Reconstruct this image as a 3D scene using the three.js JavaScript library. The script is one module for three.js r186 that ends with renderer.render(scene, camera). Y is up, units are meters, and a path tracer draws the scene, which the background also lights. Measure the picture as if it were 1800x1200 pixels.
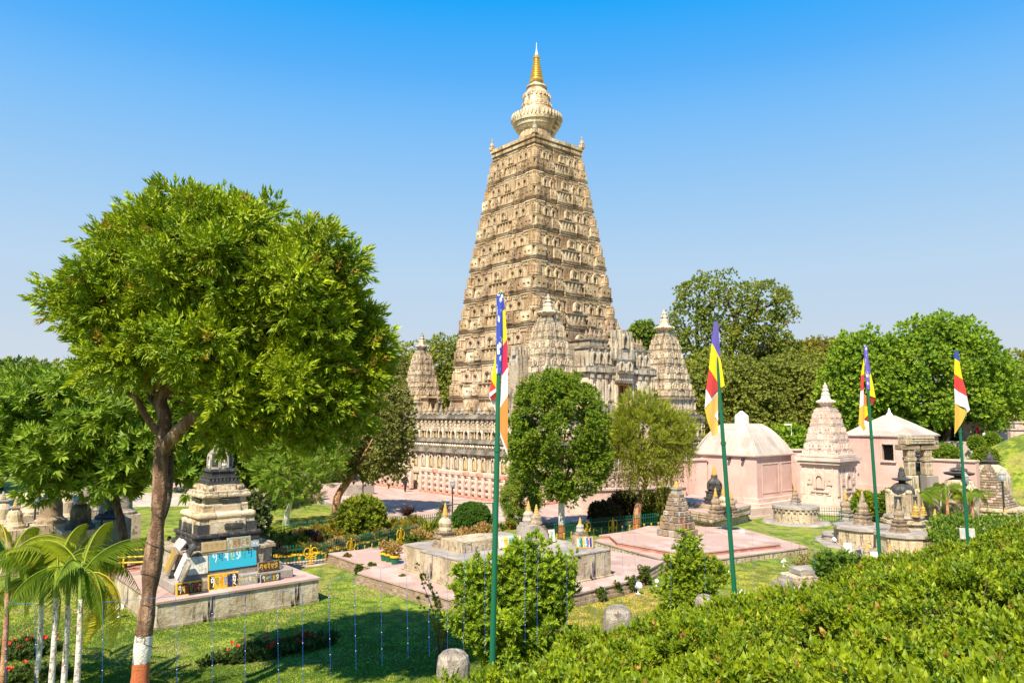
import * as THREE from 'three';
import { RoundedBoxGeometry } from 'three/addons/geometries/RoundedBoxGeometry.js';
import { MarchingCubes } from 'three/addons/objects/MarchingCubes.js';

// ---------------------------------------------------------------- camera, sky, sun, exposure
const scene = new THREE.Scene();
const EYE = 8, PITCH = 5.59 * Math.PI / 180, FPX = 1308;
const camera = new THREE.PerspectiveCamera(2 * Math.atan(600 / FPX) * 180 / Math.PI, 1.5, 0.1, 4000);
camera.position.set(0, EYE, 0);
camera.rotation.x = PITCH;
scene.add(camera);
const renderer = new THREE.WebGLRenderer({ antialias: true });
renderer.toneMapping = THREE.LinearToneMapping;
const EXPOSURE = 1.8;
renderer.toneMappingExposure = EXPOSURE;
renderer.shadowMap.enabled = true;

const SUN_EL = 52 * Math.PI / 180, SUN_AZ = 21 * Math.PI / 180;      // behind the camera, a little to the left
const sunDir = new THREE.Vector3(-Math.sin(SUN_AZ) * Math.cos(SUN_EL), Math.sin(SUN_EL), Math.cos(SUN_AZ) * Math.cos(SUN_EL));
const sun = new THREE.DirectionalLight(new THREE.Color(1.0, 0.895, 0.70), 5.0);
sun.name = 'sun';
sun.position.copy(sunDir).multiplyScalar(200).add(new THREE.Vector3(0, 0, -50));
sun.target.position.set(0, 0, -50);
sun.castShadow = true;
Object.assign(sun.shadow.camera, { left: -120, right: 120, top: 120, bottom: -120, near: 1, far: 500 });
sun.shadow.mapSize.set(4096, 4096);
scene.add(sun, sun.target);
{
  const w = 64, h = 512, data = new Float32Array(w * h * 4);
  // linear colour of clear air against elevation in degrees
  const stops = [[-90, .30, .30, .26], [-4, .45, .47, .47], [0, .72, .77, .83], [4.7, .615, .705, .81], [7, .555, .69, .835], [10.7, .50, .68, .875], [16, .35, .605, .905], [22.2, .188, .51, .955], [25.4, .10, .44, .96], [30.4, .012, .385, .96], [45, .010, .30, .82], [90, .010, .24, .68]];
  for (let j = 0; j < h; j++) {
    const el = (j + .5) / h * 180 - 90;
    let k = 0; while (k < stops.length - 2 && el > stops[k + 1][0]) k++;
    const a = stops[k], b = stops[k + 1]; let t = Math.min(1, Math.max(0, (el - a[0]) / (b[0] - a[0])));
    for (let i = 0; i < w; i++) { for (let c = 0; c < 3; c++) data[(j * w + i) * 4 + c] = (a[c + 1] + (b[c + 1] - a[c + 1]) * t) / EXPOSURE; data[(j * w + i) * 4 + 3] = 1; }
  }
  const t = new THREE.DataTexture(data, w, h, THREE.RGBAFormat, THREE.FloatType);
  t.mapping = THREE.EquirectangularReflectionMapping; t.magFilter = THREE.LinearFilter; t.colorSpace = THREE.LinearSRGBColorSpace; t.needsUpdate = true;
  scene.background = t; scene.environment = t;
}
scene.environmentIntensity = 1; scene.backgroundIntensity = 1;

// ---------------------------------------------------------------- helpers
const V = (x, y, z) => new THREE.Vector3(x, y, z);
const PI = Math.PI, TAU = 2 * PI;
function rng(seed) { let s = seed >>> 0; return () => { s = (s + 0x6d2b79f5) | 0; let t = Math.imul(s ^ (s >>> 15), 1 | s); t = (t + Math.imul(t ^ (t >>> 7), 61 | t)) ^ t; return ((t ^ (t >>> 14)) >>> 0) / 4294967296; }; }
const R0 = rng(20240);
const rr = (a, b, r = R0) => a + (b - a) * r();
const lerp = (a, b, t) => a + (b - a) * t, clamp = (x, a = 0, b = 1) => Math.min(b, Math.max(a, x));
const smooth = (a, b, x) => { const t = clamp((x - a) / (b - a)); return t * t * (3 - 2 * t); };
// a survey of the place from the 1800 x 1200 photograph: G() the point on level y, D() the point at a forward distance
function sight(px, py) { const x = (px - 900) / FPX, y = (600 - py) / FPX, c = Math.cos(PITCH), s = Math.sin(PITCH); return V(x, y * c + s, y * s - c); }
const G = (px, py, y = 0) => { const d = sight(px, py); return d.multiplyScalar((y - EYE) / d.y).add(V(0, EYE, 0)); };
const D = (px, py, dist) => { const d = sight(px, py); return d.multiplyScalar(dist / -d.z).add(V(0, EYE, 0)); };
const hAt = (py, dist, px = 900) => D(px, py, dist).y;
const M4 = new THREE.Matrix4(), Q = new THREE.Quaternion(), E = new THREE.Euler();
function T(x = 0, y = 0, z = 0, rx = 0, ry = 0, rz = 0, sx = 1, sy = sx, sz = sx) { return new THREE.Matrix4().compose(V(x, y, z), new THREE.Quaternion().setFromEuler(new THREE.Euler(rx, ry, rz, 'YXZ')), V(sx, sy, sz)); }

// MB gathers shapes (with uv in metres and a tint) that become ONE mesh
class MB {
  constructor() { this.p = []; this.n = []; this.c = []; this.u = []; }
  add(g, m, col) {
    const pos = g.attributes.position, idx = g.index, cnt = idx ? idx.count : pos.count, nor = g.attributes.normal, v = V(), n = V();
    const nm = m ? new THREE.Matrix3().getNormalMatrix(m) : null, flip = m && m.determinant() < 0, keep = g.userData.keepUV ? g.attributes.uv : null;
    const c = col === undefined ? null : Array.isArray(col) ? col : [col, col, col];
    for (let q = 0; q < cnt; q++) {
      const k = flip ? (q % 3 === 1 ? q + 1 : q % 3 === 2 ? q - 1 : q) : q, i = idx ? idx.getX(k) : k;
      v.fromBufferAttribute(pos, i); n.fromBufferAttribute(nor, i);
      if (m) { v.applyMatrix4(m); n.applyMatrix3(nm).normalize(); }
      this.p.push(v.x, v.y, v.z); this.n.push(n.x, n.y, n.z);
      if (c) this.c.push(c[0], c[1], c[2]); else this.c.push(1, 1, 1);
      if (keep) this.u.push(keep.getX(i), keep.getY(i)); else this.u.push(0, 0);
    }
    if (!keep) {      // box projection, triangle by triangle
      const b = this.p.length / 3 - cnt;
      for (let t = 0; t < cnt; t += 3) {
        let ax = 0, ay = 0, az = 0;
        for (let k = 0; k < 3; k++) { const o = (b + t + k) * 3; ax += this.n[o]; ay += this.n[o + 1]; az += this.n[o + 2]; }
        ax = Math.abs(ax); ay = Math.abs(ay); az = Math.abs(az);
        for (let k = 0; k < 3; k++) {
          const o = (b + t + k) * 3, x = this.p[o], y = this.p[o + 1], z = this.p[o + 2], w = (b + t + k) * 2;
          if (ay >= ax && ay >= az) { this.u[w] = x; this.u[w + 1] = z; } else if (ax >= az) { this.u[w] = z + 3.3; this.u[w + 1] = y; } else { this.u[w] = x; this.u[w + 1] = y; }
        }
      }
    }
    return this;
  }
  box(w, h, d, x, y, z, ry = 0, col, rx = 0, rz = 0) { return this.add(BOX, T(x, y, z, rx, ry, rz, w, h, d), col); }      // centre
  bx(w, h, d, x, y0, z, col, ry = 0) { return this.add(BOX, T(x, y0 + h / 2, z, 0, ry, 0, w, h, d), col); }                 // on its base
  geo() {
    const g = new THREE.BufferGeometry();
    g.setAttribute('position', new THREE.BufferAttribute(new Float32Array(this.p), 3));
    g.setAttribute('normal', new THREE.BufferAttribute(new Float32Array(this.n), 3));
    g.setAttribute('color', new THREE.BufferAttribute(new Float32Array(this.c), 3));
    g.setAttribute('uv', new THREE.BufferAttribute(new Float32Array(this.u), 2));
    return g;
  }
  build(name, mat, parent) { return part(name, this.geo(), mat, parent); }
}
const BOX = new THREE.BoxGeometry(1, 1, 1);
const used = {}, kin = new WeakMap();
function numbered(name) { const n = (used[name] = (used[name] ?? -1) + 1); return n ? name + '_' + String(n).padStart(3, '0') : name; }
function part(name, geo, mat, parent, m) {
  const o = new THREE.Mesh(geo, mat); o.castShadow = o.receiveShadow = true;
  if (m) { m.decompose(o.position, o.quaternion, o.scale); }
  if (parent) { let k = kin.get(parent); if (!k) kin.set(parent, k = {}); const n = (k[name] = (k[name] ?? -1) + 1); o.name = n ? name + '_' + String(n).padStart(3, '0') : name; parent.add(o); } else { o.name = numbered(name); scene.add(o); }
  return o;
}
function thing(name, label, category, pos = V(0, 0, 0), turn = 0, group) {
  const o = new THREE.Group(); o.name = numbered(name); o.position.copy(pos); o.rotation.y = turn; scene.add(o);
  return tag(o, label, category, group);
}
function tag(o, label, category, group) { o.userData.label = label; o.userData.category = category; if (group) o.userData.group = group; return o; }
function struct(name, geo, mat) { const o = part(name, geo, mat); o.userData.kind = 'structure'; return o; }
function copyOf(src, label, pos, turn = 0, s = 1, group) {
  const c = src.clone(); c.name = numbered(src.name.replace(/_\d{3}$/, '')); c.userData = { ...src.userData }; c.userData.label = label; if (group) c.userData.group = group;
  c.position.copy(pos); c.rotation.y = turn; c.scale.setScalar(s); scene.add(c); return c;
}
// shapes
function frustum(w0, d0, w1, d1, h) {     // on its base, four sides
  const a = w0 / 2, b = d0 / 2, c = w1 / 2, d = d1 / 2;
  const P = [[-a, 0, -b], [a, 0, -b], [a, 0, b], [-a, 0, b], [-c, h, -d], [c, h, -d], [c, h, d], [-c, h, d]];
  const F = [[3, 2, 6, 7], [2, 1, 5, 6], [1, 0, 4, 5], [0, 3, 7, 4], [7, 6, 5, 4], [0, 1, 2, 3]], p = [];
  for (const f of F) for (const i of [f[0], f[1], f[2], f[0], f[2], f[3]]) p.push(...P[i]);
  const g = new THREE.BufferGeometry(); g.setAttribute('position', new THREE.BufferAttribute(new Float32Array(p), 3)); g.computeVertexNormals(); return g;
}
function prism(pts, h, y0 = 0) {          // pts: [x, z] round the outline; an upright prism
  const s = new THREE.Shape(pts.map(([x, z]) => new THREE.Vector2(x, -z)));
  const g = new THREE.ExtrudeGeometry(s, { depth: h, bevelEnabled: false }); g.rotateX(-PI / 2); g.translate(0, y0, 0); return g;
}
const lathe = (pts, seg = 20) => new THREE.LatheGeometry(pts.map(([r, y]) => new THREE.Vector2(Math.max(r, 1e-4), y)), seg);
// a lathe with creased rings: every band gets its own normals
function turned(pts, seg = 20) { const mb = []; const g = lathe(pts, seg).toNonIndexed(); g.computeVertexNormals(); return g; }
function tube(pts, r, seg = 8, n = pts.length * 3, r1) {
  const c = new THREE.CatmullRomCurve3(pts), g = new THREE.TubeGeometry(c, n, 1, seg), P = g.attributes.position, ctr = V();
  for (let i = 0; i <= n; i++) { c.getPointAt(i / n, ctr); const rad = typeof r === 'function' ? r(i / n) : r1 === undefined ? r : lerp(r, r1, i / n);
    for (let j = 0; j <= seg; j++) { const k = i * (seg + 1) + j; P.setXYZ(k, ctr.x + (P.getX(k) - ctr.x) * rad, ctr.y + (P.getY(k) - ctr.y) * rad, ctr.z + (P.getZ(k) - ctr.z) * rad); } }
  g.computeVertexNormals(); return g;
}
function bar(a, b, r, seg = 6, r1 = r) { const d = b.clone().sub(a), g = new THREE.CylinderGeometry(r1, r, d.length(), seg); g.applyMatrix4(new THREE.Matrix4().compose(a.clone().add(b).multiplyScalar(.5), new THREE.Quaternion().setFromUnitVectors(V(0, 1, 0), d.clone().normalize()), V(1, 1, 1))); return g; }
const archShape = (w, h, hole) => { const s = hole ? new THREE.Path() : new THREE.Shape(), r = w / 2; s.moveTo(-r, 0); s.lineTo(r, 0); s.lineTo(r, h - r); s.absarc(0, h - r, r, 0, PI, false); s.lineTo(-r, 0); return s; };
const ext = (s, d, curve = 6) => new THREE.ExtrudeGeometry(s, { depth: d, bevelEnabled: false, curveSegments: curve });
const rbox = (w, h, d, r = .02) => new RoundedBoxGeometry(w, h, d, 1, Math.min(r, w / 2.1, h / 2.1, d / 2.1));
function rough(g, amt, seed = 1) {         // uneven, chipped: moves equal corners equally
  const P = g.attributes.position, h = (x, y, z, k) => { const s = Math.sin(x * 127.1 + y * 311.7 + z * 74.7 + k * 53.3 + seed * 17.17) * 43758.5453; return (s - Math.floor(s)) - .5; };
  for (let i = 0; i < P.count; i++) { const x = Math.round(P.getX(i) * 1e3) / 1e3, y = Math.round(P.getY(i) * 1e3) / 1e3, z = Math.round(P.getZ(i) * 1e3) / 1e3; P.setXYZ(i, P.getX(i) + h(x, y, z, 1) * amt, P.getY(i) + h(x, y, z, 2) * amt, P.getZ(i) + h(x, y, z, 3) * amt); }
  g.computeVertexNormals(); return g;
}

// ---------------------------------------------------------------- textures
const HASH = new Float32Array(65536); { const r = rng(77); for (let i = 0; i < 65536; i++) HASH[i] = r(); }
function vnoise(x, y, px, py, s) {         // tileable value noise, period px, py
  const xi = Math.floor(x), yi = Math.floor(y), fx = x - xi, fy = y - yi, u = fx * fx * (3 - 2 * fx), v = fy * fy * (3 - 2 * fy);
  const h = (a, b) => HASH[((((a % px) + px) % px) * 7919 + (((b % py) + py) % py) * 104729 + s * 15731) & 65535];
  return lerp(lerp(h(xi, yi), h(xi + 1, yi), u), lerp(h(xi, yi + 1), h(xi + 1, yi + 1), u), v);
}
function fbm(u, v, fu, fv, oct, s) { let a = .5, t = 0, n = 0; for (let i = 0; i < oct; i++) { t += a * vnoise(u * fu, v * fv, fu, fv, s + i * 7); n += a; a *= .55; fu *= 2; fv *= 2; } return t / n; }
const toS = (c) => Math.round(255 * clamp(c <= .0031308 ? c * 12.92 : 1.055 * Math.pow(c, 1 / 2.4) - .055));
function texture(size, fn, srgb = true, rep = 1) {
  const d = new Uint8Array(size * size * 4);
  for (let y = 0; y < size; y++) for (let x = 0; x < size; x++) { const c = fn((x + .5) / size, (y + .5) / size), o = (y * size + x) * 4; for (let k = 0; k < 3; k++) d[o + k] = srgb ? toS(c[k]) : Math.round(255 * clamp(c[k])); d[o + 3] = 255; }
  const t = new THREE.DataTexture(d, size, size); t.wrapS = t.wrapT = THREE.RepeatWrapping; t.magFilter = THREE.LinearFilter; t.minFilter = THREE.LinearMipmapLinearFilter;
  if (srgb) t.colorSpace = THREE.SRGBColorSpace; t.repeat.set(rep, rep); t.needsUpdate = true; return t;
}
const mix3 = (a, b, t) => [lerp(a[0], b[0], t), lerp(a[1], b[1], t), lerp(a[2], b[2], t)];
// weathered stone or plaster: mottling, drip stains with ragged edges, lichen, grain. Colours are linear albedo.
function stoneTex({ base, light, dark, stain = [.05, .045, .04], mott = .5, drip = .5, lich = .3, grain = .1, seed = 1, size = 512, dripF = 34 }) {
  return (u, v) => {
    let c = mix3(base, light, smooth(.42, .72, fbm(u, v, 5, 5, 4, seed)) * mott * 1.4);
    c = mix3(c, dark, smooth(.5, .75, fbm(u, v, 4, 4, 5, seed + 31)) * mott);
    const d = fbm(u, v, dripF, 3, 3, seed + 57), reach = fbm(u, v, 6, 4, 3, seed + 91);
    c = mix3(c, stain, smooth(.52, .74, d) * smooth(.40, .66, reach) * drip);
    c = mix3(c, stain, smooth(.60, .72, fbm(u, v, 14, 14, 4, seed + 13)) * smooth(.45, .62, fbm(u, v, 3, 3, 2, seed + 5)) * lich);
    const g = 1 + (fbm(u, v, 120, 120, 2, seed + 3) - .5) * 2 * grain;
    return [c[0] * g, c[1] * g, c[2] * g];
  };
}
const bumpTex = texture(512, (u, v) => { const a = fbm(u, v, 16, 16, 5, 400) * .7 + fbm(u, v, 90, 90, 2, 410) * .3; return [a, a, a]; }, false);
function std(o) { const { rep, bump, ...rest } = o; const m = new THREE.MeshStandardMaterial({ roughness: .9, metalness: 0, vertexColors: true, ...rest }); if (bump) { const b = bumpTex.clone(); b.repeat.set(rep ?? .5, rep ?? .5); b.needsUpdate = true; m.bumpMap = b; m.bumpScale = bump; } return m; }
function stone(o) { const t = texture(o.size ?? 512, stoneTex(o), true, o.rep ?? .17); return std({ map: t, bump: o.bump ?? .05, rep: (o.rep ?? .17) * 2.2, roughness: o.roughness ?? .92 }); }
const M = {};
M.temple = stone({ base: [.505, .355, .21], light: [.69, .555, .385], dark: [.30, .185, .10], stain: [.115, .07, .04], mott: .85, drip: .8, lich: .55, seed: 3, rep: .11, size: 1024, bump: .10 });
M.white = stone({ base: [.60, .49, .36], light: [.78, .70, .58], dark: [.40, .30, .20], stain: [.085, .07, .05], mott: .7, drip: .85, lich: .45, seed: 11, rep: .13, size: 1024, bump: .08 });
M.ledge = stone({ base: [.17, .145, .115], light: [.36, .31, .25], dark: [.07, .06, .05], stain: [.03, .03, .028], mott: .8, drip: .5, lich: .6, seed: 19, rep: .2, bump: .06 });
M.pink = stone({ base: [.62, .385, .335], light: [.68, .465, .415], dark: [.54, .315, .265], stain: [.42, .24, .19], mott: .6, drip: .4, lich: .2, seed: 23, rep: .12, grain: .05, bump: .015 });
M.pinkLight = stone({ base: [.58, .44, .37], light: [.65, .53, .47], dark: [.51, .34, .28], stain: [.32, .20, .16], mott: .6, drip: .35, lich: .3, seed: 29, rep: .16, grain: .05, bump: .03 });
M.cream = stone({ base: [.62, .475, .40], light: [.69, .57, .50], dark: [.56, .39, .33], stain: [.36, .16, .12], mott: .6, drip: .2, lich: .12, seed: 37, rep: .2, grain: .05, bump: .03 });
M.roof = stone({ base: [.47, .395, .34], light: [.55, .485, .43], dark: [.36, .285, .235], stain: [.30, .25, .21], mott: .8, drip: .5, lich: .3, seed: 41, rep: .18, grain: .07, bump: .03 });
M.paving = stone({ base: [.42, .285, .245], light: [.50, .36, .315], dark: [.33, .21, .175], stain: [.22, .14, .115], mott: .8, drip: 0, lich: .3, seed: 43, rep: .2, grain: .10, bump: .015 });
M.redStone = stone({ base: [.52, .20, .13], light: [.62, .30, .22], dark: [.38, .13, .085], stain: [.2, .08, .06], mott: .7, drip: .2, lich: .2, seed: 47, rep: .35, bump: .03 });
M.railStone = stone({ base: [.60, .44, .37], light: [.70, .56, .49], dark: [.45, .27, .20], stain: [.24, .14, .11], mott: .7, drip: .3, lich: .35, seed: 53, rep: .3, bump: .05 });
M.concrete = stone({ base: [.46, .365, .245], light: [.57, .475, .35], dark: [.31, .235, .15], stain: [.085, .066, .045], mott: .8, drip: 1.25, lich: .45, seed: 59, rep: .28, dripF: 44, bump: .035 });
M.slab = stone({ base: [.31, .265, .23], light: [.42, .365, .315], dark: [.20, .17, .148], stain: [.11, .10, .085], mott: .7, drip: .1, lich: .6, seed: 61, rep: .3, bump: .03 });
M.brown = stone({ base: [.34, .245, .16], light: [.47, .36, .25], dark: [.20, .14, .09], stain: [.05, .045, .04], mott: .8, drip: .4, lich: .6, seed: 67, rep: .5, bump: .06 });
M.black = stone({ base: [.058, .055, .055], light: [.13, .12, .11], dark: [.03, .03, .032], stain: [.02, .02, .02], mott: .9, drip: .3, lich: .3, seed: 71, rep: .6, bump: .04, roughness: .7 });
M.beige = stone({ base: [.53, .415, .275], light: [.63, .53, .385], dark: [.39, .285, .17], stain: [.085, .066, .045], mott: .8, drip: .75, lich: .6, seed: 73, rep: .4, bump: .04 });
M.dome = stone({ base: [.28, .235, .19], light: [.43, .37, .31], dark: [.13, .108, .09], stain: [.06, .05, .045], mott: .9, drip: .4, lich: .7, seed: 79, rep: .6, grain: .16, bump: .05 });
M.boulder = stone({ base: [.38, .33, .26], light: [.47, .41, .34], dark: [.3, .25, .2], stain: [.1, .09, .07], mott: .8, drip: 0, lich: .5, seed: 83, rep: .7, grain: .14, bump: .06 });
const paint = (r, g, b, rough = .45, extra = {}) => std({ color: new THREE.Color().setRGB(r, g, b), roughness: rough, ...extra });
M.green = paint(.008, .125, .062, .38); M.fence = paint(.004, .11, .065, .4); M.yellow = paint(.78, .47, .015, .42); M.gold = paint(.86, .54, .13, .3, { metalness: .75 });
M.gilt = paint(.62, .40, .10, .55, { bump: .02, rep: 3 }); M.whitePaint = paint(.78, .77, .74, .6, { bump: .02, rep: 2 }); M.iron = paint(.03, .03, .03, .5); M.blueCord = paint(.02, .11, .55, .5); M.spotWhite = paint(.82, .82, .83, .35);
M.orangePaint = std({ color: new THREE.Color().setRGB(.56, .15, .055), roughness: .85, bump: .04, rep: 2 });
M.dark = paint(.012, .011, .01, .8); M.door = paint(.48, .19, .025, .5);
const barkMap = (a, b, seed) => texture(256, (u, v) => mix3(a, b, smooth(.35, .7, fbm(u, v, 14, 4, 5, seed))), true, .6);
M.bark = std({ map: barkMap([.15, .078, .045], [.40, .25, .165], 501), bump: .06, rep: .8 });
M.barkDark = std({ map: barkMap([.05, .036, .026], [.14, .10, .075], 521), bump: .05, rep: .8 });
M.barkTan = std({ map: barkMap([.36, .17, .085], [.55, .31, .18], 531), bump: .05, rep: .8 });
M.limewash = std({ map: texture(256, (u, v) => mix3([.70, .66, .62], [.33, .25, .2], smooth(.57, .72, fbm(u, v, 9, 6, 5, 541))), true, .8), bump: .04, rep: .8 });
M.glass = new THREE.MeshPhysicalMaterial({ color: 0xffffff, roughness: .08, transmission: .9, thickness: 0, ior: 1.45 });
M.soil = std({ map: texture(256, (u, v) => mix3([.10, .062, .036], [.20, .13, .08], fbm(u, v, 8, 8, 5, 551)), true, .5), bump: .05, rep: .5 });
// ---------------------------------------------------------------- the setting: ground, plaza, paths, terraces, banks
const YAW = 40.5 * PI / 180;               // every wall of the place stands at this turn
const grassTex = texture(1024, (u, v) => {
  const a = fbm(u, v, 6, 6, 5, 601), b = fbm(u, v, 110, 110, 3, 611), c = fbm(u, v, 22, 22, 4, 621);
  let k = mix3([.085, .145, .008], [.235, .29, .018], smooth(.32, .68, c));
  k = mix3(k, [.28, .25, .06], smooth(.54, .74, a) * .75);
  const g = .62 + b * .78; return [k[0] * g, k[1] * g, k[2] * g];
}, true, 1);
M.grass = std({ map: grassTex, bump: .05, rep: 1, roughness: 1 });
M.grass.bumpMap.repeat.set(9, 9);
// dry and bare patches of the lawn: place, radius, how dry
const DRY = [[G(1075, 1075), 4.2, .9], [G(1180, 1090), 3, .5], [G(560, 915), 3.5, .65], [G(610, 912), 3, .9], [G(480, 1015), 1.2, .25], [G(1380, 1020), 3, .6], [G(500, 1010), 3, .15], [G(70, 1090), 4, .15], [G(990, 1110), 3, .55], [G(1670, 935), 3, .5]];
{
  const xs = [], zs = [];
  for (let x = -60; x <= 60; x += 1.25) xs.push(x);
  for (let z = 0; z >= -110; z -= 1.25) zs.push(z);
  const wide = [70, 85, 110, 150, 230, 400, 900, 2500]; for (const w of wide) { xs.push(w); xs.unshift(-w); zs.push(-w - 50); } zs.unshift(12); zs.unshift(60); zs.unshift(400);
  const p = [], n = [], c = [], u = [], idx = [];
  for (const z of zs) for (const x of xs) {
    p.push(x, (vnoise(x * .23 + 50, z * .23 + 50, 999, 999, 3) - .5) * .05, z); n.push(0, 1, 0);
    let d = 0; for (const [q, r, k] of DRY) { const e = Math.hypot(x - q.x, z - q.z) / r + (vnoise(x * .9 + 90, z * .9 + 90, 999, 999, 5) - .5) * .9; d = Math.max(d, k * (1 - smooth(.55, 1.15, e))); }
    const t = .86 + .3 * vnoise(x * .3 + 70, z * .3 + 70, 999, 999, 9); c.push(lerp(1, 2.1, d) * t, lerp(1, 1.25, d) * t, lerp(1, 2.3, d) * t); u.push(x / 9, z / 9);
  }
  const W = xs.length; for (let j = 0; j < zs.length - 1; j++) for (let i = 0; i < W - 1; i++) { const a = j * W + i; idx.push(a, a + 1, a + W, a + 1, a + W + 1, a + W); }
  const g = new THREE.BufferGeometry(); g.setAttribute('position', new THREE.BufferAttribute(new Float32Array(p), 3)); g.setAttribute('normal', new THREE.BufferAttribute(new Float32Array(n), 3)); g.setAttribute('color', new THREE.BufferAttribute(new Float32Array(c), 3)); g.setAttribute('uv', new THREE.BufferAttribute(new Float32Array(u), 2)); g.setIndex(idx); g.computeVertexNormals();
  struct('lawn_ground', g, M.grass);
}
const poly = (list, y = 0) => list.map((q) => { const g = G(q[0], q[1], y); return [g.x, g.z]; });
function outline(pts) { let a = 0; pts.forEach(([x, z], i) => { const [x2, z2] = pts[(i + 1) % pts.length]; a += x * z2 - x2 * z; }); return a > 0 ? pts : pts.slice().reverse(); }
function grow(pts, d) {                     // offsets an outline outwards
  pts = outline(pts); const n = pts.length;
  return pts.map((p, i) => { const a = pts[(i + n - 1) % n], b = pts[(i + 1) % n]; const e1 = V(p[0] - a[0], 0, p[1] - a[1]).normalize(), e2 = V(b[0] - p[0], 0, b[1] - p[1]).normalize(); const n1 = V(e1.z, 0, -e1.x), n2 = V(e2.z, 0, -e2.x), m = n1.clone().add(n2).normalize(); const k = d / Math.max(.4, m.dot(n1)); return [p[0] + m.x * k, p[1] + m.z * k]; });
}
// plaza round the temple
const PLAZA_Y = .25;
{
  const front = poly([[560, 880], [609, 893], [667, 905], [767, 912], [905, 918]], PLAZA_Y);
  const pts = [...front, [9, -55], [24, -72], [30, -120], [-60, -120], [-50, -92], ...poly([[651, 859]], PLAZA_Y).map(([x, z]) => [x - 12, z + 6])];
  const top = new MB().add(prism(outline(pts), PLAZA_Y - .02)); struct('plaza', top.geo(), M.paving);
  const k = new MB(); for (let i = 0; i < 4; i++) { const [x0, z0] = front[i], [x1, z1] = front[i + 1], L = Math.hypot(x1 - x0, z1 - z0); k.box(L, .3, .22, (x0 + x1) / 2, .15, (z0 + z1) / 2, -Math.atan2(z1 - z0, x1 - x0)); }
  struct('kerb', k.geo(), M.slab);
}
struct('path', new MB().add(prism(outline(poly([[470, 1004], [560, 994], [672, 968], [640, 958], [540, 974], [452, 984]], .03)), .03)).geo(), M.paving);
struct('path', new MB().add(prism(outline([[-75, -62], [-28, -66], [-18, -70], [-18, -76.5], [-30, -77], [-75, -75]]), .06)).geo(), M.roof);
struct('path', new MB().add(prism(outline(poly([[1500, 905], [1560, 908], [1690, 905], [1790, 900], [1790, 893], [1690, 890], [1560, 888]], .05)), .05)).geo(), M.roof);
// terraces: a thin pink paved top on courses of rendered stone
function terrace(pts, h, mats, name = 'paved_terrace', courses = 2, y0 = 0, tint) {
  pts = outline(pts);
  const top = new MB().add(prism(grow(pts, .035), .07, y0 + h - .07)); struct(name, top.geo(), mats[0]);
  const w = new MB(); for (let i = 0; i < courses; i++) { const a = (h - .07) / courses; w.add(prism(grow(pts, (courses - 1 - i) * .09), a - .02, y0 + i * a), undefined, tint); w.add(prism(grow(pts, (courses - 1 - i) * .09 - .03), .03, y0 + i * a + a - .025)); }
  struct('terrace_wall', w.geo(), mats[1]);
}
const TA = .5, TB = .38, TB2 = .62;
terrace([...poly([[577, 972], [655, 998], [629, 1006], [773, 1047], [893, 1083], [972, 1052], [1100, 1022], [1166, 986], [1075, 968], [1000, 952], [800, 948], [671, 962]], TA)], TA, [M.paving, M.brown], 'paved_terrace', 3);
terrace(poly([[1044, 949], [1195, 991], [1420, 961], [1300, 927], [1140, 924]], TB), TB, [M.paving, M.beige], 'paved_terrace', 1);
terrace(poly([[1055, 940], [1072, 941], [1085, 952], [1222, 976], [1240, 970], [1372, 955], [1366, 950], [1262, 928], [1137, 929]], TB2), TB2 - TB, [M.paving, M.redStone], 'raised_terrace', 1, TB);
// the bank with the hedge in the foreground; s counts metres from the flagpoles towards the camera, t along them
const BANK = { o: V(-.26, 0, -12.6), u: V(.781, 0, -.624), n: V(.624, 0, .781) };
const bankAt = (t, s, y = 0) => V(BANK.o.x + BANK.u.x * t + BANK.n.x * s, y, BANK.o.z + BANK.u.z * t + BANK.n.z * s);
const bankH = (s, t) => { const k = s < -3.2 ? 0 : s < 0 ? 3.33 * smooth(-3.2, .4, s) : 3.33 + .23 * Math.min(s, 4) + Math.max(0, s - 4) * .14; return k * (1 - .34 * (1 - smooth(-3.2, -.4, t + Math.max(0, s) * .3))) * smooth(-14, -6, t + Math.max(0, s) * .35 + 2) + (s > -1 ? .3 * (vnoise(t * .5 + 40, s * .5 + 40, 999, 999, 21) - .5) : 0); };
{
  const p = [], u = [], idx = [], c = [], W = 41, H = 71;
  for (let j = 0; j < H; j++) for (let i = 0; i < W; i++) { const s = -3.4 + i * .42, t = -14 + j * 1, y = bankH(s, t), q = bankAt(t, s, y - .02); p.push(q.x, q.y, q.z); u.push(t * .5, s * .5); c.push(1, 1, 1); }
  for (let j = 0; j < H - 1; j++) for (let i = 0; i < W - 1; i++) { const a = j * W + i; idx.push(a, a + W, a + 1, a + 1, a + W, a + W + 1); }
  const g = new THREE.BufferGeometry(); g.setAttribute('position', new THREE.BufferAttribute(new Float32Array(p), 3)); g.setAttribute('color', new THREE.BufferAttribute(new Float32Array(c), 3)); g.setAttribute('uv', new THREE.BufferAttribute(new Float32Array(u), 2)); g.setIndex(idx); g.computeVertexNormals();
  if (g.attributes.normal.getY(20) < 0) { g.setIndex(idx.map((_, i) => idx[i - i % 3 + [0, 2, 1][i % 3]])); g.computeVertexNormals(); }
  struct('embankment', g, M.soil);
}
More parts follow.
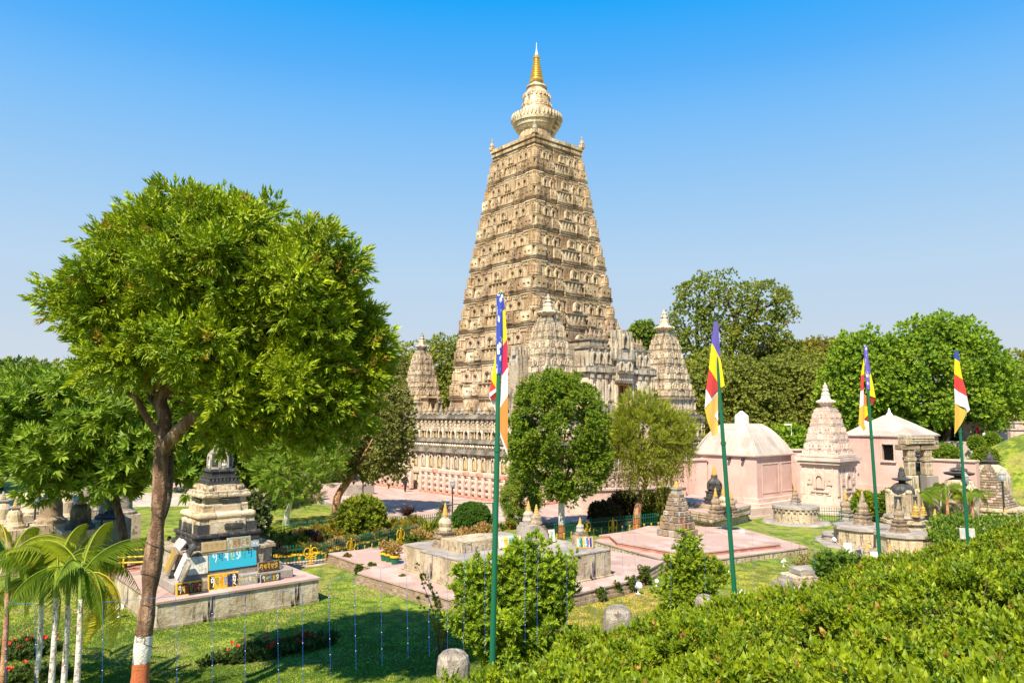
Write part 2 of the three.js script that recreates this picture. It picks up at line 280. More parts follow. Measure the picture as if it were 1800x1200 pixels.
// grass mound and the raised ground beyond on the right
{
  const mound = (x, z) => { const r = Math.hypot((x - 56) / 20, (z + 74) / 12); return 6.6 * (1 - smooth(.1, 1.0, r)); };
  const p = [], u = [], idx = [], c = [], W = 61, H = 41;
  for (let j = 0; j < H; j++) for (let i = 0; i < W; i++) { const x = 34 + i * .75, z = -88 + j * .7; p.push(x, mound(x, z) - .04, z); u.push(x / 9, z / 9); const t = 1.05 + .4 * vnoise(x * .35 + 40, z * .35 + 140, 999, 999, 4); c.push(.82 * t, .76 * t, .9 * t); }
  for (let j = 0; j < H - 1; j++) for (let i = 0; i < W - 1; i++) { const a = j * W + i; idx.push(a, a + W, a + 1, a + 1, a + W, a + W + 1); }
  const g = new THREE.BufferGeometry(); g.setAttribute('position', new THREE.BufferAttribute(new Float32Array(p), 3)); g.setAttribute('color', new THREE.BufferAttribute(new Float32Array(c), 3)); g.setAttribute('uv', new THREE.BufferAttribute(new Float32Array(u), 2)); g.setIndex(idx); g.computeVertexNormals();
  struct('grass_mound', g, M.grass);
  struct('upper_terrace', new MB().add(prism(outline([[44, -86], [140, -80], [140, -160], [30, -160], [38, -92]]), 4.9)).geo(), M.roof);
}
// ---------------------------------------------------------------- carved masonry, shared shapes (unit size, front at z = 1 of the depth)
const holed = (holes) => { const s = new THREE.Shape([new THREE.Vector2(-.5, 0), new THREE.Vector2(.5, 0), new THREE.Vector2(.5, 1), new THREE.Vector2(-.5, 1)]); for (const [x, y, r] of holes) { const p = new THREE.Path(); p.absarc(x, y, r, 0, TAU, true); s.holes.push(p); } return ext(s, 1, 4); };
const BLOCK = [holed([[-.22, .42, .12], [.22, .42, .12]]), holed([[0, .45, .17]]), holed([[-.3, .3, .1], [0, .62, .1], [.3, .3, .1]])];
const arched = (wi, hi, point = 0) => { const s = point ? new THREE.Shape() : archShape(1, 1); if (point) { s.moveTo(-.5, 0); s.lineTo(.5, 0); s.lineTo(.5, .5); s.quadraticCurveTo(.45, .8, 0, 1.05); s.quadraticCurveTo(-.45, .8, -.5, .5); s.lineTo(-.5, 0); } s.holes.push(archShape(wi, hi, true)); return ext(s, 1, 4); };
const NICHE = arched(.6, .8), NICHE_P = arched(.58, .76, 1);
const FIGURE = (() => { const m = new MB(); m.add(new THREE.SphereGeometry(.5, 8, 5), T(0, .16, 0, 0, 0, 0, 1.0, .36, .7)); m.add(new THREE.SphereGeometry(.5, 8, 5), T(0, .46, 0, 0, 0, 0, .6, .62, .5)); m.add(new THREE.SphereGeometry(.5, 8, 6), T(0, .86, .03, 0, 0, 0, .3, .34, .34)); return m.geo(); })();   // a seated carved figure
const tint = (r, a = .85, b = 1.12) => { const t = a + (b - a) * r(); return [t, t * lerp(.97, 1.01, r()), t * lerp(.93, 1.02, r())]; };
// one storey of a stepped spire: wall, ledges, rows of pierced blocks, pilasters, arched niches; four faces. Niches come back as a list of matrices.
function tier(m, niches, w0, w1, h, y0, seed, o = {}) {
  const r = rng(seed), tn = o.tone ?? [1, 1, 1], mul = (c, k = 1) => [c[0] * tn[0] * k, c[1] * tn[1] * k, c[2] * tn[2] * k], TT = (a, b) => mul(tint(r, a, b));
  const ledge = o.ledge ?? .75, w = (w0 + w1) / 2, d = w * .0195 * (o.proud ?? 1);
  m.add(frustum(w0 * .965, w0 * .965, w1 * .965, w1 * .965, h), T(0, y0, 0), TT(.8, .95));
  const CP = d * 1.0, MP = d * 1.1;          // how far the corner strips and the centre bay stand proud
  const slab = (y, t, over, k) => {      // a ledge that follows the stepped plan, broken by upright channels
    const ww = lerp(w0, w1, y / h), hw = ww * .4825; m.bx(hw * 2, t, hw * 2, 0, y0 + y, 0, mul(tint(r, .8, .95)));
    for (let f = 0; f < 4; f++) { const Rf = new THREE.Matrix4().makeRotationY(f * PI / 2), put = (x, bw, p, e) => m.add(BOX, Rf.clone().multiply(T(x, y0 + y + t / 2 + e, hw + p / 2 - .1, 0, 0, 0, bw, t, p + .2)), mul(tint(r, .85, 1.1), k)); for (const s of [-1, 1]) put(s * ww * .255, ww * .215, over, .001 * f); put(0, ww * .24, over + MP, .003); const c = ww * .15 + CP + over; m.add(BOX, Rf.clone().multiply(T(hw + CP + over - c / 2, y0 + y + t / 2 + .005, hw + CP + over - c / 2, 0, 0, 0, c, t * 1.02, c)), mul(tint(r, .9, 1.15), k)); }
  };
  for (let f = 0; f < 4; f++) { const Rf = new THREE.Matrix4().makeRotationY(f * PI / 2), hw0 = w0 * .4825, hw1 = w1 * .4825, c0 = w0 * .14 + CP, c1 = w1 * .14 + CP; m.add(frustum(c0, c0, c1, c1, h * .98), Rf.clone().multiply(new THREE.Matrix4().set(1, (hw1 - hw0 + (c0 - c1) / 2 * 0) / (h * .98), 0, hw0 + CP - c0 / 2, 0, 1, 0, y0, 0, (hw1 - hw0) / (h * .98), 1, hw0 + CP - c0 / 2, 0, 0, 0, 1)), TT(.85, 1.05)); m.add(frustum(w0 * .225, .3, w1 * .225, .3, h * .98), Rf.clone().multiply(new THREE.Matrix4().set(1, 0, 0, 0, 0, 1, 0, y0, 0, (hw1 - hw0) / (h * .98), 1, hw0 + MP - .15, 0, 0, 0, 1)), TT(.8, .98)); }
  slab(0, h * .045, d * .75, ledge * .66); slab(h * .05, h * .032, d * .45, 1.2); slab(h * .085, h * .026, d * .95, ledge * 1.15); slab(h * .955, h * .035, d * .3, 1.08);  // bottom slabs tinted dark: lichen, plus undercut shade put into the colour
  const dent = Math.max(6, Math.round(w / .42));
  for (let f = 0; f < 4; f++) {
    const Rf = new THREE.Matrix4().makeRotationY(f * PI / 2), zf = (y) => lerp(w0, w1, y / h) * .4825;
    const pr = (x) => (Math.abs(x) > .39 ? CP : Math.abs(x) < .115 ? MP : 0), sx = (x) => x * w + (Math.abs(x) > .39 ? Math.sign(x) * CP * .75 : 0), el = (g, x, y, ew, eh, ed, col) => m.add(g, Rf.clone().multiply(T(sx(x), y0 + y * h, zf(y * h) - .01 + pr(x), 0, 0, 0, ew * w, eh * h, ed)), col);
    const bx = (x, y, ew, eh, ed, col) => m.add(BOX, Rf.clone().multiply(T(sx(x), y0 + (y + eh / 2) * h, zf((y + eh) * h) - .02 + pr(x), 0, 0, 0, ew * w, eh * h, ed * 2)), col);
    // pierced block row with little roofs
    for (const [x, bw, k, up] of [[-.425, .135, 0, .02], [-.3, .085, 1, 0], [-.195, .095, 2, .03], [.195, .095, 2, .03], [.3, .085, 1, 0], [.425, .135, 0, .02]]) {
      const hh = .255 + up + r() * .03, c = TT(.82, 1.18); el(BLOCK[k], x, .125, bw, hh, d * (1.0 + up * 16), c);
      bx(x, .125 + hh, bw * 1.14, .026, d * 1.6, mul(tint(r, .85, 1.1), ledge * .62)); bx(x, .158 + hh, bw * .9, .03, d * 1.2, TT(.9, 1.1));  // little roofs darkened: lichen and the shade line below, in the colour
    }
    for (let i = 0; i < dent; i++) { const x = -.46 + .92 * (i + .5) / dent; if (Math.abs(x) > .13) bx(x, .895, .42 / dent, .028, d * .9, TT(.7, 1)); }
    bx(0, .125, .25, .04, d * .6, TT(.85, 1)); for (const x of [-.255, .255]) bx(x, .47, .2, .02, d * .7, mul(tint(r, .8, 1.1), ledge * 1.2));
    // pilasters and niches above
    for (const s of [-1, 1]) {
      for (const [x, pw] of [[.255, .03], [.15, .034], [.37, .035]]) { bx(s * x, .5, pw, .34, d * 1.1, TT(.9, 1.15)); bx(s * x, .84, pw * 1.7, .04, d * 1.5, TT(.8, 1.1)); bx(s * x, .5, pw * 1.5, .04, d * 1.4, TT(.8, 1.1)); }
      for (const [x, nw, nh] of [[.315, .078, .32], [.202, .072, .29]]) niches.push([Rf.clone().multiply(T(s * x * w, y0 + .5 * h, zf(.5 * h) - .015, 0, 0, 0, nw * w, nh * h, d * 1.3)), 1, TT(.9, 1.25)]);
    }
    // centre bay: tall panel with a large arched niche over a pillared recess
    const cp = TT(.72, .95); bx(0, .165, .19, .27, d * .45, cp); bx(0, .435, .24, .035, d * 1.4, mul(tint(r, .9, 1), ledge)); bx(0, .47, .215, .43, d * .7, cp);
    for (const x of [-.075, -.025, .025, .075]) bx(x, .17, .018, .25, d * .95, TT(.8, 1.1));
    niches.push([Rf.clone().multiply(T(0, y0 + .53 * h, zf(.53 * h) + MP + d * .68, 0, 0, 0, .105 * w, .29 * h, d * 1.2)), 0, TT(1, 1.3)]);
    // ribbed cushions at the corner
    const q = (y) => w * .445 * lerp(w0, w1, y) / w + CP;
    const rad = w * .062;
    for (const [a, b, k] of [[.5, .56, 1.0], [.575, .78, .93], [.79, .85, 1.04]]) m.add(new THREE.CylinderGeometry(rad * k, rad * k, (b - a) * h, 12), Rf.clone().multiply(T(q(a), y0 + (a + b) / 2 * h, q(a))), TT(.85, 1.15));
    for (let i = 0; i < 7; i++) { const a = PI / 4 + (i - 3) * .42; m.add(BOX, Rf.clone().multiply(T(q(.6) + Math.sin(a) * rad, y0 + .675 * h, q(.6) + Math.cos(a) * rad, 0, a, 0, rad * .2, .2 * h, rad * .16)), TT(.9, 1.2)); }
  }
}
function nicheSet(list, parent, mat, name = 'niche', shapes = [NICHE, NICHE_P]) {
  const cache = {};
  for (const [mx, k, c] of list) {
    const key = k + ':' + Math.round(c[0] * 6); const g = (cache[key] ??= new MB().add(shapes[k], undefined, c).add(FIGURE, T(0, .03, .22, 0, 0, 0, .46, .6, .5), c.map((v) => Math.min(1.5, v * 1.2))).geo());
    part(name, g, mat, parent, mx);
  }
}
// bell-shaped stone finial with a fluted cushion
function finialGeo(h, r, col = 1, flutes = 16) {
  const m = new MB(), P = (l) => l.map(([a, b]) => [a * r, b * h]);
  m.add(turned(P([[.62, 0], [.62, .07], [.55, .08], [.7, .14], [1, .2], [1.02, .26], [.9, .3], [.62, .33], [.55, .36], [.5, .46], [.46, .5], [.5, .51], [.48, .54], [.36, .6], [.34, .66], [.4, .67], [.38, .7], [.26, .76], [.25, .8], [.29, .81], [.27, .84], [.14, .9], [.04, 1], [0, 1]]), 16), undefined, col);
  for (let i = 0; i < flutes; i++) { const a = i / flutes * TAU; m.add(new THREE.SphereGeometry(1, 5, 4), T(Math.cos(a) * r * .98, h * .235, Math.sin(a) * r * .98, 0, 0, 0, r * .14, h * .05, r * .14), col); }
  return m.geo();
}
function turret(parent, name, x, z, y0, side, top, H, mat, seed, o = {}) {     // parts: body, niches, finial
  const m = new MB(), ni = [], n = o.tiers ?? 4, r = rng(seed), base = o.base ?? .2, bh = (H - y0) * base;
  // plain lower storey with mouldings and panels
  m.bx(side * 1.1, bh * .1, side * 1.1, 0, 0, 0, .9); m.bx(side * 1.04, bh * .09, side * 1.04, 0, bh * .1, 0, 1.05); m.bx(side, bh * .66, side, 0, bh * .19, 0, 1.08); m.bx(side * 1.06, bh * .07, side * 1.06, 0, bh * .83, 0, 1); m.bx(side * 1.12, bh * .1, side * 1.12, 0, bh * .9, 0, o.baseLedge ?? .6);
  for (let f = 0; f < 4; f++) for (const k of [-.36, -.12, .12, .36]) { const Rf = new THREE.Matrix4().makeRotationY(f * PI / 2); m.add(BOX, Rf.clone().multiply(T(k * side, bh * .5, side / 2, 0, 0, 0, side * .035, bh * .6, side * .05)), 1.1); if (k > 0 || !o.doorFace) m.add(BOX, Rf.clone().multiply(T((k - .12) * side + (k < 0 ? .24 : 0) * 0, bh * .5, side / 2, 0, 0, 0, side * .12, bh * .45, side * .03)), 1.0); }
  let y = bh, hs = H - y0 - bh; const wAt = (t) => lerp(side * .98, top, Math.pow(t, o.taper ?? 1.25)), tot = [...Array(n)].map((_, i) => 1.15 - i * .3 / n), sum = tot.reduce((a, b) => a + b);
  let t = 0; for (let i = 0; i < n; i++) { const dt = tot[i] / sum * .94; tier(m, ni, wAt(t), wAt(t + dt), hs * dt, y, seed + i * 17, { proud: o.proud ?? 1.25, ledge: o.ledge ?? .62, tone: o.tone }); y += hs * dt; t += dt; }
  m.bx(top * 1.02, hs * .025, top * 1.02, 0, y, 0, o.ledge ?? .5); m.bx(top * .9, hs * .035, top * .9, 0, y + hs * .025, 0, .8);
  const body = part(name, m.geo(), mat, parent, T(x, y0, z));
  nicheSet(ni.filter(([mx]) => o.all || Math.abs(mx.elements[8]) + Math.abs(mx.elements[10]) > 0), body, mat);
  part('finial', finialGeo(o.fin ?? 2.4, top * (o.finR ?? .5), o.finTint ?? .9), mat, body, T(0, y + hs * .06 - .02, 0));
  return body;
}
// ---------------------------------------------------------------- the temple
const TC = V(2.8, 0, -81.25);
const temple = thing('temple', 'tall stepped pyramid temple of carved tan stone with golden spire, on a high podium', 'temple', TC, YAW);
{
  const d1 = V(-Math.sin(YAW), 0, -Math.cos(YAW)), d2 = V(Math.cos(YAW), 0, -Math.sin(YAW));
  // width of the spire from its left edge in the survey
  const edge = (px, py) => { let a = .5, b = 20; for (let i = 0; i < 40; i++) { const s = (a + b) / 2, q = TC.clone().addScaledVector(d1, s / 2).addScaledVector(d2, -s / 2), y = hAt(py, -q.z, px), zc = -q.z * Math.cos(PITCH) + (y - EYE) * Math.sin(PITCH); if (900 + FPX * q.x / zc > px) a = s; else b = s; } const q = TC.clone().addScaledVector(d1, a / 2).addScaledVector(d2, -a / 2); return [hAt(py, -q.z, px), a]; };
  const prof = [[793, 703], [797, 672], [803, 628], [812, 566], [826, 486], [848, 376], [869, 268]].map((e) => edge(...e));
  const sideAt = (y) => { let k = 0; while (k < prof.length - 2 && y > prof[k + 1][0]) k++; const [y0, s0] = prof[k], [y1, s1] = prof[k + 1]; return lerp(s0, s1, (y - y0) / (y1 - y0)); };
  const ridge = [700, 632, 570, 511, 453, 400, 348, 297, 252].map((py) => { let y = 20; for (let i = 0; i < 30; i++) { const s = sideAt(y), q = TC.clone().addScaledVector(d1, -s / 2).addScaledVector(d2, -s / 2); y = hAt(py, -q.z, 937); } return y; });
  const SP_TOP = ridge[8];
  for (let i = 0; i < 8; i++) {
    const m = new MB(), ni = [], y0 = ridge[i], y1 = ridge[i + 1], k = i / 7, pale = 1 - smooth(0, .35, k);
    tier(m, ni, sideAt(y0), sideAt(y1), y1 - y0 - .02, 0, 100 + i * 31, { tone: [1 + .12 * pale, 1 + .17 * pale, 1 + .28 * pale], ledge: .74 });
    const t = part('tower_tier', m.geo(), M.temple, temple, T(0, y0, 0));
    nicheSet(ni, t, M.temple);
  }
  { // lower mouldings of the spire and its core
    const m = new MB(), s = sideAt(ridge[0]); let y = 7.6; for (const [hh, o, k] of [[.5, .5, .8], [.35, .2, 1.05], [.3, .45, .7], [.5, .1, 1.1]]) { m.bx(s + o * 2, hh, s + o * 2, 0, y, 0, k); y += hh; }
    m.bx(s, Math.max(.1, ridge[0] - y + .01), s, 0, y, 0, 1); m.build('tower_base', M.temple, temple);
  }
  { // crowning slab, drum, fluted cushion and bell tiers
    const m = new MB(), s = sideAt(SP_TOP); m.bx(s * 1.0, .25, s * 1.0, 0, SP_TOP, 0, .75); m.bx(s + .25, .3, s + .25, 0, SP_TOP + .25, 0, 1); m.bx(s + .1, .22, s + .1, 0, SP_TOP + .55, 0, .6); m.bx(s + .4, .38, s + .4, 0, SP_TOP + .77, 0, 1.05); m.build('top_cornice', M.temple, temple);
    const Y = (py) => hAt(py, -TC.z, 943), rp = (px) => px * .0652, y0 = SP_TOP + 1.0, c = new MB();
    const prof = [[rp(31), y0], [rp(31), Y(236)], [rp(33), Y(234)], [rp(36), Y(229)], [rp(38), Y(228)], [rp(40), Y(222)], [rp(42), Y(221)], [rp(43.5), Y(216)], [rp(43), Y(211)], [rp(39), Y(206)], [rp(32), Y(200)], [rp(29), Y(198)], [rp(27), Y(194)], [rp(27.5), Y(192)], [rp(25), Y(190)], [rp(25), Y(184)], [rp(24), Y(183)], [rp(23.5), Y(176)], [rp(22.5), Y(175)], [rp(22), Y(168)], [rp(20), Y(165)], [rp(17), Y(161)], [rp(16), Y(157)], [rp(18.5), Y(155.5)], [rp(17.5), Y(153)], [rp(12), Y(150)], [rp(10), Y(149)], [rp(9.8), Y(144)], [0, Y(144)]];
    c.add(turned(prof, 40), undefined, [1.1, 1.16, 1.22]);
    for (let i = 0; i < 40; i++) { const a = i / 40 * TAU; c.add(new THREE.SphereGeometry(1, 6, 5), T(Math.cos(a) * rp(42.2), Y(211), Math.sin(a) * rp(42.2), 0, 0, 0, .2, .42, .2), [1.05, 1.08, 1.1]); if (i % 2) { c.add(BOX, T(Math.cos(a) * rp(25), Y(187), Math.sin(a) * rp(25), 0, -a, 0, .16, .32, .24), [1.1, 1.1, 1.1]); c.add(BOX, T(Math.cos(a) * rp(23), Y(171), Math.sin(a) * rp(23), 0, -a, 0, .22, .35, .2), [1.3, 1.35, 1.5]); c.add(new THREE.SphereGeometry(1, 6, 4), T(Math.cos(a) * rp(31.3), Y(231), Math.sin(a) * rp(31.3), 0, 0, 0, .3, .3, .12), [1.2, 1.25, 1.4]); } }
    c.build('crown_cushion', M.temple, temple);
    const sp = []; sp.push([rp(9), Y(145)], [rp(12.6), Y(144)], [rp(13.2), Y(142)], [rp(12), Y(139.5)], [rp(9), Y(138)]);
    for (let i = 0; i < 8; i++) { const t = i / 8, ra = rp(lerp(11, 5.2, t)), ya = lerp(137, 105, t); sp.push([ra * .82, Y(ya)], [ra, Y(ya - 1)], [ra, Y(ya - 2.2)], [ra * .8, Y(ya - 3)]); }
    sp.push([rp(4), Y(104)], [rp(6.4), Y(103)], [rp(6.6), Y(101)], [rp(5), Y(98.5)], [rp(2.4), Y(97)], [0, Y(97)]);
    part('golden_spire', turned(sp, 24), M.gold, temple);
    part('spire_tip', turned([[rp(3), Y(97)], [rp(2.6), Y(94)], [rp(1.5), Y(90)], [rp(.8), Y(84)], [rp(.4), Y(75)], [0, Y(74)]], 10), M.whitePaint, temple);
    const cf = s / 2 + .05; const fg = new MB().bx(.62, .5, .62, 0, 0, 0, 1).geo();
    const fin = new MB().add(turned([[.3, 0], [.36, .12], [.33, .25], [.28, .45], [.2, .62], [.24, .66], [.16, .74], [.12, .95], [.03, 1.3], [0, 1.3]], 10)).geo();
    for (const [a, b] of [[-1, -1], [-1, 1], [1, 1], [1, -1]]) { const p = part('corner_finial', fg, M.temple, temple, T(a * cf, SP_TOP + 1.15, b * cf, 0, 0, 0, .78)); part('bell', fin, M.slab, p, T(0, .5, 0)); }
  }
  // podium: x from X0 to X1, z from Z0 to Z1
  const X0 = -10.5, X1 = 14.9, Z0 = -12.9, Z1 = 10.5, P = new MB(), LD = new MB(), r = rng(55);
  const cx = (X0 + X1) / 2, cz = (Z0 + Z1) / 2, lx = X1 - X0, lz = Z1 - Z0, lay = (m, over, y0, y1, c) => m.bx(lx + over * 2, y1 - y0, lz + over * 2, cx, y0, cz, c);
  lay(P, .55, .1, .7, .9); lay(P, .4, .7, 1.1, 1); lay(P, .28, 1.1, 1.9, 1.05); lay(P, .42, 1.9, 2.15, 1); lay(P, .3, 2.15, 2.5, 1.1); lay(P, 0, 2.5, 4.15, 1.05);
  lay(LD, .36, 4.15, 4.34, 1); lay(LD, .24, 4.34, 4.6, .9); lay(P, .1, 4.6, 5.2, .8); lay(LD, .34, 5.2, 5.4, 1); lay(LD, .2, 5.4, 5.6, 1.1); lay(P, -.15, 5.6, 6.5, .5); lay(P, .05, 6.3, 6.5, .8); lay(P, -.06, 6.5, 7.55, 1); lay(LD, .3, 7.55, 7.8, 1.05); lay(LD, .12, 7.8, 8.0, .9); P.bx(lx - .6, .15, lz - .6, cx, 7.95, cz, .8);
  const statues = [], shrines = [];
  for (const [len, M0] of [[lz, new THREE.Matrix4().makeTranslation(X0, 0, cz).multiply(new THREE.Matrix4().makeRotationY(-PI / 2))], [lx, new THREE.Matrix4().makeTranslation(cx, 0, Z1)]]) {
    const at = (x, y, z, sx, sy, sz) => M0.clone().multiply(T(x, y, z, 0, 0, 0, sx, sy, sz)), bx = (m, x, y, w, h, d, c, z = 0) => m.add(BOX, at(x, y + h / 2, z, w, h, d * 2), c);
    const n = Math.round(len / 1.5), st = len / n;
    for (let i = 0; i <= n; i++) { const x = -len / 2 + i * st; bx(P, x, 2.5, .3, 1.6, .09, tint(r, 1, 1.15)); bx(P, x, 3.85, .42, .28, .14, tint(r, .9, 1.1)); bx(P, x, 2.5, .4, .2, .14, tint(r, .95, 1.1)); if (i < n) { statues.push([at(x + st / 2, 2.62, .0, .74, 1.36, .16), i]); bx(P, x + st / 2, 4.03, st * .6, .1, .08, 1); } }
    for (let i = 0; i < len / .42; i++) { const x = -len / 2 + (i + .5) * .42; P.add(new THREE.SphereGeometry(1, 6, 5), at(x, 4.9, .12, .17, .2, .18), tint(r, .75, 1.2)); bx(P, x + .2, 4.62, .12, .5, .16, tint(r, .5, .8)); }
    for (let i = 0; i < len / .74; i++) { const x = -len / 2 + (i + .5) * .74; bx(P, x, 6.5, .2, 1.0, .1, tint(r, .95, 1.2)); bx(P, x, 7.2, .34, .14, .16, tint(r, .9, 1.1)); bx(P, x, 6.85, .28, .1, .14, tint(r, .9, 1.1)); if (r() < .8) P.add(NICHE, at(x + .37, 6.55, -.04, .34, .7, .1), tint(r, .85, 1.15)); }
    for (let i = 0; i < len / 2.15; i++) { const x = -len / 2 + (i + .6) * 2.15; shrines.push([at(x, 5.6, -.1, .95, .92, .32), 0, tint(r, 1, 1.2)]); shrines.push([at(x + 1.07, 5.6, -.05, .3, .72, .2), 1, [1, 1, 1]]); bx(P, x + .62, 5.62, .22, .3, .1, .9); bx(P, x - .62, 5.62, .25, .35, .1, .8); }
  }
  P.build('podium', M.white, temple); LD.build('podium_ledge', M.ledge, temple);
  { const fr = [1, 1.1, .92].map((c) => new MB().add(arched(.66, .86), undefined, c).geo()), fg = new MB().add(FIGURE, T(0, .02, .35, 0, 0, 0, .5, .72, .6)).geo();
    for (const [mx, i] of statues) { const f = part('statue_niche', fr[i % 3], M.white, temple, mx); part('statue', fg, i % 4 === 0 || i % 5 === 2 ? M.slab : M.gilt, f); } }
  { const sh = new MB().add(NICHE, undefined, 1.1).add(FIGURE, T(0, .05, .3, 0, 0, 0, .4, .55, .5), .9).geo(), yf = new MB().add(FIGURE, T(0, 0, .2, 0, 0, 0, 1, 1, 1)).geo();
    for (const [mx, k] of shrines) part(k ? 'gilded_figure' : 'shrine_niche', k ? yf : sh, k ? M.gilt : M.white, temple, mx); }
  // corner turrets
  turret(temple, 'corner_turret', -5.7, 7.8, 8.0, 4.3, 1.75, 17.2, M.white, 301, { taper: 1.05, finR: .62, tone: [1.0, .98, .95], fin: 2.5, proud: 1.4 });
  turret(temple, 'corner_turret', 12.27, 7.8, 8.0, 4.4, 1.7, 17.0, M.white, 341, { taper: 1.05, finR: .62, tone: [1.02, 1.0, .97], fin: 2.8, finTint: 1.05, proud: 1.7 });
  const lt = turret(temple, 'corner_turret', -7.8, -11, 8.0, 3.2, 1.25, 15.2, M.white, 381, { taper: 1.05, finR: .62, tone: [.97, .92, .86], fin: 2.1, finTint: .8, baseLedge: .9, proud: 1.7 });
  turret(temple, 'corner_turret', 12.27, -11, 8.0, 3.2, 1.6, 15.2, M.white, 381, { tone: [.85, .76, .66], fin: 2.1, finTint: .75 });
  { // open shed porch on the left turret
    const m = new MB(); m.bx(.14, 1.75, 1.1, -.62, 0, 0, .9); m.bx(.14, 1.75, 1.1, .62, 0, 0, .9); m.bx(1.9, .16, 1.5, 0, 1.75, 0, 1.1); m.bx(1.3, .1, 1.1, 0, 0, 0, .9); const g = m.build('porch', M.temple, lt); g.position.set(-.3, .05, 2.1);
  }
  // small stupas along the parapet
  { const g = [.9, 1.05, .75].map((k) => new MB().bx(.42, .18, .42, 0, 0, 0, k).add(turned([[.2, .18], [.24, .3], [.2, .5], [.12, .56], [.15, .6], [.09, .75], [.02, 1.0], [0, 1.0]], 8), undefined, k).geo()), r = rng(71);
    for (let z = -8.6; z < 9.6; z += .95) { const k = Math.floor(r() * 3), s = rr(.75, 1.35, r); part('parapet_stupa', g[k], [M.brown, M.slab, M.temple][Math.floor(r() * 3)], temple, T(X0 + .35, 8.08, z + rr(-.2, .2, r), 0, 0, 0, s)); }
    for (let x = -9; x < 14; x += 1.2) part('parapet_stupa', g[Math.floor(r() * 3)], M.brown, temple, T(x, 8.08, Z1 - .3, 0, 0, 0, rr(.7, 1.1, r))); }
  // entrance storey on the right face
  { const m = new MB(), l = new MB(), cxp = 2.3, w = 9.9, zf = 10.1, d = 4.6, r = rng(88), wall = (x, ww, y0, h, z, c) => m.bx(ww, h, d, x, y0, z - d / 2, c);
    wall(cxp, w, 8.0, .8, zf + .25, .55); { const sw = w / 2 - .68; for (const q of [-1, 1]) wall(cxp + q * (.68 + sw / 2), sw, 8.8, 3.1, zf, 1.12); m.bx(1.36, .95, d, cxp, 10.95, zf - d / 2, 1.12); m.bx(1.36, 2.2, .2, cxp, 8.8, zf - d + .3, 1); } m.bx(w + .3, .35, d + .3, cxp, 8.75, zf - d / 2, .6);
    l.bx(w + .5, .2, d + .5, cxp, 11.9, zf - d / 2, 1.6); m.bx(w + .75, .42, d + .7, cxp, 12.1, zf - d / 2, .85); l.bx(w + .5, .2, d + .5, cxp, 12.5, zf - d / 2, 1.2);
    wall(cxp, w - .5, 12.7, 1.75, zf - .15, .72); l.bx(w - .2, .22, d + .2, cxp, 14.45, zf - d / 2 - .1, 1.1); wall(cxp - 3.0, 2.6, 14.6, .7, zf - .4, .6); l.bx(2.9, .16, d, cxp - 3, 15.3, zf - d / 2 - .3, .8); wall(cxp + 3.2, 2.2, 14.6, .35, zf - .4, .6);
    for (const x of [-4.6, -3.6, -2.5, -1.45, 1.45, 2.5, 3.6, 4.6]) { m.bx(.3, 3.1, .3, cxp + x, 8.8, zf + .04, tint(r, 1.05, 1.2)); m.bx(.46, .3, .44, cxp + x, 11.55, zf + .05, .95); m.bx(.44, .3, .42, cxp + x, 8.85, zf + .05, .9); m.bx(.22, 1.7, .22, cxp + x * .93, 12.7, zf - .1, tint(r, .7, .95)); }
    for (const x of [-3.05, 3.05]) { m.bx(.72, 2.2, .12, cxp + x, 9.2, zf + .06, 1.2); m.bx(.5, 1.9, .06, cxp + x, 9.3, zf + .13, 1.1); }
    // projecting centre with a gable
    m.bx(2.5, 3.3, .5, cxp, 11.2, zf + .2, .95); m.bx(3.1, 3.1, .3, cxp, 13.3, zf + .05, .85); l.bx(3.3, .16, .7, cxp, 13.35, zf + .2, 1.2); l.bx(2.7, .26, .95, cxp, 11.1, zf + .2, 1.2); l.bx(2.4, .16, .8, cxp, 12.05, zf + .3, 1.2);
    const gs = new THREE.Shape([[-1.75, 0], [1.75, 0], [1.6, 1.1], [1.25, 1.25], [1.1, 2.1], [.7, 2.2], [.5, 3.0], [-.5, 3.0], [-.7, 2.2], [-1.1, 2.1], [-1.25, 1.25], [-1.6, 1.1]].map((a) => new THREE.Vector2(...a))); m.add(ext(gs, 2.2), T(cxp, 13.5, zf - 1.9), .82);
    for (const x of [-1.2, -.55, .55, 1.2]) m.bx(.24, 2.0 + (Math.abs(x) < 1 ? .7 : -.2), .3, cxp + x, 13.55, zf + .3, tint(r, .8, 1.05));
    for (const x of [-1.2, 1.2]) m.bx(.3, 2.35, .5, cxp + x, 8.6, zf + .15, 1.15);
    for (let i = -4; i <= 4; i++) m.bx(.1, .6, .2, cxp + i * .26, 11.4, zf + .42, tint(r, .9, 1.15));
    for (let i = 0; i < 24; i++) m.bx(.2, .16, .3, cxp - w / 2 + .2 + i * w / 24, 12.72, zf - .02, tint(r, .5, .9));
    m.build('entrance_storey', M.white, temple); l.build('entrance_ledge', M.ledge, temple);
    const ni = []; for (const x of [-4.1, -1.95, 1.95, 4.1]) ni.push([T(cxp + x, 9.3, zf + .01, 0, 0, 0, .66, 1.7, .2), 0, [1.15, 1.15, 1.15]]); for (const x of [-4, -3.05, -2, 2, 3.05, 4]) ni.push([T(cxp + x, 12.95, zf - .16, 0, 0, 0, .8, 1.2, .25), 0, [.95, .95, .95]]); ni.push([T(cxp, 14.6, zf + .3, 0, 0, 0, 1.0, 1.5, .3), 0, [.9, .9, .9]]); for (const x of [-.6, .6]) ni.push([T(cxp + x, 12.35, zf + .45, 0, 0, 0, .7, .95, .15), 0, [1.2, 1.2, 1.2]]);
    nicheSet(ni, temple, M.white, 'entrance_niche');
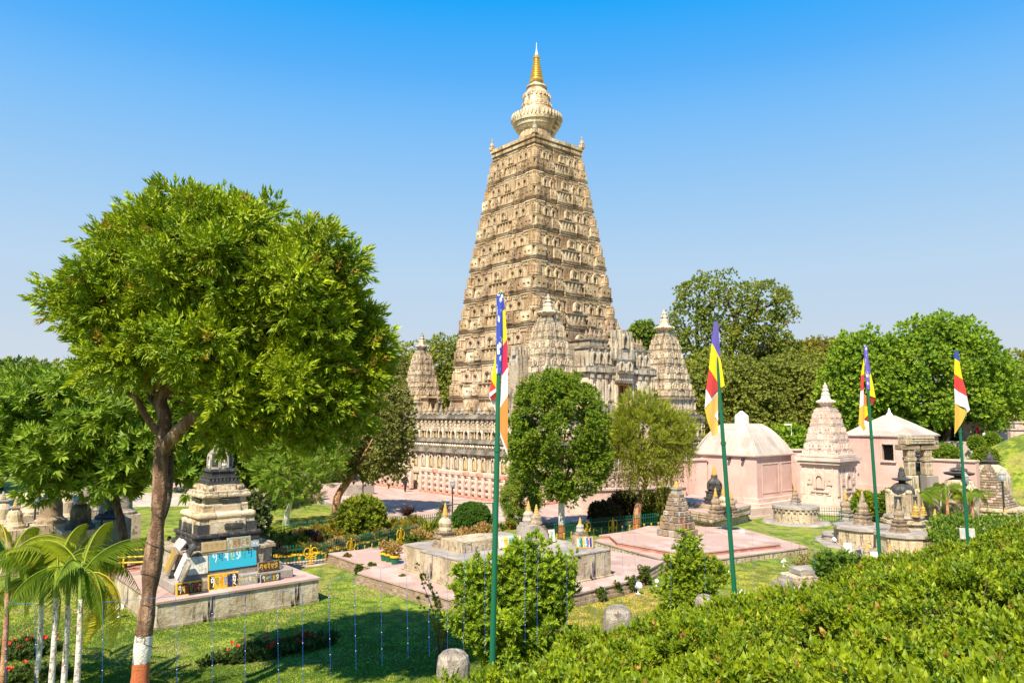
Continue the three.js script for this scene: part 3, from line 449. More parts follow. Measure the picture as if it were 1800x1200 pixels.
    const dm = new MB(); dm.bx(.14, 2.15, .18, cxp - .64, 8.81, zf + .04).bx(.14, 2.15, .18, cxp + .64, 8.81, zf + .04).bx(1.42, .16, .2, cxp, 10.86, zf + .05); dm.build('door_frame', M.door, temple);
    part('door_leaf', new MB().bx(.5, 2.05, .07, 0, 0, 0).bx(.36, .8, .1, 0, .15, 0).bx(.36, .8, .1, 0, 1.1, 0).geo(), M.door, temple, T(cxp + .38, 8.82, zf - .25, 0, 1.0, 0));
    const sg = new MB().bx(.4, .2, .4, 0, 0, 0).add(turned([[.19, .2], [.24, .34], [.19, .56], [.11, .62], [.14, .66], [.08, .82], [.02, 1.05], [0, 1.05]], 8)).geo();
    for (const [x, y] of [[-4.2, 15.45], [-3.6, 15.45], [-3, 15.45], [-2.3, 15.45], [-1.5, 15.5], [-.95, 15.9], [.9, 15.9], [1.4, 15.4], [2.3, 14.95], [2.9, 14.95], [3.5, 14.95], [4.1, 14.95], [-.5, 16.45], [.5, 16.45]]) part('roof_stupa', sg, Math.abs(x) < 1.5 ? M.brown : M.brown, temple, T(cxp + x, y, zf - .9, 0, 0, 0, rr(.85, 1.2, r)));
    const mm = new MB(); for (let x = -8.8; x < -3; x += .75) mm.bx(.5, .9, .5, x, 13.6, 6.4, .8); mm.bx(6.4, 5.6, 1.2, -5.6, 8.0, 6.2, .75); mm.bx(3.2, 6.8, 2.2, -1.7, 8, 7.0, .62); mm.build('side_wall', M.white, temple);
  }
}
// ---------------------------------------------------------------- stone railing round the temple
{
  const rail = thing('stone_railing', 'pink sandstone railing of posts and rounded crossbars round the foot of the temple', 'railing', V(TC.x, PLAZA_Y, TC.z), YAW);
  const pg = new MB().add(rbox(.36, 1.85, .36, .03), T(0, .925, 0)).geo(), bg = new MB().add(new THREE.SphereGeometry(1, 8, 6), T(0, 0, 0, 0, 0, 0, .36, .2, .13)).geo(), cg = new MB().add(rbox(1.02, .42, .42, .12), T()).geo(), foot = new MB().bx(1.02, .14, .6, 0, 0, 0).geo();
  const r = rng(91), stainM = [M.railStone, M.railStone, M.railStone, M.redStone];
  const run = (a, b, ax) => { const n = Math.round(Math.abs(b - a)), s = (b - a) / n; for (let i = 0; i <= n; i++) { const t = a + i * s, at = (u, y, l = 0) => ax ? T(-12, y, u, 0, PI / 2, 0, 1, 1, 1) : T(u, y, 12, 0, 0, 0, 1, 1, 1);
    part('post', pg, M.railStone, rail, at(t, .12)); if (i < n) { for (const y of [.45, 1.0, 1.52]) part('crossbar', bg, y < .9 && r() < .4 ? M.beige : M.railStone, rail, at(t + s / 2, y)); part('coping', cg, stainM[Math.floor(r() * 4)], rail, at(t + s / 2, 2.15)); part('plinth', foot, M.redStone, rail, at(t + s / 2, 0)); } } };
  run(-4.5, 11.9, true); run(-13.5, -6.4, true); run(-11, 8, false);
}
// ---------------------------------------------------------------- pink shrines, walls, gate, stupas, platforms
const DA = V(-Math.sin(YAW), 0, -Math.cos(YAW)), DB = V(Math.cos(YAW), 0, -Math.sin(YAW));     // to the left and away, to the right and away
const local = (c, l, y, r) => c.clone().addScaledVector(DB, r).addScaledVector(DA, l).setY(y);
function onFace(c, zl, px, py) {           // where the line of sight meets the plane z = zl of a thing that stands at c turned by YAW: [x, y]
  const d = sight(px, py), o = V(0, EYE, 0).sub(c), n = DA.clone().multiplyScalar(-1), t = (zl - o.dot(n)) / d.dot(n), q = o.addScaledVector(d, t); return [q.dot(DB), q.y];
}
function onFaceX(c, xl, px, py) { const d = sight(px, py), o = V(0, EYE, 0).sub(c), t = (xl - o.dot(DB)) / d.dot(DB), q = o.addScaledVector(d, t); return [-q.dot(DA), q.y]; }
{
  const c = V(20.2, 0, -65.7), t = thing('pink_shrine', 'pink rendered shrine with chamfered corners under a pale hipped roof, left of the white pagoda', 'building', c, YAW), h = 3.35, k = 1.25;
  const plan = (a, kk) => [[-a, a], [-a, -a + kk], [-a + kk, -a], [a, -a], [a, a - kk], [a - kk, a]];
  const b = new MB().add(prism(plan(h, k), 3.7, 1.0)).add(prism(plan(h + .06, k), .12, 4.5)); b.build('wall', M.pink, t);
  new MB().add(prism(plan(h + 1.3, k + .8), .45)).add(prism(plan(h + .55, k + .3), .4, .45)).add(prism(plan(h + .2, k), .45, .75)).build('plinth', M.pinkLight, t);
  const fr = new MB(); for (const [x, w] of [[-1.3, 2.5], [1.5, 2.2]]) { for (const s of [-1, 1]) fr.bx(.07, 2.3, .05, x + s * w / 2, 1.6, h + .01); fr.bx(w, .07, .05, x, 1.55, h + .01).bx(w, .07, .05, x, 3.9, h + .01); } for (const s of [-1.9, .2, 1.9]) fr.bx(.05, 3.1, .08, -h - .01, 1.3, s); fr.build('panel_moulding', M.pinkLight, t);
  // hipped roof: the same plan shrinking to a flat top, slightly bulging
  const R = new MB(), ring = (f) => { const s = Math.pow(1 - f, .85) * (h + .18 - 1.3) + 1.3; return plan(s, k * s / h).map(([x, z]) => V(x, 4.62 + f * 2.55 + .22 * Math.sin(f * PI), z)); }, p = [];
  for (let i = 0; i < 6; i++) { const a = ring(i / 6), bb = ring((i + 1) / 6); for (let j = 0; j < 6; j++) { const q = (j + 1) % 6; p.push(a[j], bb[j], a[q], a[q], bb[j], bb[q]); } }
  const g = new THREE.BufferGeometry().setFromPoints(p); g.computeVertexNormals(); if (g.attributes.normal.getY(0) < 0) g.scale(1, 1, 1); R.add(g); R.add(prism(ring(1).map((v) => [v.x, v.z]), .06, 7.13)); R.add(prism(plan(h + .2, k), .1, 4.56));
  for (let j = 0; j < 6; j++) for (let i = 0; i < 6; i++) R.add(bar(ring(i / 6)[j], ring((i + 1) / 6)[j], .075, 5), undefined, 1.06);
  R.build('roof', M.roof, t); part('roof_finial', new MB().bx(.85, .7, .85, 0, 7.15, 0).add(frustum(.85, .85, .12, .12, .45), T(0, 7.85, 0)).geo(), M.whitePaint, t);
  part('flood_lamp', new MB().box(.3, .22, .2, -h - .16, 4.3, .9).box(.3, .22, .2, -h - .16, 4.3, 2.2).geo(), M.iron, t);
}
{
  const c = D(1456, 800, 62.5).setY(0), t = thing('white_pagoda', 'cream white pagoda covered in carved niches, with a ringed spire', 'pagoda', c, YAW);
  turret(t, 'pagoda_body', 0, 0, 0.35, 3.1, 1.36, 8.55, M.cream, 501, { tiers: 3, base: .5, ledge: .97, fin: 2.15, finR: .52, finTint: 1.08, baseLedge: 1.02, proud: .85, taper: 1 });
  const m = new MB(); m.bx(4.0, .2, 4.0, 0, 0, 0).bx(3.6, .2, 3.6, 0, .18, 0); for (const [y, o, hh] of [[3.95, .5, .18], [4.2, .75, .3], [4.55, .4, .2]]) m.bx(3.12 + o, hh, 3.12 + o, 0, y, 0); m.build('plinth', M.cream, t);
  const p = new MB(); for (let f = 0; f < 4; f++) { const Rf = new THREE.Matrix4().makeRotationY(f * PI / 2); p.add(NICHE, Rf.clone().multiply(T(0, 2.0, 1.55, 0, 0, 0, .9, 1.3, .16))); for (const s of [-.45, .45]) p.add(BOX, Rf.clone().multiply(T(s, 1.0, 1.56, 0, 0, 0, .16, 1.1, .18))); p.add(BOX, Rf.clone().multiply(T(0, 1.75, 1.58, 0, 0, 0, 1.5, .14, .22))); for (const s of [-.85, .85]) p.add(BLOCK[1], Rf.clone().multiply(T(s, 2.3, 1.54, 0, 0, 0, .5, .6, .12))); } p.build('niche_relief', M.cream, t);
  part('porch_canopy', new MB().bx(1.9, .22, 1.5, 0, 3.55, 0).bx(1.6, .3, 1.2, 0, 3.77, 0).bx(1.2, .35, .9, 0, 4.07, 0).geo(), M.cream, t, T(2.1, -.7, .4)); part('porch_stupa', new MB().add(turned([[.3, 0], [.34, .1], [.22, .3], [.26, .5], [.16, .62], [.2, .7], [.1, .8], [.02, 1.3], [0, 1.3]], 10)).geo(), M.brown, t, T(2.1, 3.7, .4));
  part('porch_column', new MB().add(turned([[.22, 0], [.22, .2], [.15, .3], [.17, .6], [.14, 1.6], [.18, 2.5], [.13, 2.6], [.22, 2.8], [.22, 2.9], [0, 2.9]], 12)).geo(), M.redStone, t, T(2.6, 0, .5));
}
{
  const c = V(34.4, 0, -68.1), t = thing('pink_house', 'plain pink house with a barred window and pale pyramid roof, behind the third flagpole', 'building', c, YAW), h = 2.95;
  { const w = new MB(), sh = new THREE.Shape([[-h, 0], [h, 0], [h, 6.1], [-h, 6.1]].map((a) => new THREE.Vector2(...a))), ho = new THREE.Path([[.5, 4.0], [1.5, 4.0], [1.5, 5.35], [.5, 5.35]].map((a) => new THREE.Vector2(...a))); sh.holes.push(ho); w.add(ext(sh, .35), T(-h, 0, 0, 0, -PI / 2, 0).multiply(T(0, 0, -.35)).multiply(T(0, 0, 0))); w.bx(h * 2 - .35, 6.1, .35, .175, 0, h - .175).bx(h * 2 - .35, 6.1, .35, .175, 0, -h + .175).bx(.35, 6.1, h * 2 - .7, h - .175, 0, 0); for (const [x, z, a, b] of [[-h - .12, 0, .25, h * 2 + .5], [h + .12, 0, .25, h * 2 + .5], [0, h + .12, h * 2, .25], [0, -h - .12, h * 2, .25]]) w.bx(a, 1.8, b, x, 0, z); w.build('wall', M.pink, t); }
  new MB().add(frustum(h * 2 + .3, h * 2 + .3, .7, .7, 1.75), T(0, 6.16, 0)).bx(h * 2 + .3, .12, h * 2 + .3, 0, 6.06, 0).build('roof', M.roof, t);
  part('roof_finial', new MB().add(turned([[.35, 0], [.22, .2], [.12, .3], [.14, .36], [.03, .7], [0, .7]], 10)).geo(), M.whitePaint, t, T(0, 7.88, 0));
  const fr = new MB(); for (const z of [.45, 1.55]) fr.bx(.2, 1.55, .12, -h - .06, 3.9, z); fr.bx(.2, .12, 1.2, -h - .06, 5.4, 1.0).bx(.24, .12, 1.3, -h - .06, 3.85, 1.0); const w = part('window_frame', fr.geo(), M.pinkLight, t);
  const bm = new MB(); for (let i = 0; i < 6; i++) bm.add(new THREE.CylinderGeometry(.018, .018, 1.35, 6), T(-h + .1, 4.68, .6 + i * .16)); part('window_bars', bm.geo(), M.iron, w);
}
function wall(a, b, h, th, mat, label, cap = true, name = 'boundary_wall', capMat = M.pinkLight) {
  const L = a.distanceTo(b), t = thing(name, label, 'wall', a.clone().add(b).multiplyScalar(.5).setY(0), -Math.atan2(b.z - a.z, b.x - a.x));
  part('wall_body', new MB().bx(L, h, th, 0, 0, 0).bx(L, h * .22, th + .16, 0, 0, 0).geo(), mat, t); if (cap) part('coping', new MB().bx(L + .06, .14, th + .26, 0, h, 0).bx(L, .1, th + .1, 0, h - .1, 0).geo(), capMat, t); return t;
}
wall(V(13.5, 0, -63.5), V(16.6, 0, -64.6), 4.1, .5, M.pink, 'short pink wall joining the left side of the pink shrine');
wall(V(24.0, 0, -67.6), V(26.4, 0, -68.0), 4.75, .5, M.pink, 'pink wall in shadow between pink shrine and white pagoda');
wall(D(1578, 800, 66).setY(0), D(1718, 800, 61).setY(0), 4.15, .6, M.pink, 'long low pink wall with pale coping behind the stone gateway');
wall(V(4.5, 0, -60), V(14.5, 0, -63.4), 1.9, .5, M.pinkLight, 'low pale pink wall behind the weeping tree trunk');
wall(G(1385, 905).setY(0), G(1245, 918).setY(0), .75, .4, M.pinkLight, 'low pale step wall in front of the pink shrine', false);
{ // old stone railing behind the young feathery tree, and pale plinth beyond
  const a = G(425, 893), b = G(556, 884), L = a.distanceTo(b), t = thing('old_stone_wall', 'weathered brown stone wall of posts and panels behind the young feathery tree', 'wall', a.clone().add(b).multiplyScalar(.5).setY(0), -Math.atan2(b.z - a.z, b.x - a.x));
  const n = 7, r = rng(31); for (let i = 0; i <= n; i++) part('post', rough(rbox(.5, 2.3, .5, .04), .03, i), M.brown, t, T(-L / 2 + L * i / n, 1.15, .1)); for (let i = 0; i < n; i++) { for (let k = 0; k < 3; k++) part('panel', rough(rbox(L / n - .5, .58, .3, .06), .04, i * 3 + k), k === 1 ? M.redStone : M.brown, t, T(-L / 2 + L * (i + .5) / n, .5 + k * .68, 0)); part('coping', rough(rbox(L / n - .02, .4, .62, .1), .03, i), M.slab, t, T(-L / 2 + L * (i + .5) / n, 2.5, .1)); }
  wall(G(607, 875), G(655, 872), 1.2, .8, M.slab, 'low grey stone block wall by the plaza under the grey tree', false, 'low_wall');
  wall(V(-46, 0, -96), V(-21, 0, -104), 4.6, .6, M.pink, 'distant pink wall glimpsed between the trees on the left');
}
// ---------------------------------------------------------------- votive stupas
const ringSpire = (r, h, n = 9) => { const l = [[r * 1.05, 0], [r * 1.05, h * .04]]; for (let i = 0; i < n; i++) { const t = i / n, a = lerp(r, r * .2, t), y = h * (.05 + .85 * t), d = h * .85 / n; l.push([a * .86, y], [a, y + d * .25], [a, y + d * .65], [a * .84, y + d * .9]); } l.push([r * .2, h * .92], [r * .24, h * .95], [0, h]); return turned(l, 12); };
const squareTiers = (m, list, y = 0) => { for (const [w, h, c] of list) { m.bx(w, h, w, 0, y, 0, c); y += h; } return y; };
function stupa(label, pos, s, kind = 0, mats = [M.brown, M.brown, M.gilt], group, turn = YAW) {
  const t = thing('votive_stupa', label, 'stupa', pos, turn, group), b = new MB(), d = new MB(); let y = 0;
  if (kind === 0) { y = squareTiers(b, [[.9, .12, 1], [.8, .1, .8], [.72, .22, 1.1], [.82, .08, .9], [.62, .14, 1], [.7, .06, .8]]); d.add(turned([[.31, 0], [.33, .1], [.28, .24], [.3, .27], [.33, .4], [.27, .56], [.14, .64], [0, .64]], 14)); d.bx(.26, .16, .26, 0, .6, 0, 1.1); part('base', b.geo(), mats[0], t); part('drum', d.geo(), mats[1], t, T(0, y, 0)); part('spire', new MB().add(ringSpire(.15, .62)).geo(), mats[2], t, T(0, y + .75, 0)); }
  if (kind === 1) { y = squareTiers(b, [[1, .15, 1], [.9, .12, .75], [.98, .1, 1.1], [.76, .3, .95], [.86, .08, .8]]); d.add(turned([[.4, 0], [.42, .12], [.36, .18], [.36, .42], [.4, .46], [.38, .62], [.24, .78], [.12, .82], [0, .82]], 16)); for (let i = 0; i < 4; i++) { const Rf = new THREE.Matrix4().makeRotationY(i * PI / 2); d.add(NICHE, Rf.clone().multiply(T(0, .08, .34, 0, 0, 0, .34, .5, .12)), 1.1); d.add(FIGURE, Rf.clone().multiply(T(0, .1, .4, 0, 0, 0, .24, .34, .3)), 1.3); } d.bx(.3, .2, .3, 0, .8, 0); part('base', b.geo(), mats[0], t); part('drum', d.geo(), mats[1], t, T(0, y, 0)); part('spire', new MB().add(ringSpire(.17, .7)).geo(), mats[2], t, T(0, y + 1, 0)); }
  if (kind === 2) { y = squareTiers(b, [[.6, .5, 1], [.52, .06, .8], [.46, .08, 1]]); d.add(turned([[.2, 0], [.23, .08], [.19, .2], [.2, .3], [.12, .4], [0, .4]], 12)); part('base', b.geo(), mats[0], t); part('drum', d.geo(), mats[1], t, T(0, y, 0)); part('spire', new MB().add(ringSpire(.11, .4, 6)).geo(), mats[2], t, T(0, y + .36, 0)); }
  if (kind === 3) { b.add(turned([[.62, 0], [.66, .1], [.6, .2], [.55, .22], [.52, .3], [.5, .85], [.45, 1.05], [.34, 1.2], [.18, 1.28], [0, 1.3]], 24)); part('dome', rough(b.geo(), .012), mats[0], t); part('neck', new MB().bx(.3, .14, .3, 0, 0, 0).bx(.4, .08, .4, 0, .14, 0).geo(), mats[1], t, T(0, 1.27, 0)); part('spire', new MB().add(ringSpire(.13, .45, 5)).geo(), mats[2], t, T(0, 1.48, 0)); }
  t.scale.setScalar(s); return t;
}
const onTop = (px, py, y) => G(px, py, y);
// four small stupas on the moulded platform behind the paved terrace
const PL = 1.25, P2 = outline([...poly([[1252, 935], [1318, 917]]), ...poly([[1290, 905], [1200, 900], [1152, 916]])]);
{
  const t = thing('moulded_platform', 'beige moulded stone platform with pink top, carrying four small stupas', 'platform', V(0, 0, 0)); const w = new MB(), top = new MB(); let y = 0;
  for (const [h, o, k] of [[.55, -.1, 1.05], [.1, .08, .6], [.2, .12, 1.05], [.06, .02, .55], [.16, .1, 1], [.14, .14, .9]]) { w.add(prism(grow(P2, o), h, y), undefined, k); y += h; }
  w.build('moulded_wall', M.beige, t); top.add(prism(grow(P2, .1), .05, y - .012)).add(prism(grow(P2, -.95).map(([x, z]) => [x + .3, z - .5]), .3, y + .02)); top.build('top_paving', M.paving, t);
  const u = new MB().add(prism(grow(P2, -.9).map(([x, z]) => [x + .3, z - .5]), .24, y + .02)); u.build('upper_step', M.beige, t);
}
stupa('tallest dark stupa with gold banded neck at the back of the moulded platform', onTop(1257, 884, 1.6), 1.15, 1, [M.black, M.black, M.gilt]);
stupa('brown banded stupa in front of the dark one on the moulded platform', onTop(1259, 911, 1.26), .95, 0, [M.brown, M.brown, M.gilt]);
stupa('yellowish stupa with dark base, left of the flagpole on the moulded platform', onTop(1273, 909, 1.26), 1.0, 0, [M.black, M.beige, M.gilt]);
stupa('small orange brown stupa half behind the second flagpole on the moulded platform', onTop(1287, 908, 1.26), .8, 0, [M.brown, M.brown, M.gilt]);
{ // heap-like stupa assembled from old carved stones
  const c = G(1191, 941, TB2), t = thing('rebuilt_stupa', 'tapering stupa pieced together from old dark carved stones on the paved terrace', 'stupa', c, YAW), r = rng(611); let y = 0, w = 2.25, n = 0;
  part('core', new MB().add(frustum(1.45, 1.45, .4, .4, 2.4), T(0, 0, 0), .9).geo(), M.brown, t);
  const rows = [.4, .46, .38, .28, .3, .26, .24, .2];
  rows.forEach((h, k) => { const ww = lerp(1.75, .6, Math.pow(k / 7, .75)), cnt = Math.max(3, Math.round(ww / .42));
    for (let f = 0; f < 4; f++) for (let i = 0; i < cnt; i++) { const bw = ww / cnt, m = new MB(), kind = r(); m.add(rough(rbox(bw * rr(.85, .97, r), h * rr(.86, .97, r), .3, .03), .025, n++)); if (kind < .35) for (let q = 0; q < 3; q++) m.box(bw * .8, h * .12, .36, 0, -h * .3 + q * h * .3, 0, 0, .8); else if (kind < .6) { m.add(NICHE, T(0, -h * .42, .14, 0, 0, 0, bw * .7, h * .85, .07), 1.1).add(FIGURE, T(0, -h * .4, .18, 0, 0, 0, bw * .4, h * .6, .12), 1.2); }
      const Rf = new THREE.Matrix4().makeRotationY(f * PI / 2).multiply(T(-ww / 2 + bw * (i + .5), y + h / 2, ww / 2 - .12 + rr(-.05, .05, r), rr(-.05, .05, r), rr(-.1, .1, r), rr(-.06, .06, r))); part('carved_stone', m.geo(), [M.brown, M.brown, M.slab, M.brown, M.dome, M.brown, M.brown][Math.floor(r() * 7)], t, Rf); } y += h; });
  part('neck', new MB().bx(.5, .14, .5, 0, 0, 0).bx(.42, .14, .42, 0, .14, 0, .7).bx(.5, .1, .5, 0, .28, 0).geo(), M.slab, t, T(0, y, 0)); part('spire', new MB().add(ringSpire(.2, .42, 4)).geo(), M.gilt, t, T(0, y + .36, 0));
  const rb = new MB(); rb.add(tube([V(-.85, 1.1, 1.05), V(-.8, .7, 1.15), V(-.85, .35, 1.12)], .045, 6)); part('orange_cloth', rb.geo(), M.orangePaint, t);
}
// drums and polygonal platforms on the right-hand lawn
const cyl = (a, b, h, n) => { let g = new THREE.CylinderGeometry(a, b, h, n); if (n < 20) { g = g.toNonIndexed(); g.computeVertexNormals(); } return g; };
function roundPlatform(label, pos, r, h, seg, capH = .16, mat = M.beige, notch = 0) {
  const t = thing('stone_platform', label, 'platform', pos, .2), m = new MB(), cp = new MB();
  m.add(cyl(r * .95, r * .97, h - capH, seg), T(0, (h - capH) / 2, 0)); m.add(cyl(r * 1.02, r * 1.05, h * .16, seg), T(0, h * .08, 0), .85); cp.add(cyl(r, r * 1.02, capH, seg), T(0, h - capH / 2, 0)); cp.add(cyl(r * .98, r * .94, capH * .5, seg), T(0, h - capH * 1.25, 0), .8);
  if (notch) for (let i = 0; i < notch; i++) { const a = i / notch * TAU; m.add(BOX, T(Math.cos(a) * r * .96, h - capH - .12, Math.sin(a) * r * .96, 0, -a, 0, .16, .18, .18), .8); }
  for (let i = 0; i < seg && seg < 20; i++) { const a = (i + .5) / seg * TAU; }
  m.build('drum_wall', mat, t); cp.build('top_slab', M.slab, t); const ap = new MB().add(cyl(r * 1.4, r * 1.48, .14, seg), T(0, .07, 0)); ap.build('apron', M.slab, t); return t;
}
{
  const R1 = G(1400, 918); roundPlatform('round stone platform with notched rim on the lawn in front of the pink shrine', R1, 1.65, 1.25, 36, .16, M.beige, 26); stupa('small dark stupa with gilded tip on the notched round platform', R1.clone().setY(1.25), .72, 0, [M.slab, M.brown, M.gilt]);
  const O1 = G(1521, 958); roundPlatform('wide octagonal stone platform with overhanging top slab beside the third flagpole', O1, 1.85, 1.2, 8); stupa('large brown banded stupa on the octagonal platform', O1.clone().setY(1.2).add(V(.1, 0, -.3)), 1.0, 0, [M.brown, M.brown, M.beige]);
  const O2 = G(1590, 972); roundPlatform('grey topped faceted platform just right of the third flagpole, nearest the hedge', O2, 1.6, 1.2, 10); stupa('round tiered brown stupa on the faceted platform nearest the hedge', O2.clone().setY(1.2).add(V(-.2, 0, 0)), .9, 0, [M.brown, M.brown, M.beige], undefined, .3);
  roundPlatform('low stepped round platform at the left foot of the octagonal platform', G(1473, 950), .95, .5, 24, .12, M.slab);
  stupa('grey stupa with tall tip on the lawn before the white pagoda', G(1488, 918), 1.15, 0, [M.slab, M.brown, M.gilt]);
}
{ // black domed stupa with stone front
  const c = G(1591, 944), t = thing('dark_domed_stupa', 'stupa with black dome and disc, cream stone front and stepped hexagonal base', 'stupa', c, YAW);
  const b = new MB(); let y = 0; for (const [r, h, k] of [[1.75, .35, .9], [1.6, .5, 1.05], [1.85, .2, .95], [1.7, .3, 1.1], [1.95, .26, .95], [1.55, .22, 1.1]]) { b.add(cyl(r, r * 1.02, h, 8), T(0, y + h / 2, 0, 0, PI / 8), k); y += h; } b.build('stepped_base', M.beige, t);
  part('base_slab', new MB().add(cyl(1.62, 1.7, .2, 8), T(0, 0, 0, 0, PI / 8)).geo(), M.slab, t, T(0, y + .1, 0)); y += .2;
  const m = new MB(); m.bx(2.0, 1.9, 2.0, 0, 0, 0).add(frustum(2.0, 2.0, 1.4, 1.4, .35), T(0, 1.9, 0)); for (let f = 0; f < 4; f++) { const Rf = new THREE.Matrix4().makeRotationY(f * PI / 2); for (const s of [-.85, .85]) { m.add(BOX, Rf.clone().multiply(T(s, 1.0, 1.03, 0, 0, 0, .3, 2.0, .16))); m.add(new THREE.SphereGeometry(.22, 8, 6), Rf.clone().multiply(T(s, 2.1, .98)), 1.1); } } m.build('stone_body', M.beige, t, undefined).position.y = y;
  const sl = new MB(); for (let i = 0; i < 6; i++) sl.box(.62, .18, .14, 0, .2 + i * .26, 0, 0, i % 2 ? 1 : 1.8); for (let f = 0; f < 4; f++) part('dark_relief', sl.geo(), M.black, t, new THREE.Matrix4().makeRotationY(f * PI / 2).multiply(T(f === 0 ? .05 : 0, y + .1, 1.06)));
  part('dome', new MB().add(turned([[.98, 0], [1.04, .2], [1.0, .5], [.86, .8], [.58, 1.02], [.28, 1.12], [0, 1.14]], 24)).geo(), M.black, t, T(0, y + 1.75, 0));
  part('disc', new MB().add(turned([[.25, 0], [.3, .2], [.75, .3], [.85, .36], [.8, .44], [.4, .48], [.32, .55], [.34, .75], [.28, .8], [.3, 1.0], [.22, 1.05], [.24, 1.25], [.14, 1.4], [0, 1.5]], 20)).geo(), M.black, t, T(0, y + 2.8, 0)); part('tip', new MB().add(ringSpire(.1, .3, 3)).geo(), M.gilt, t, T(0, y + 4.25, 0)); t.scale.setScalar(.72);
  for (const [s, k] of [[-.95, 1.0], [.95, .8]]) stupa(k > .9 ? 'larger gilded stupa on the left of the black domed stupa base' : 'slim gilded stupa on the right of the black domed stupa base', local(c, -1.0, 1.46, s * .62), k * .5, 0, [M.gilt, M.gilt, M.gilt]);
}
{ // stone gateway: two posts, bracket slabs, lintel; a tower of black discs between them
  const c = D(1622, 900, 56.5).setY(0), t = thing('stone_gateway', 'old stone gateway of two posts with bracket slabs and a heavy carved lintel', 'gateway', c, .16), k = 57 / 1308, r = rng(8);
  const put = (name, x, y0, y1, w, d, a) => part(name, rough(rbox(w, y1 - y0, d, .06), .05, Math.floor(x * 10 + y0 * 7)), a ?? M.beige, t, T(x, (y0 + y1) / 2, 0)); const c2 = [hAt(905, 57), hAt(834, 57), hAt(810, 57), hAt(790, 57), hAt(781, 57), hAt(764, 57)];
  put('post_base', .72, 0, c2[1], .95, .8, M.slab); put('post', .55, c2[1] + .01, c2[2], .62, .6); put('post_band', .55, c2[2] + .01, c2[2] + .32, .74, .7); put('post', .55, c2[2] + .34, c2[3], .6, .6);
  put('post_base', -.85, 0, c2[1], .8, .8, M.beige); put('post', -.85, c2[1] + .01, c2[2], .6, .6); put('post_band', -.85, c2[2] + .01, c2[2] + .32, .72, .7); put('post', -.85, c2[2] + .34, c2[3], .6, .6);
  put('bracket_slab', -.95, c2[3] + .01, c2[4], 1.55, .8, M.brown); put('bracket_slab', .68, c2[3] + .01, c2[4], 1.5, .8, M.brown); put('bracket_slab', -.13, c2[3] + .05, c2[4] - .02, .12, .6, M.dark);
  put('lintel', -.2, c2[4] + .01, c2[5], 2.35, .9, M.slab); const m = new MB(); for (const y of [.12, .3, .48]) m.box(2.1, .1, .12, 0, y, .46); part('lintel_moulding', m.geo(), M.beige, t, T(-.1, c2[4] + .05, 0)); put('lintel_end', -1.15, c2[4] + .01, c2[5] - .05, .5, .96, M.beige);
}
{ const c = D(1619, 850, 59).setY(0), t = thing('disc_tower', 'tower of stacked black discs with gilded top, seen between the gateway posts', 'stupa', c, 0), p = [], b = new MB(); b.bx(1.3, hAt(834, 59), 1.3, 0, 0, 0).build('pedestal', M.beige, t); part('gilded_ring', new MB().add(new THREE.CylinderGeometry(.5, .55, .3, 20)).geo(), M.gilt, t, T(0, hAt(831, 59), 0)); let y = hAt(828, 59); for (let i = 0; i < 6; i++) { const r = [.52, .5, .45, .4, .36, .3][i], h = .27; part('disc', new MB().add(turned([[r * .7, 0], [r, .06], [r, .14], [r * .75, .2], [r * .6, .27], [0, .27]], 18)).geo(), M.black, t, T(0, y, 0)); y += h; } part('tip', new MB().add(ringSpire(.2, .4, 3)).geo(), M.gilt, t, T(0, y, 0)); }
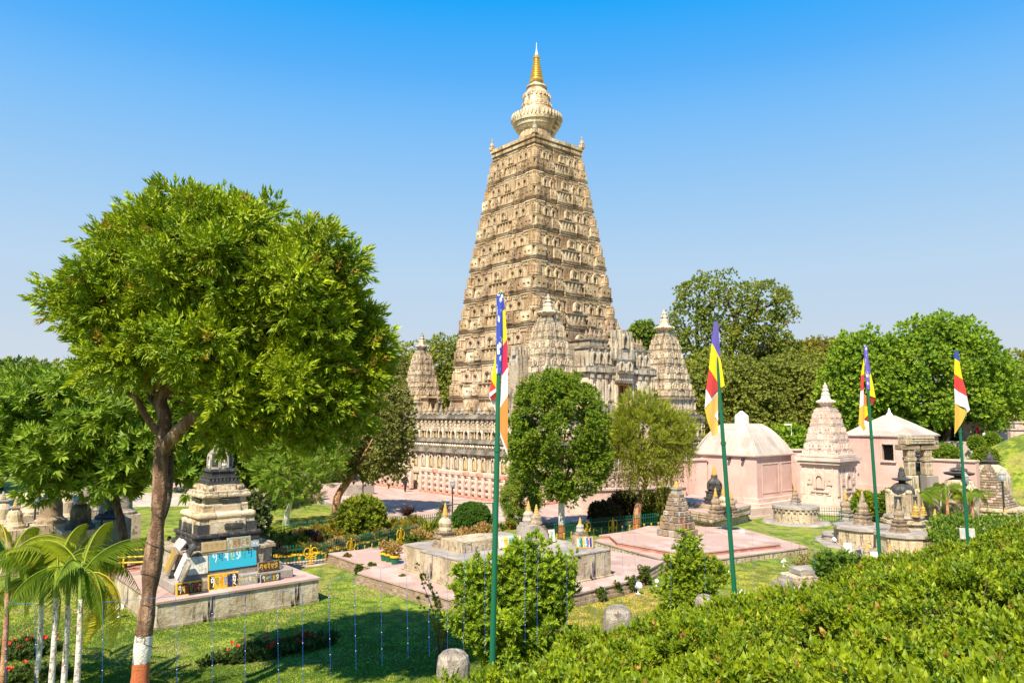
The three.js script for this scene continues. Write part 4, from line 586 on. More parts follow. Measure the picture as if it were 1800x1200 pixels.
{ // rubble-built stupa: every stone of the two faces in view
  const c = G(1742, 899), t = thing('rubble_stupa', 'steep stupa of squared brown rubble stones on a round kerb, at the right edge', 'stupa', c, YAW), r = rng(911), H = 3.0;
  const W = (y) => lerp(3.3, .7, Math.pow(y / H, .95)); const core = new MB(); for (let i = 0; i < 8; i++) core.add(frustum(W(i * H / 8) - .16, W(i * H / 8) - .16, W((i + 1) * H / 8) - .16, W((i + 1) * H / 8) - .16, H / 8), T(0, i * H / 8, 0), 1.2); core.build('mortar_core', M.beige, t);
  const shapes = [0, 1, 2, 3].map((i) => new MB().add(rough(rbox(1, 1, 1, .1), .12, i)).geo()); let y = .02, n = 0;
  const mats = [M.brown, M.brown, M.railStone, M.beige, M.slab, M.brown, M.brown];
  while (y < H - .1) { const h = rr(.17, .27, r), w = W(y + h / 2); for (let f = 0; f < 4; f++) { let x = -w / 2; while (x < w / 2 - .06) { let bw = Math.min(rr(.2, .46, r), w / 2 - x); if (w / 2 - x - bw < .12) bw = w / 2 - x; const q = new THREE.Matrix4().makeRotationY(f * PI / 2).multiply(T(x + bw / 2, y + h / 2, w / 2 - .1 + rr(-.02, .03, r), -.28, 0, 0, bw * .9, h * .88, .24)); if (f === 3 || f === 0) part('stone', shapes[n++ % 4], mats[Math.floor(r() * mats.length)], t, q); x += bw; } } y += h; }
  part('neck', new MB().bx(.6, .22, .6, 0, 0, 0).bx(.4, .24, .4, 0, .22, 0).geo(), M.brown, t, T(0, H - .05, 0));
  part('round_kerb', new MB().add(turned([[2.45, 0], [2.45, .3], [2.6, .32], [2.6, .5], [2.4, .52], [0, .52]], 40)).geo(), M.beige, t, T(0, -.5, 0)); t.position.y = .45;
  const w2 = new MB(); w2.add(turned([[1.4, 0], [1.5, 1.2], [1.5, 2.6], [1.2, 3.3], [.6, 3.7], [0, 3.8]], 20)); const d = thing('round_stupa', 'cream domed stupa right behind the rubble stupa', 'stupa', local(c, .8, 0, 3.2), YAW); w2.build('dome', M.beige, d); part('disc', new MB().add(turned([[.2, 0], [.7, .15], [.75, .25], [.3, .4], [.25, .8], [.1, .9], [0, 1.2]], 16)).geo(), M.black, d, T(0, 3.7, 0));
  const e = thing('round_stupa', 'cream stupa with black disc cap, right of the fourth flagpole behind the palms', 'stupa', D(1688, 860, 56).setY(0), YAW); part('dome', new MB().add(turned([[1.15, 0], [1.2, 1.2], [1.2, 2.2], [.9, 2.8], [.5, 3.0], [0, 3.1]], 20)).geo(), M.beige, e, T(0, .3, 0)); part('plinth', new MB().bx(2.6, .35, 2.6, 0, 0, 0).geo(), M.slab, e); part('disc', new MB().add(turned([[.3, 0], [.35, .12], [.95, .25], [1.05, .38], [.5, .5], [.62, .58], [.5, .7], [.15, .78], [.12, 1.0], [0, 1.25]], 18)).geo(), M.black, e, T(0, 3.3, 0));
}
// small stupas along the hedge
for (const [px, py, y, s, k, l] of [[1527, 1003, 0, 1.05, 2, 'slender reddish stupa post between two painted slabs, left of the third flagpole'], [1566, 1000, 0, .95, 2, 'pale slender stupa post on a boulder at the foot of the faceted platform'], [1485, 985, 0, .8, 2, 'short brown stupa post by the low stone slabs left of the third flagpole'], [1647, 951, .5, 1.35, 2, 'dark pink stupa post on a grey boulder behind the hedge'], [1769, 926, .5, .9, 2, 'small stupa post on a boulder at the far right of the hedge']]) stupa(l, G(px, py, y), s, k, [M.railStone, M.brown, M.gilt]);
const boulderG = [0, 1, 2].map((i) => new MB().add(rough(new THREE.IcosahedronGeometry(1, 3), .16, i * 5)).geo());
for (const [px, py, sx, sy, l] of [[1648, 951, 1.0, .55, 'grey boulder under the dark pink stupa post'], [1567, 1003, .85, .6, 'rounded boulder under the pale slender stupa post'], [1771, 930, 1.0, .6, 'mossy boulder under the stupa post at the far right']]) { const b = tag(part('boulder', boulderG[0], M.boulder), l, 'boulder'); const g = G(px, py); b.position.set(g.x, .1, g.z); b.scale.set(sx, sy, sx * .8); }
// worn stone domes in the lawn behind the hedge
for (const [px, ty, w, top, l] of [[797, 1141, 55, 1.9, 'worn grey stone dome at the bottom edge, left of the tall shrub'], [1086, 1063, 49, 1.75, 'largest upright worn stone dome with dark cap, right of the tall shrub'], [1238, 1044, 31, 1.7, 'small stone dome with a ring moulding, at the foot of the thin shrub'], [1380, 1012, 26, 1.6, 'squat grey stone dome beside the low stone slabs']]) {
  const el = PITCH - Math.atan((ty - 600) / FPX), dist = (8 - top) / Math.tan(-el), p = D(px, ty, dist).setY(0), r = w / FPX * dist / 2, t = thing('stone_dome', l, 'stupa', p, .5); part('dome', rough(new MB().add(lathe([[r * 1.0, 0], [r * 1.02, r * .8], [r, r * 1.35], [r * .9, r * 1.75], [r * .66, r * 2.0], [r * .3, r * 2.12], [0, r * 2.14]], 28)).geo(), .02, px), M.dome, t, T(0, top - r * 2.14, 0)); part('drum', new MB().add(turned([[r * 1.25, 0], [r * 1.25, .2], [r * 1.1, .26], [r * 1.12, top - r * 2.14 - .12], [r * 1.2, top - r * 2.14 - .08], [r * 1.18, top - r * 2.14], [0, top - r * 2.14]], 28)).geo(), M.dome, t); }
{ // slab steps
  const t = thing('stone_steps', 'low pile of flat grey stone slabs by the bare bush, right of the second flagpole', 'steps', G(1412, 1036), .3); part('slab', rough(rbox(2.3, .34, 1.6, .05), .04, 1), M.slab, t, T(0, .17, 0)); part('slab', rough(rbox(1.7, .34, 1.2, .05), .04, 2), M.beige, t, T(.15, .51, -.1)); part('slab', rough(rbox(1.3, .28, .9, .05), .04, 3), M.slab, t, T(.3, .82, -.1));
}
// central concrete plinth and what stands on it
const PLN = V(-.7, TA, -31.1), plinth = thing('concrete_plinth', 'large streaked concrete plinth with stepped corners on the pink terrace', 'plinth', PLN, YAW);
{ const w = new MB(), s = new MB(); w.bx(6.1, 1.16, 6.9, 3.45, 0, -4.05).bx(7, 1.163, 5.5, 3.5, 0, -2.75).bx(7.2, .07, 5.7, 3.5, 0, -2.75).bx(6.3, .066, 7.1, 3.45, 0, -4.05); w.build('plinth_wall', M.concrete, plinth); s.bx(6.14, .05, 6.94, 3.45, 1.161, -4.05).bx(7.04, .053, 5.54, 3.5, 1.165, -2.75); s.build('plinth_top', M.slab, plinth); part('raised_block', new MB().bx(2.4, .5, 1.7, 0, 0, 0).geo(), M.beige, plinth, T(2.2, 1.21, -4.4)); }
const onPl = (px, py, y = TA + 1.21) => G(px, py, y);
{ const s1 = stupa('brown brick stupa with small gilded niches at the left end of the concrete plinth', onPl(782, 961), 1.0, 0, [M.brown, M.beige, M.gilt]);
  stupa('small ringed gilded spire stupa behind the painted tablet at the right end of the plinth', onPl(1020, 958), .95, 2, [M.brown, M.slab, M.gilt]);
  stupa('gilded spire stupa on brick base, right one of the pair on the plinth', onPl(943, 955), 1.35, 2, [M.brown, M.brown, M.gilt]); stupa('gilded spire stupa left one of the pair, behind the half round stone', onPl(929, 950), 1.4, 2, [M.slab, M.slab, M.gilt]);
  const hs = ext(archShape(1.35, .95), .5, 14); const h = tag(part('half_round_stone', new MB().add(hs).geo(), M.slab), 'grey half round headstone on the plinth below the twin gilded spires', 'stone'); h.position.copy(onPl(934, 956)).add(V(.1, 0, -.1)); h.rotation.y = .1;
}
// ---------------------------------------------------------------- big stupa on its platform at the left
const LS = V(-12.9, 0, -33.2);
const bigStupa = thing('tiered_stupa', 'tall tiered stupa of cream and black stone on a streaked concrete platform, at the left', 'stupa', LS, YAW);
{
  const w = new MB().bx(6.5, .94, 6.5, 0, 0, 0).bx(6.56, .1, 6.56, 0, 0, 0, .8); w.build('platform_wall', M.concrete, bigStupa); part('platform_top', new MB().bx(6.62, .08, 6.62, 0, .94, 0).geo(), M.paving, bigStupa);
  part('grey_step', new MB().add(rough(rbox(4.9, .38, 4.9, .04), .02, 1), T(0, 1.21, 0)).add(rough(rbox(4.2, .3, 4.2, .04), .02, 2), T(0, 1.5, 0)).geo(), M.slab, bigStupa);
  const m = new MB(); m.bx(3.5, .95, 3.5, 0, 1.4, 0, .8).bx(2.6, .95, 3.9, 0, 1.402, 0, .82).bx(3.9, .95, 2.6, 0, 1.402, 0, .82); m.bx(3.75, .1, 3.75, 0, 2.32, 0, .7).bx(2.75, .104, 4.05, 0, 2.32, 0, .75).bx(4.05, .104, 2.75, 0, 2.32, 0, .75); m.build('lower_body', M.concrete, bigStupa);
  // black base courses, stones one by one
  const r = rng(321), course = (y, h, s, mat, n, name) => { for (let f = 0; f < 4; f++) for (let i = 0; i < n; i++) { const bw = s / n, q = new THREE.Matrix4().makeRotationY(f * PI / 2).multiply(T(-s / 2 + bw * (i + .5), y + h / 2, s / 2 - .2 + rr(-.02, .02, r))); part(name, rough(rbox(bw * .985, h * .985, .42, .03), .015, Math.floor(r() * 99)), mat, bigStupa, q); } };
  part('core', new MB().bx(2.5, 1.0, 2.5, 0, 2.4, 0).geo(), M.black, bigStupa);
  course(2.42, .2, 2.95, M.black, 5, 'black_stone'); course(2.62, .24, 2.7, M.black, 4, 'black_stone'); course(2.86, .16, 2.8, M.black, 6, 'black_stone');
  const c = new MB(); c.bx(2.34, .5, 2.34, 0, 3.0, 0, 1.15).bx(1.5, .5, 2.55, 0, 3.0, 0, 1.2).bx(2.55, .5, 1.5, 0, 3.0, 0, 1.2);
  for (const [y, w0, h] of [[3.5, 2.3, .08], [4.08, 1.8, .1], [4.62, 1.95, .1]]) c.bx(w0, h, w0, 0, y, 0, 1.05).bx(w0 * .66, h * 1.02, w0 + .12, 0, y, 0, 1.1).bx(w0 + .12, h * 1.02, w0 * .66, 0, y, 0, 1.1);
  c.add(rbox(2.5, .28, 2.5, .13), T(0, 3.72, 0), 1.2).bx(1.9, .28, 1.9, 0, 3.82, 0, 1.1).bx(1.2, .3, 2.05, 0, 3.82, 0, 1.15).bx(2.05, .3, 1.2, 0, 3.82, 0, 1.15).add(rbox(1.95, .14, 1.95, .06), T(0, 4.13, 0), 1.15).bx(1.75, .3, 1.75, 0, 4.18, 0, 1.05).add(rbox(2.12, .2, 2.12, .08), T(0, 4.54, 0), 1.05).bx(1.45, .32, 1.45, 0, 4.64, 0, 1.2).bx(.9, .34, 1.55, 0, 4.64, 0, 1.25).bx(1.55, .34, .9, 0, 4.64, 0, 1.25);
  for (let f = 0; f < 4; f++) for (const x of [-.62, .62]) { const Rf = new THREE.Matrix4().makeRotationY(f * PI / 2); c.add(BOX, Rf.clone().multiply(T(x, 4.8, .74, 0, 0, 0, .16, .34, .12)), .9); c.add(new THREE.SphereGeometry(.1, 8, 6), Rf.clone().multiply(T(x, 4.85, .8)), 1.1); }
  c.build('cream_body', M.beige, bigStupa);
  for (const [f, x, y, w0, h] of [[0, .15, 4.28, .85, .16], [0, .25, 3.2, .8, .26], [3, .1, 4.28, .8, .16], [3, -.2, 3.15, .5, .4], [3, .4, 3.15, .45, .4]]) part('carved_relief', rough(rbox(w0, h, .14, .05), .03, x * 10), M.black, bigStupa, new THREE.Matrix4().makeRotationY(f * PI / 2).multiply(T(x, y + .06, f || y < 3.6 ? 1.28 - (y > 4 ? .36 : 0) : .95)));
  const b = new MB(); b.bx(1.35, .12, 1.35, 0, 4.98, 0).bx(1.2, .14, 1.2, 0, 5.1, 0, 1.3).bx(1.28, .07, 1.28, 0, 5.24, 0).bx(1.05, .1, 1.05, 0, 5.31, 0, .8).bx(1.0, .12, 1.0, 0, 5.41, 0, 1.2).bx(1.14, .1, 1.14, 0, 5.53, 0); for (let f = 0; f < 4; f++) for (let i = -3; i <= 3; i++) b.add(BOX, new THREE.Matrix4().makeRotationY(f * PI / 2).multiply(T(i * .16, 5.17, .62, 0, 0, 0, .08, .1, .06)), 1.8); b.build('black_tiers', M.black, bigStupa);
  const d = new MB(); d.add(turned([[.5, 0], [.5, .08], [.44, .1], [.43, .62], [.47, .68], [.44, .76], [.36, .92], [.2, 1.05], [0, 1.08]], 20)); for (let f = 0; f < 4; f++) { const Rf = new THREE.Matrix4().makeRotationY(f * PI / 2); d.add(NICHE, Rf.clone().multiply(T(0, .06, .38, 0, 0, 0, .44, .62, .12)), 1.2).add(FIGURE, Rf.clone().multiply(T(0, .1, .43, 0, 0, 0, .3, .42, .2)), 2.4); } d.build('drum', M.slab, bigStupa, undefined).position.y = 5.63;
  for (let f = 0; f < 4; f++) part('carved_panel', new MB().bx(.26, .55, .1, 0, 0, 0).bx(.2, .06, .14, 0, .1, 0, 2).bx(.2, .06, .14, 0, .3, 0, 2).geo(), M.black, bigStupa, new THREE.Matrix4().makeRotationY(PI / 4 + f * PI / 2).multiply(T(0, 5.72, .44)));
  part('spire', new MB().add(ringSpire(.22, 1.0)).geo(), M.slab, bigStupa, T(0, 6.68, 0));
}
// painted tablets: syllables in a script of hanging strokes, each in its own colour
const inkRnd = rng(4242);
function glyph(c, x, y, w, h, k, col) {
  c.strokeStyle = col; c.lineWidth = Math.max(2.5, h * .08); c.lineCap = 'round'; c.lineJoin = 'round'; c.beginPath();
  const X = (a) => x + a * w, Y = (b) => y + b * h;
  c.moveTo(X(.02), Y(.22)); c.lineTo(X(.9), Y(.2));
  if (k === 0) { c.moveTo(X(.75), Y(.2)); c.bezierCurveTo(X(.95), Y(.6), X(.75), Y(.85), X(.62), Y(1)); c.moveTo(X(.3), Y(.22)); c.bezierCurveTo(X(-.05), Y(.5), X(.35), Y(.65), X(.5), Y(.42)); c.moveTo(X(.25), Y(.02)); c.quadraticCurveTo(X(.5), Y(.16), X(.72), Y(.02)); }
  if (k === 1) { c.moveTo(X(.8), Y(.2)); c.lineTo(X(.76), Y(.95)); c.moveTo(X(.15), Y(.22)); c.bezierCurveTo(X(.15), Y(.8), X(.55), Y(.8), X(.75), Y(.6)); c.moveTo(X(.2), Y(.55)); c.lineTo(X(.5), Y(.4)); }
  if (k === 2) { c.moveTo(X(.7), Y(.2)); c.lineTo(X(.68), Y(.98)); c.moveTo(X(.35), Y(.22)); c.lineTo(X(.34), Y(.6)); c.moveTo(X(.1), Y(.6)); c.quadraticCurveTo(X(.35), Y(.78), X(.6), Y(.6)); c.moveTo(X(.1), Y(.08)); c.quadraticCurveTo(X(.4), Y(-.1), X(.75), Y(.1)); }
  if (k === 3) { c.moveTo(X(.25), Y(.22)); c.lineTo(X(.2), Y(.62)); c.lineTo(X(.72), Y(.62)); c.moveTo(X(.75), Y(.22)); c.lineTo(X(.75), Y(.62)); c.moveTo(X(.5), Y(.62)); c.bezierCurveTo(X(.1), Y(.75), X(.3), Y(1), X(.75), Y(.92)); }
  if (k === 4) { c.moveTo(X(.2), Y(.22)); c.bezierCurveTo(X(.0), Y(.6), X(.6), Y(.5), X(.55), Y(.75)); c.bezierCurveTo(X(.5), Y(1), X(.15), Y(.95), X(.1), Y(.85)); c.moveTo(X(.8), Y(.22)); c.lineTo(X(.78), Y(.8)); c.moveTo(X(.3), Y(.05)); c.quadraticCurveTo(X(.6), Y(.12), X(.7), Y(-.06)); }
  if (k === 5) { c.moveTo(X(.15), Y(.22)); c.lineTo(X(.15), Y(.55)); c.quadraticCurveTo(X(.5), Y(.7), X(.7), Y(.45)); c.moveTo(X(.75), Y(.22)); c.bezierCurveTo(X(.8), Y(.7), X(.7), Y(.8), X(.25), Y(.85)); c.quadraticCurveTo(X(.6), Y(.9), X(.8), Y(1.02)); c.moveTo(X(.4), Y(.04)); c.arc(X(.45), Y(.05), h * .05, 0, 7); }
  c.stroke();
}
function tabletMat(w, h, bg, glyphs, o = {}) {
  const cv = document.createElement('canvas'); cv.width = w; cv.height = h; const c = cv.getContext('2d'); c.fillStyle = bg; c.fillRect(0, 0, w, h);
  for (const [x0, x1, col] of o.fields ?? []) { c.fillStyle = col; c.fillRect(x0 * w, h * .08, (x1 - x0) * w, h * .84); }
  if (o.frame) { c.strokeStyle = o.frame; c.lineWidth = h * .1; c.strokeRect(h * .05, h * .05, w - h * .1, h - h * .1); }
  const n = glyphs.length, y0 = o.y0 ?? .2, y1 = o.y1 ?? .8, mx = o.mx ?? .06; glyphs.forEach((col, i) => glyph(c, w * (mx + (1 - 2 * mx) * (i + .06) / n), h * y0, w * (1 - 2 * mx) * .8 / n, h * (y1 - y0), (i + (o.k ?? 0)) % 6, col));
  for (let i = 0; i < (o.wear ?? 60); i++) { c.fillStyle = o.wearCol ?? 'rgba(220,215,200,.5)'; const x = inkRnd() * w, y = inkRnd() * h, s = inkRnd() ** 3 * h * .09 + 1; c.beginPath(); c.ellipse(x, y, s * rr(.6, 1.8, inkRnd), s, inkRnd() * 3, 0, 7); c.fill(); }
  const t = new THREE.CanvasTexture(cv); t.colorSpace = THREE.SRGBColorSpace; return new THREE.MeshStandardMaterial({ map: t, roughness: .7 });
}
function tablet(label, c, w, h, th, mat, edge, x, y, z, lean = .12, turn = 0, yawBase = YAW, name = 'painted_tablet') {
  // x, y (its foot), z in the frame of the thing it leans on
  const t = thing(name, label, 'tablet', c.clone().addScaledVector(DB, x).addScaledVector(DA, -z).setY(y), yawBase + turn), body = rbox(w, h, th, .015); body.translate(0, h / 2, 0); t.rotation.order = 'YXZ'; t.rotation.x = -lean;
  part('slab', new MB().add(body).geo(), edge, t); const f = new THREE.PlaneGeometry(w * .97, h * .97); f.translate(0, h / 2, th / 2 + .004); const p = part('painted_face', f, mat, t); return t;
}
const px2 = (x, y) => [220 + x / 3.636, 780 + y / 3.636];
function onStupa(label, [x0, y0, x1, y1], z, mat, edge, o = {}) {      // corners of the tablet in the survey, on the plane z of the stupa's own frame
  const a = onFace(LS, z, ...px2(x0, y1)), b = onFace(LS, z, ...px2(x1, y1)), c = onFace(LS, z, ...px2((x0 + x1) / 2, y0)), m = onFace(LS, z, ...px2((x0 + x1) / 2, y1)); const yb = o.base ?? Math.min(a[1], b[1]);
  return tablet(label, LS, b[0] - a[0], (c[1] - m[1]) / Math.cos(o.lean ?? .12) * (o.hk ?? 1), o.th ?? .08, mat, edge, (a[0] + b[0]) / 2, yb, z, o.lean ?? .12, 0, YAW + (o.turn ?? 0));
}
const W_ = '#f2efe6', Y_ = '#e8c21a', B_ = '#1c2f7a', G_ = '#1f8a55', R_ = '#b5281f', K_ = '#2a2018', A_ = '#3a8fd0';
onStupa('large turquoise tablet with bold white, yellow and green syllables, leaning on the left stupa', [528, 738, 836, 868], 2.1, tabletMat(1024, 460, '#27a9c6', [W_, '#1a2c6a', W_, '#d9c23c', W_, '#1d8a60', '#1a2c6a'], { y0: .12, y1: .6, wear: 120, wearCol: 'rgba(90,150,160,.35)' }), M.slab, { base: 1.66, lean: .2 });
onStupa('white worn tablet with faint writing, left of the turquoise tablet', [398, 785, 524, 898], 2.12, tabletMat(512, 460, '#d9d6cb', ['#b9b6a6', '#c4bfa8', '#bfc2b4'], { y0: .2, y1: .6, wear: 90, wearCol: 'rgba(150,150,140,.4)' }), M.beige, { base: 1.6, lean: .16 });
onStupa('cream tablet with relief letters above the turquoise tablet', [486, 652, 645, 715], 2.0, tabletMat(512, 220, '#b39a6e', ['#8a7246', '#93794b', '#8a7246', '#7f6a43'], { wear: 80, wearCol: 'rgba(190,170,130,.5)' }), M.beige, { base: 2.42 });
onStupa('tan and teal tablet with carved letters, right half of the pair on the upper ledge', [648, 628, 800, 700], 1.98, tabletMat(512, 230, '#a58a66', ['#d8d4c8', '#6a4e30', '#6a4e30', '#4e86a0', '#6a4e30'], { frame: '#7aa59a', wear: 60 }), M.beige, { base: 2.42 });
onStupa('small yellow framed tablet with multicoloured letters on the platform edge', [320, 915, 492, 1000], 2.75, tabletMat(512, 230, '#3a2413', [W_, Y_, R_, '#4f9d3a', R_, '#b0522a'], { frame: '#d9a51a', wear: 30 }), M.yellow, { base: .99 });
onStupa('big yellow tablet with green, blue and black syllables in front of the turquoise one', [526, 868, 722, 968], 2.62, tabletMat(768, 400, '#d9a72a', [W_, '#1f7a4a', '#cc7a1a', '#2a7fc0', '#1c2a5a', W_], { fields: [[.02, .18, '#3a2a1c'], [.62, .8, '#1d2a4a'], [.82, .99, '#26201a']], wear: 50, y0: .14, y1: .8 }), M.yellow, { base: .99 });
onStupa('grey tablet with yellow letters beside the big yellow one', [724, 866, 842, 935], 2.62, tabletMat(512, 300, '#8d8a80', [Y_, Y_, W_, Y_], { wear: 70, y0: .25, y1: .65 }), M.slab, { base: .99 });
onStupa('brown tablet with yellow letters below the round disc', [845, 808, 982, 868], 2.4, tabletMat(512, 230, '#4e3220', [Y_, Y_, '#d8a81a', Y_, Y_], { wear: 30 }), M.brown, { base: 1.42 });
onStupa('dark tablet with white, green and blue letters at the right end of the row', [862, 858, 990, 915], 2.66, tabletMat(512, 230, '#5a4a1e', [W_, '#8a9a2a', '#2a7fc0', '#c8b62a', W_], { fields: [[0, .2, '#2c2a26'], [.86, 1, '#2c2a26']], wear: 40 }), M.slab, { base: .99 });
onStupa('small pale blue carved block at the right end of the upper ledge', [802, 645, 848, 682], 1.98, tabletMat(128, 100, '#8fa3b5', [W_, W_], { wear: 20 }), M.slab, { base: 2.42, th: .2 });
onStupa('large brown and dark slab on the platform behind the right-hand tablets', [985, 820, 1044, 878], 2.2, new THREE.MeshStandardMaterial({ color: new THREE.Color(.2, .16, .12), roughness: .9 }), M.slab, { base: .99, th: .3 });
{ // round carved disc
  const [x, y] = onFace(LS, 2.3, ...px2(908, 785)), t = thing('carved_disc', 'round white carved disc on a dark slab, above the brown tablet', 'tablet', LS.clone().addScaledVector(DB, x).addScaledVector(DA, -2.3).setY(y), YAW); const g = new THREE.CylinderGeometry(.3, .3, .08, 28); g.rotateX(PI / 2); part('disc', new MB().add(g).geo(), M.dome, t); const rg = new THREE.TorusGeometry(.29, .035, 8, 32); part('rim', new MB().add(rg, T(0, 0, .04)).geo(), M.black, t); for (let i = 0; i < 5; i++) { const p = new MB().add(new THREE.SphereGeometry(.08, 10, 6), T(Math.cos(i * 1.257) * .14, Math.sin(i * 1.257) * .14, .05, 0, 0, 0, 1, 1, .3)); part('petal', p.geo(), i % 2 ? M.limewash : M.slab, t); } part('backing', new MB().bx(.75, .5, .12, 0, -.45, -.1).geo(), M.black, t);
}
{ // tablets leaning on the left-hand face
  const lean = (label, px, py, w, h, mat, rot, col) => { const [z, y] = onFaceX(LS, -2.35, ...px2(px, py)); const t = thing('leaning_slab', label, 'slab', LS.clone().addScaledVector(DB, -2.35).addScaledVector(DA, -z).setY(1.62), YAW - PI / 2); t.rotation.order = 'YXZ'; t.rotation.x = -.3; t.rotation.z = rot; part('slab', new MB().add(rough(rbox(w, h, .1, .03), .015, px), T(0, h / 2, 0)).geo(), mat, t); if (col) for (let i = 0; i < 4; i++) part('carved_band', new MB().bx(.07, h * .86, .04, (i - 1.5) * w * .22, h * .06, .06).geo(), col, t); return t; };
  lean('golden brown slab with carved ridges leaning on the left face of the big stupa', 258, 865, .62, 1.0, M.brown, -.32, M.gilt); lean('whitish slab leaning between the golden brown slab and the rounded grey slab', 322, 878, .5, .95, M.limewash, -.3); lean('grey rounded slab leaning at the near corner of the big stupa', 352, 890, .45, .8, M.dome, -.35);
  for (const [px, py, l, m] of [[335, 690, 'small reddish tablet lying on the upper left ledge of the big stupa', M.railStone], [355, 700, 'small pale tablet lying next to the reddish one on the upper left ledge', M.limewash], [420, 712, 'small dark tablet on the upper ledge near the stupa corner', M.black]]) { const [z] = onFaceX(LS, -1.75, ...px2(px, py)); const t = thing('small_tablet', l, 'tablet', LS.clone().addScaledVector(DB, -1.75).addScaledVector(DA, -z).setY(2.43), YAW - PI / 2 + .4); part('slab', rough(rbox(.34, .42, .07, .02), .02, px), m, t, T(0, .2, 0, -.5, 0, -.4)); }
}
// tablets on the central plinth
const plT = (label, px0, py0, px1, py1, w, mat, edge, turn, base) => { const a = G((px0 + px1) / 2, py1, base ?? TA + 1.22), dist = -a.z; const h = Math.abs(hAt(py0, dist) - hAt(py1, dist)); const t = thing('painted_tablet', label, 'tablet', a, turn); t.rotation.order = 'YXZ'; t.rotation.x = -.18; const body = rbox(w, h, .09, .015); body.translate(0, h / 2, 0); part('slab', new MB().add(body).geo(), edge, t); const f = new THREE.PlaneGeometry(w * .97, h * .97); f.translate(0, h / 2, .049); part('painted_face', f, mat, t); };
plT('white framed painted tablet with coloured syllables at the right end of the concrete plinth', 1013, 943, 1043, 964, .85, tabletMat(512, 330, '#e9e4d6', [W_, '#1f7a5a', '#caa23a', A_, '#b03a2a', B_], { frame: '#b98a4a', fields: [[.1, .22, '#3a8a72'], [.24, .4, '#1f6a54'], [.42, .56, '#c79a3a'], [.58, .74, '#2f6fb0'], [.78, .92, '#3a2f6a']], wear: 30 }), M.beige, .12);
plT('long tablet with bright blue and green letters behind the tall shrub, left', 873, 942, 920, 962, 1.15, tabletMat(768, 330, '#d8cfae', ['#1f8a7a', '#b5382a', A_, '#2a7fc0', '#b5382a'], { fields: [[.02, .2, '#e6e2d2'], [.22, .42, '#d9b84a'], [.46, .74, '#5fb0d0']], wear: 50 }), M.beige, YAW - .3, TA + 1.3);
plT('pale tablet with teal and pink letters leaning right of the twin gilded spires', 950, 931, 978, 953, .8, tabletMat(512, 360, '#cfc9bb', ['#3a9a8a', '#b76a6a', '#5a8aa0'], { wear: 60 }), M.slab, .5, TA + 1.25);
plT('blue and white lettered tablet at the foot of the plinth behind the tall shrub', 982, 1000, 1004, 1032, .75, tabletMat(360, 500, '#dfe0e4', ['#27378f', '#27378f', '#3f4fa8'], { wear: 60, y0: .3, y1: .7 }), M.slab, .4, TA);
plT('white lettered tablet lying askew at the base of the fourth flagpole', 1688, 928, 1716, 948, .5, tabletMat(360, 300, '#a9a69a', ['#8aa0b8', '#a0a8b0'], { wear: 50 }), M.slab, -.3, 3.5);
for (const [px, py, l, k] of [[1515, 1002, 'dark painted slab with white marks, left of the slender stupa post', '#4a4a50'], [1540, 1006, 'white slab with red and blue marks, right of the slender stupa post', '#d8d4d0'], [1492, 990, 'pale slab with coloured lettering propped behind the leafy shrub', '#d5cdc0']]) plT(l, px - 8, py - 36, px + 8, py, .42, tabletMat(200, 300, k, [W_, '#b5382a', B_], { wear: 40, y0: .3, y1: .6 }), M.slab, px % 2 ? .5 : -.4, 0);

// ---------------------------------------------------------------- fences, rails, lamps
const picketG = (() => { const m = new MB(); m.add(new THREE.CylinderGeometry(.016, .016, 1.06, 6), T(0, .53, 0)); m.add(new THREE.ConeGeometry(.034, .13, 6), T(0, 1.11, 0)); m.add(new THREE.SphereGeometry(.026, 6, 4), T(0, 1.04, 0)); return m.geo(); })();
const emblemG = (() => { const m = new MB(), tg = (r, a) => new THREE.TorusGeometry(r, .02, 6, 24, a); for (const s of [-1, 1]) m.add(tg(.2, TAU), T(s * .21, .78, .03, 0, 0, 0, 1, 1.35, 1)); m.box(.035, 1.1, .04, 0, .6, .03).box(.03, .9, .04, -.09, .55, .03).box(.03, .9, .04, .09, .55, .03).box(.7, .035, .04, 0, .42, .03).box(.45, .03, .04, 0, .12, .03); m.add(new THREE.SphereGeometry(.05, 8, 6), T(0, 1.16, .03)).add(new THREE.SphereGeometry(.05, 8, 6), T(-.3, .42, .05)).add(new THREE.SphereGeometry(.05, 8, 6), T(.3, .42, .05)); return m.geo(); })();
const flowerG = (() => { const m = new MB(); for (let i = 0; i < 5; i++) m.add(new THREE.SphereGeometry(.035, 6, 4), T(Math.cos(i * 1.257) * .045, Math.sin(i * 1.257) * .045, .02, 0, 0, 0, 1, 1, .5)); m.box(.05, .3, .03, 0, -.18, 0); return m.geo(); })();
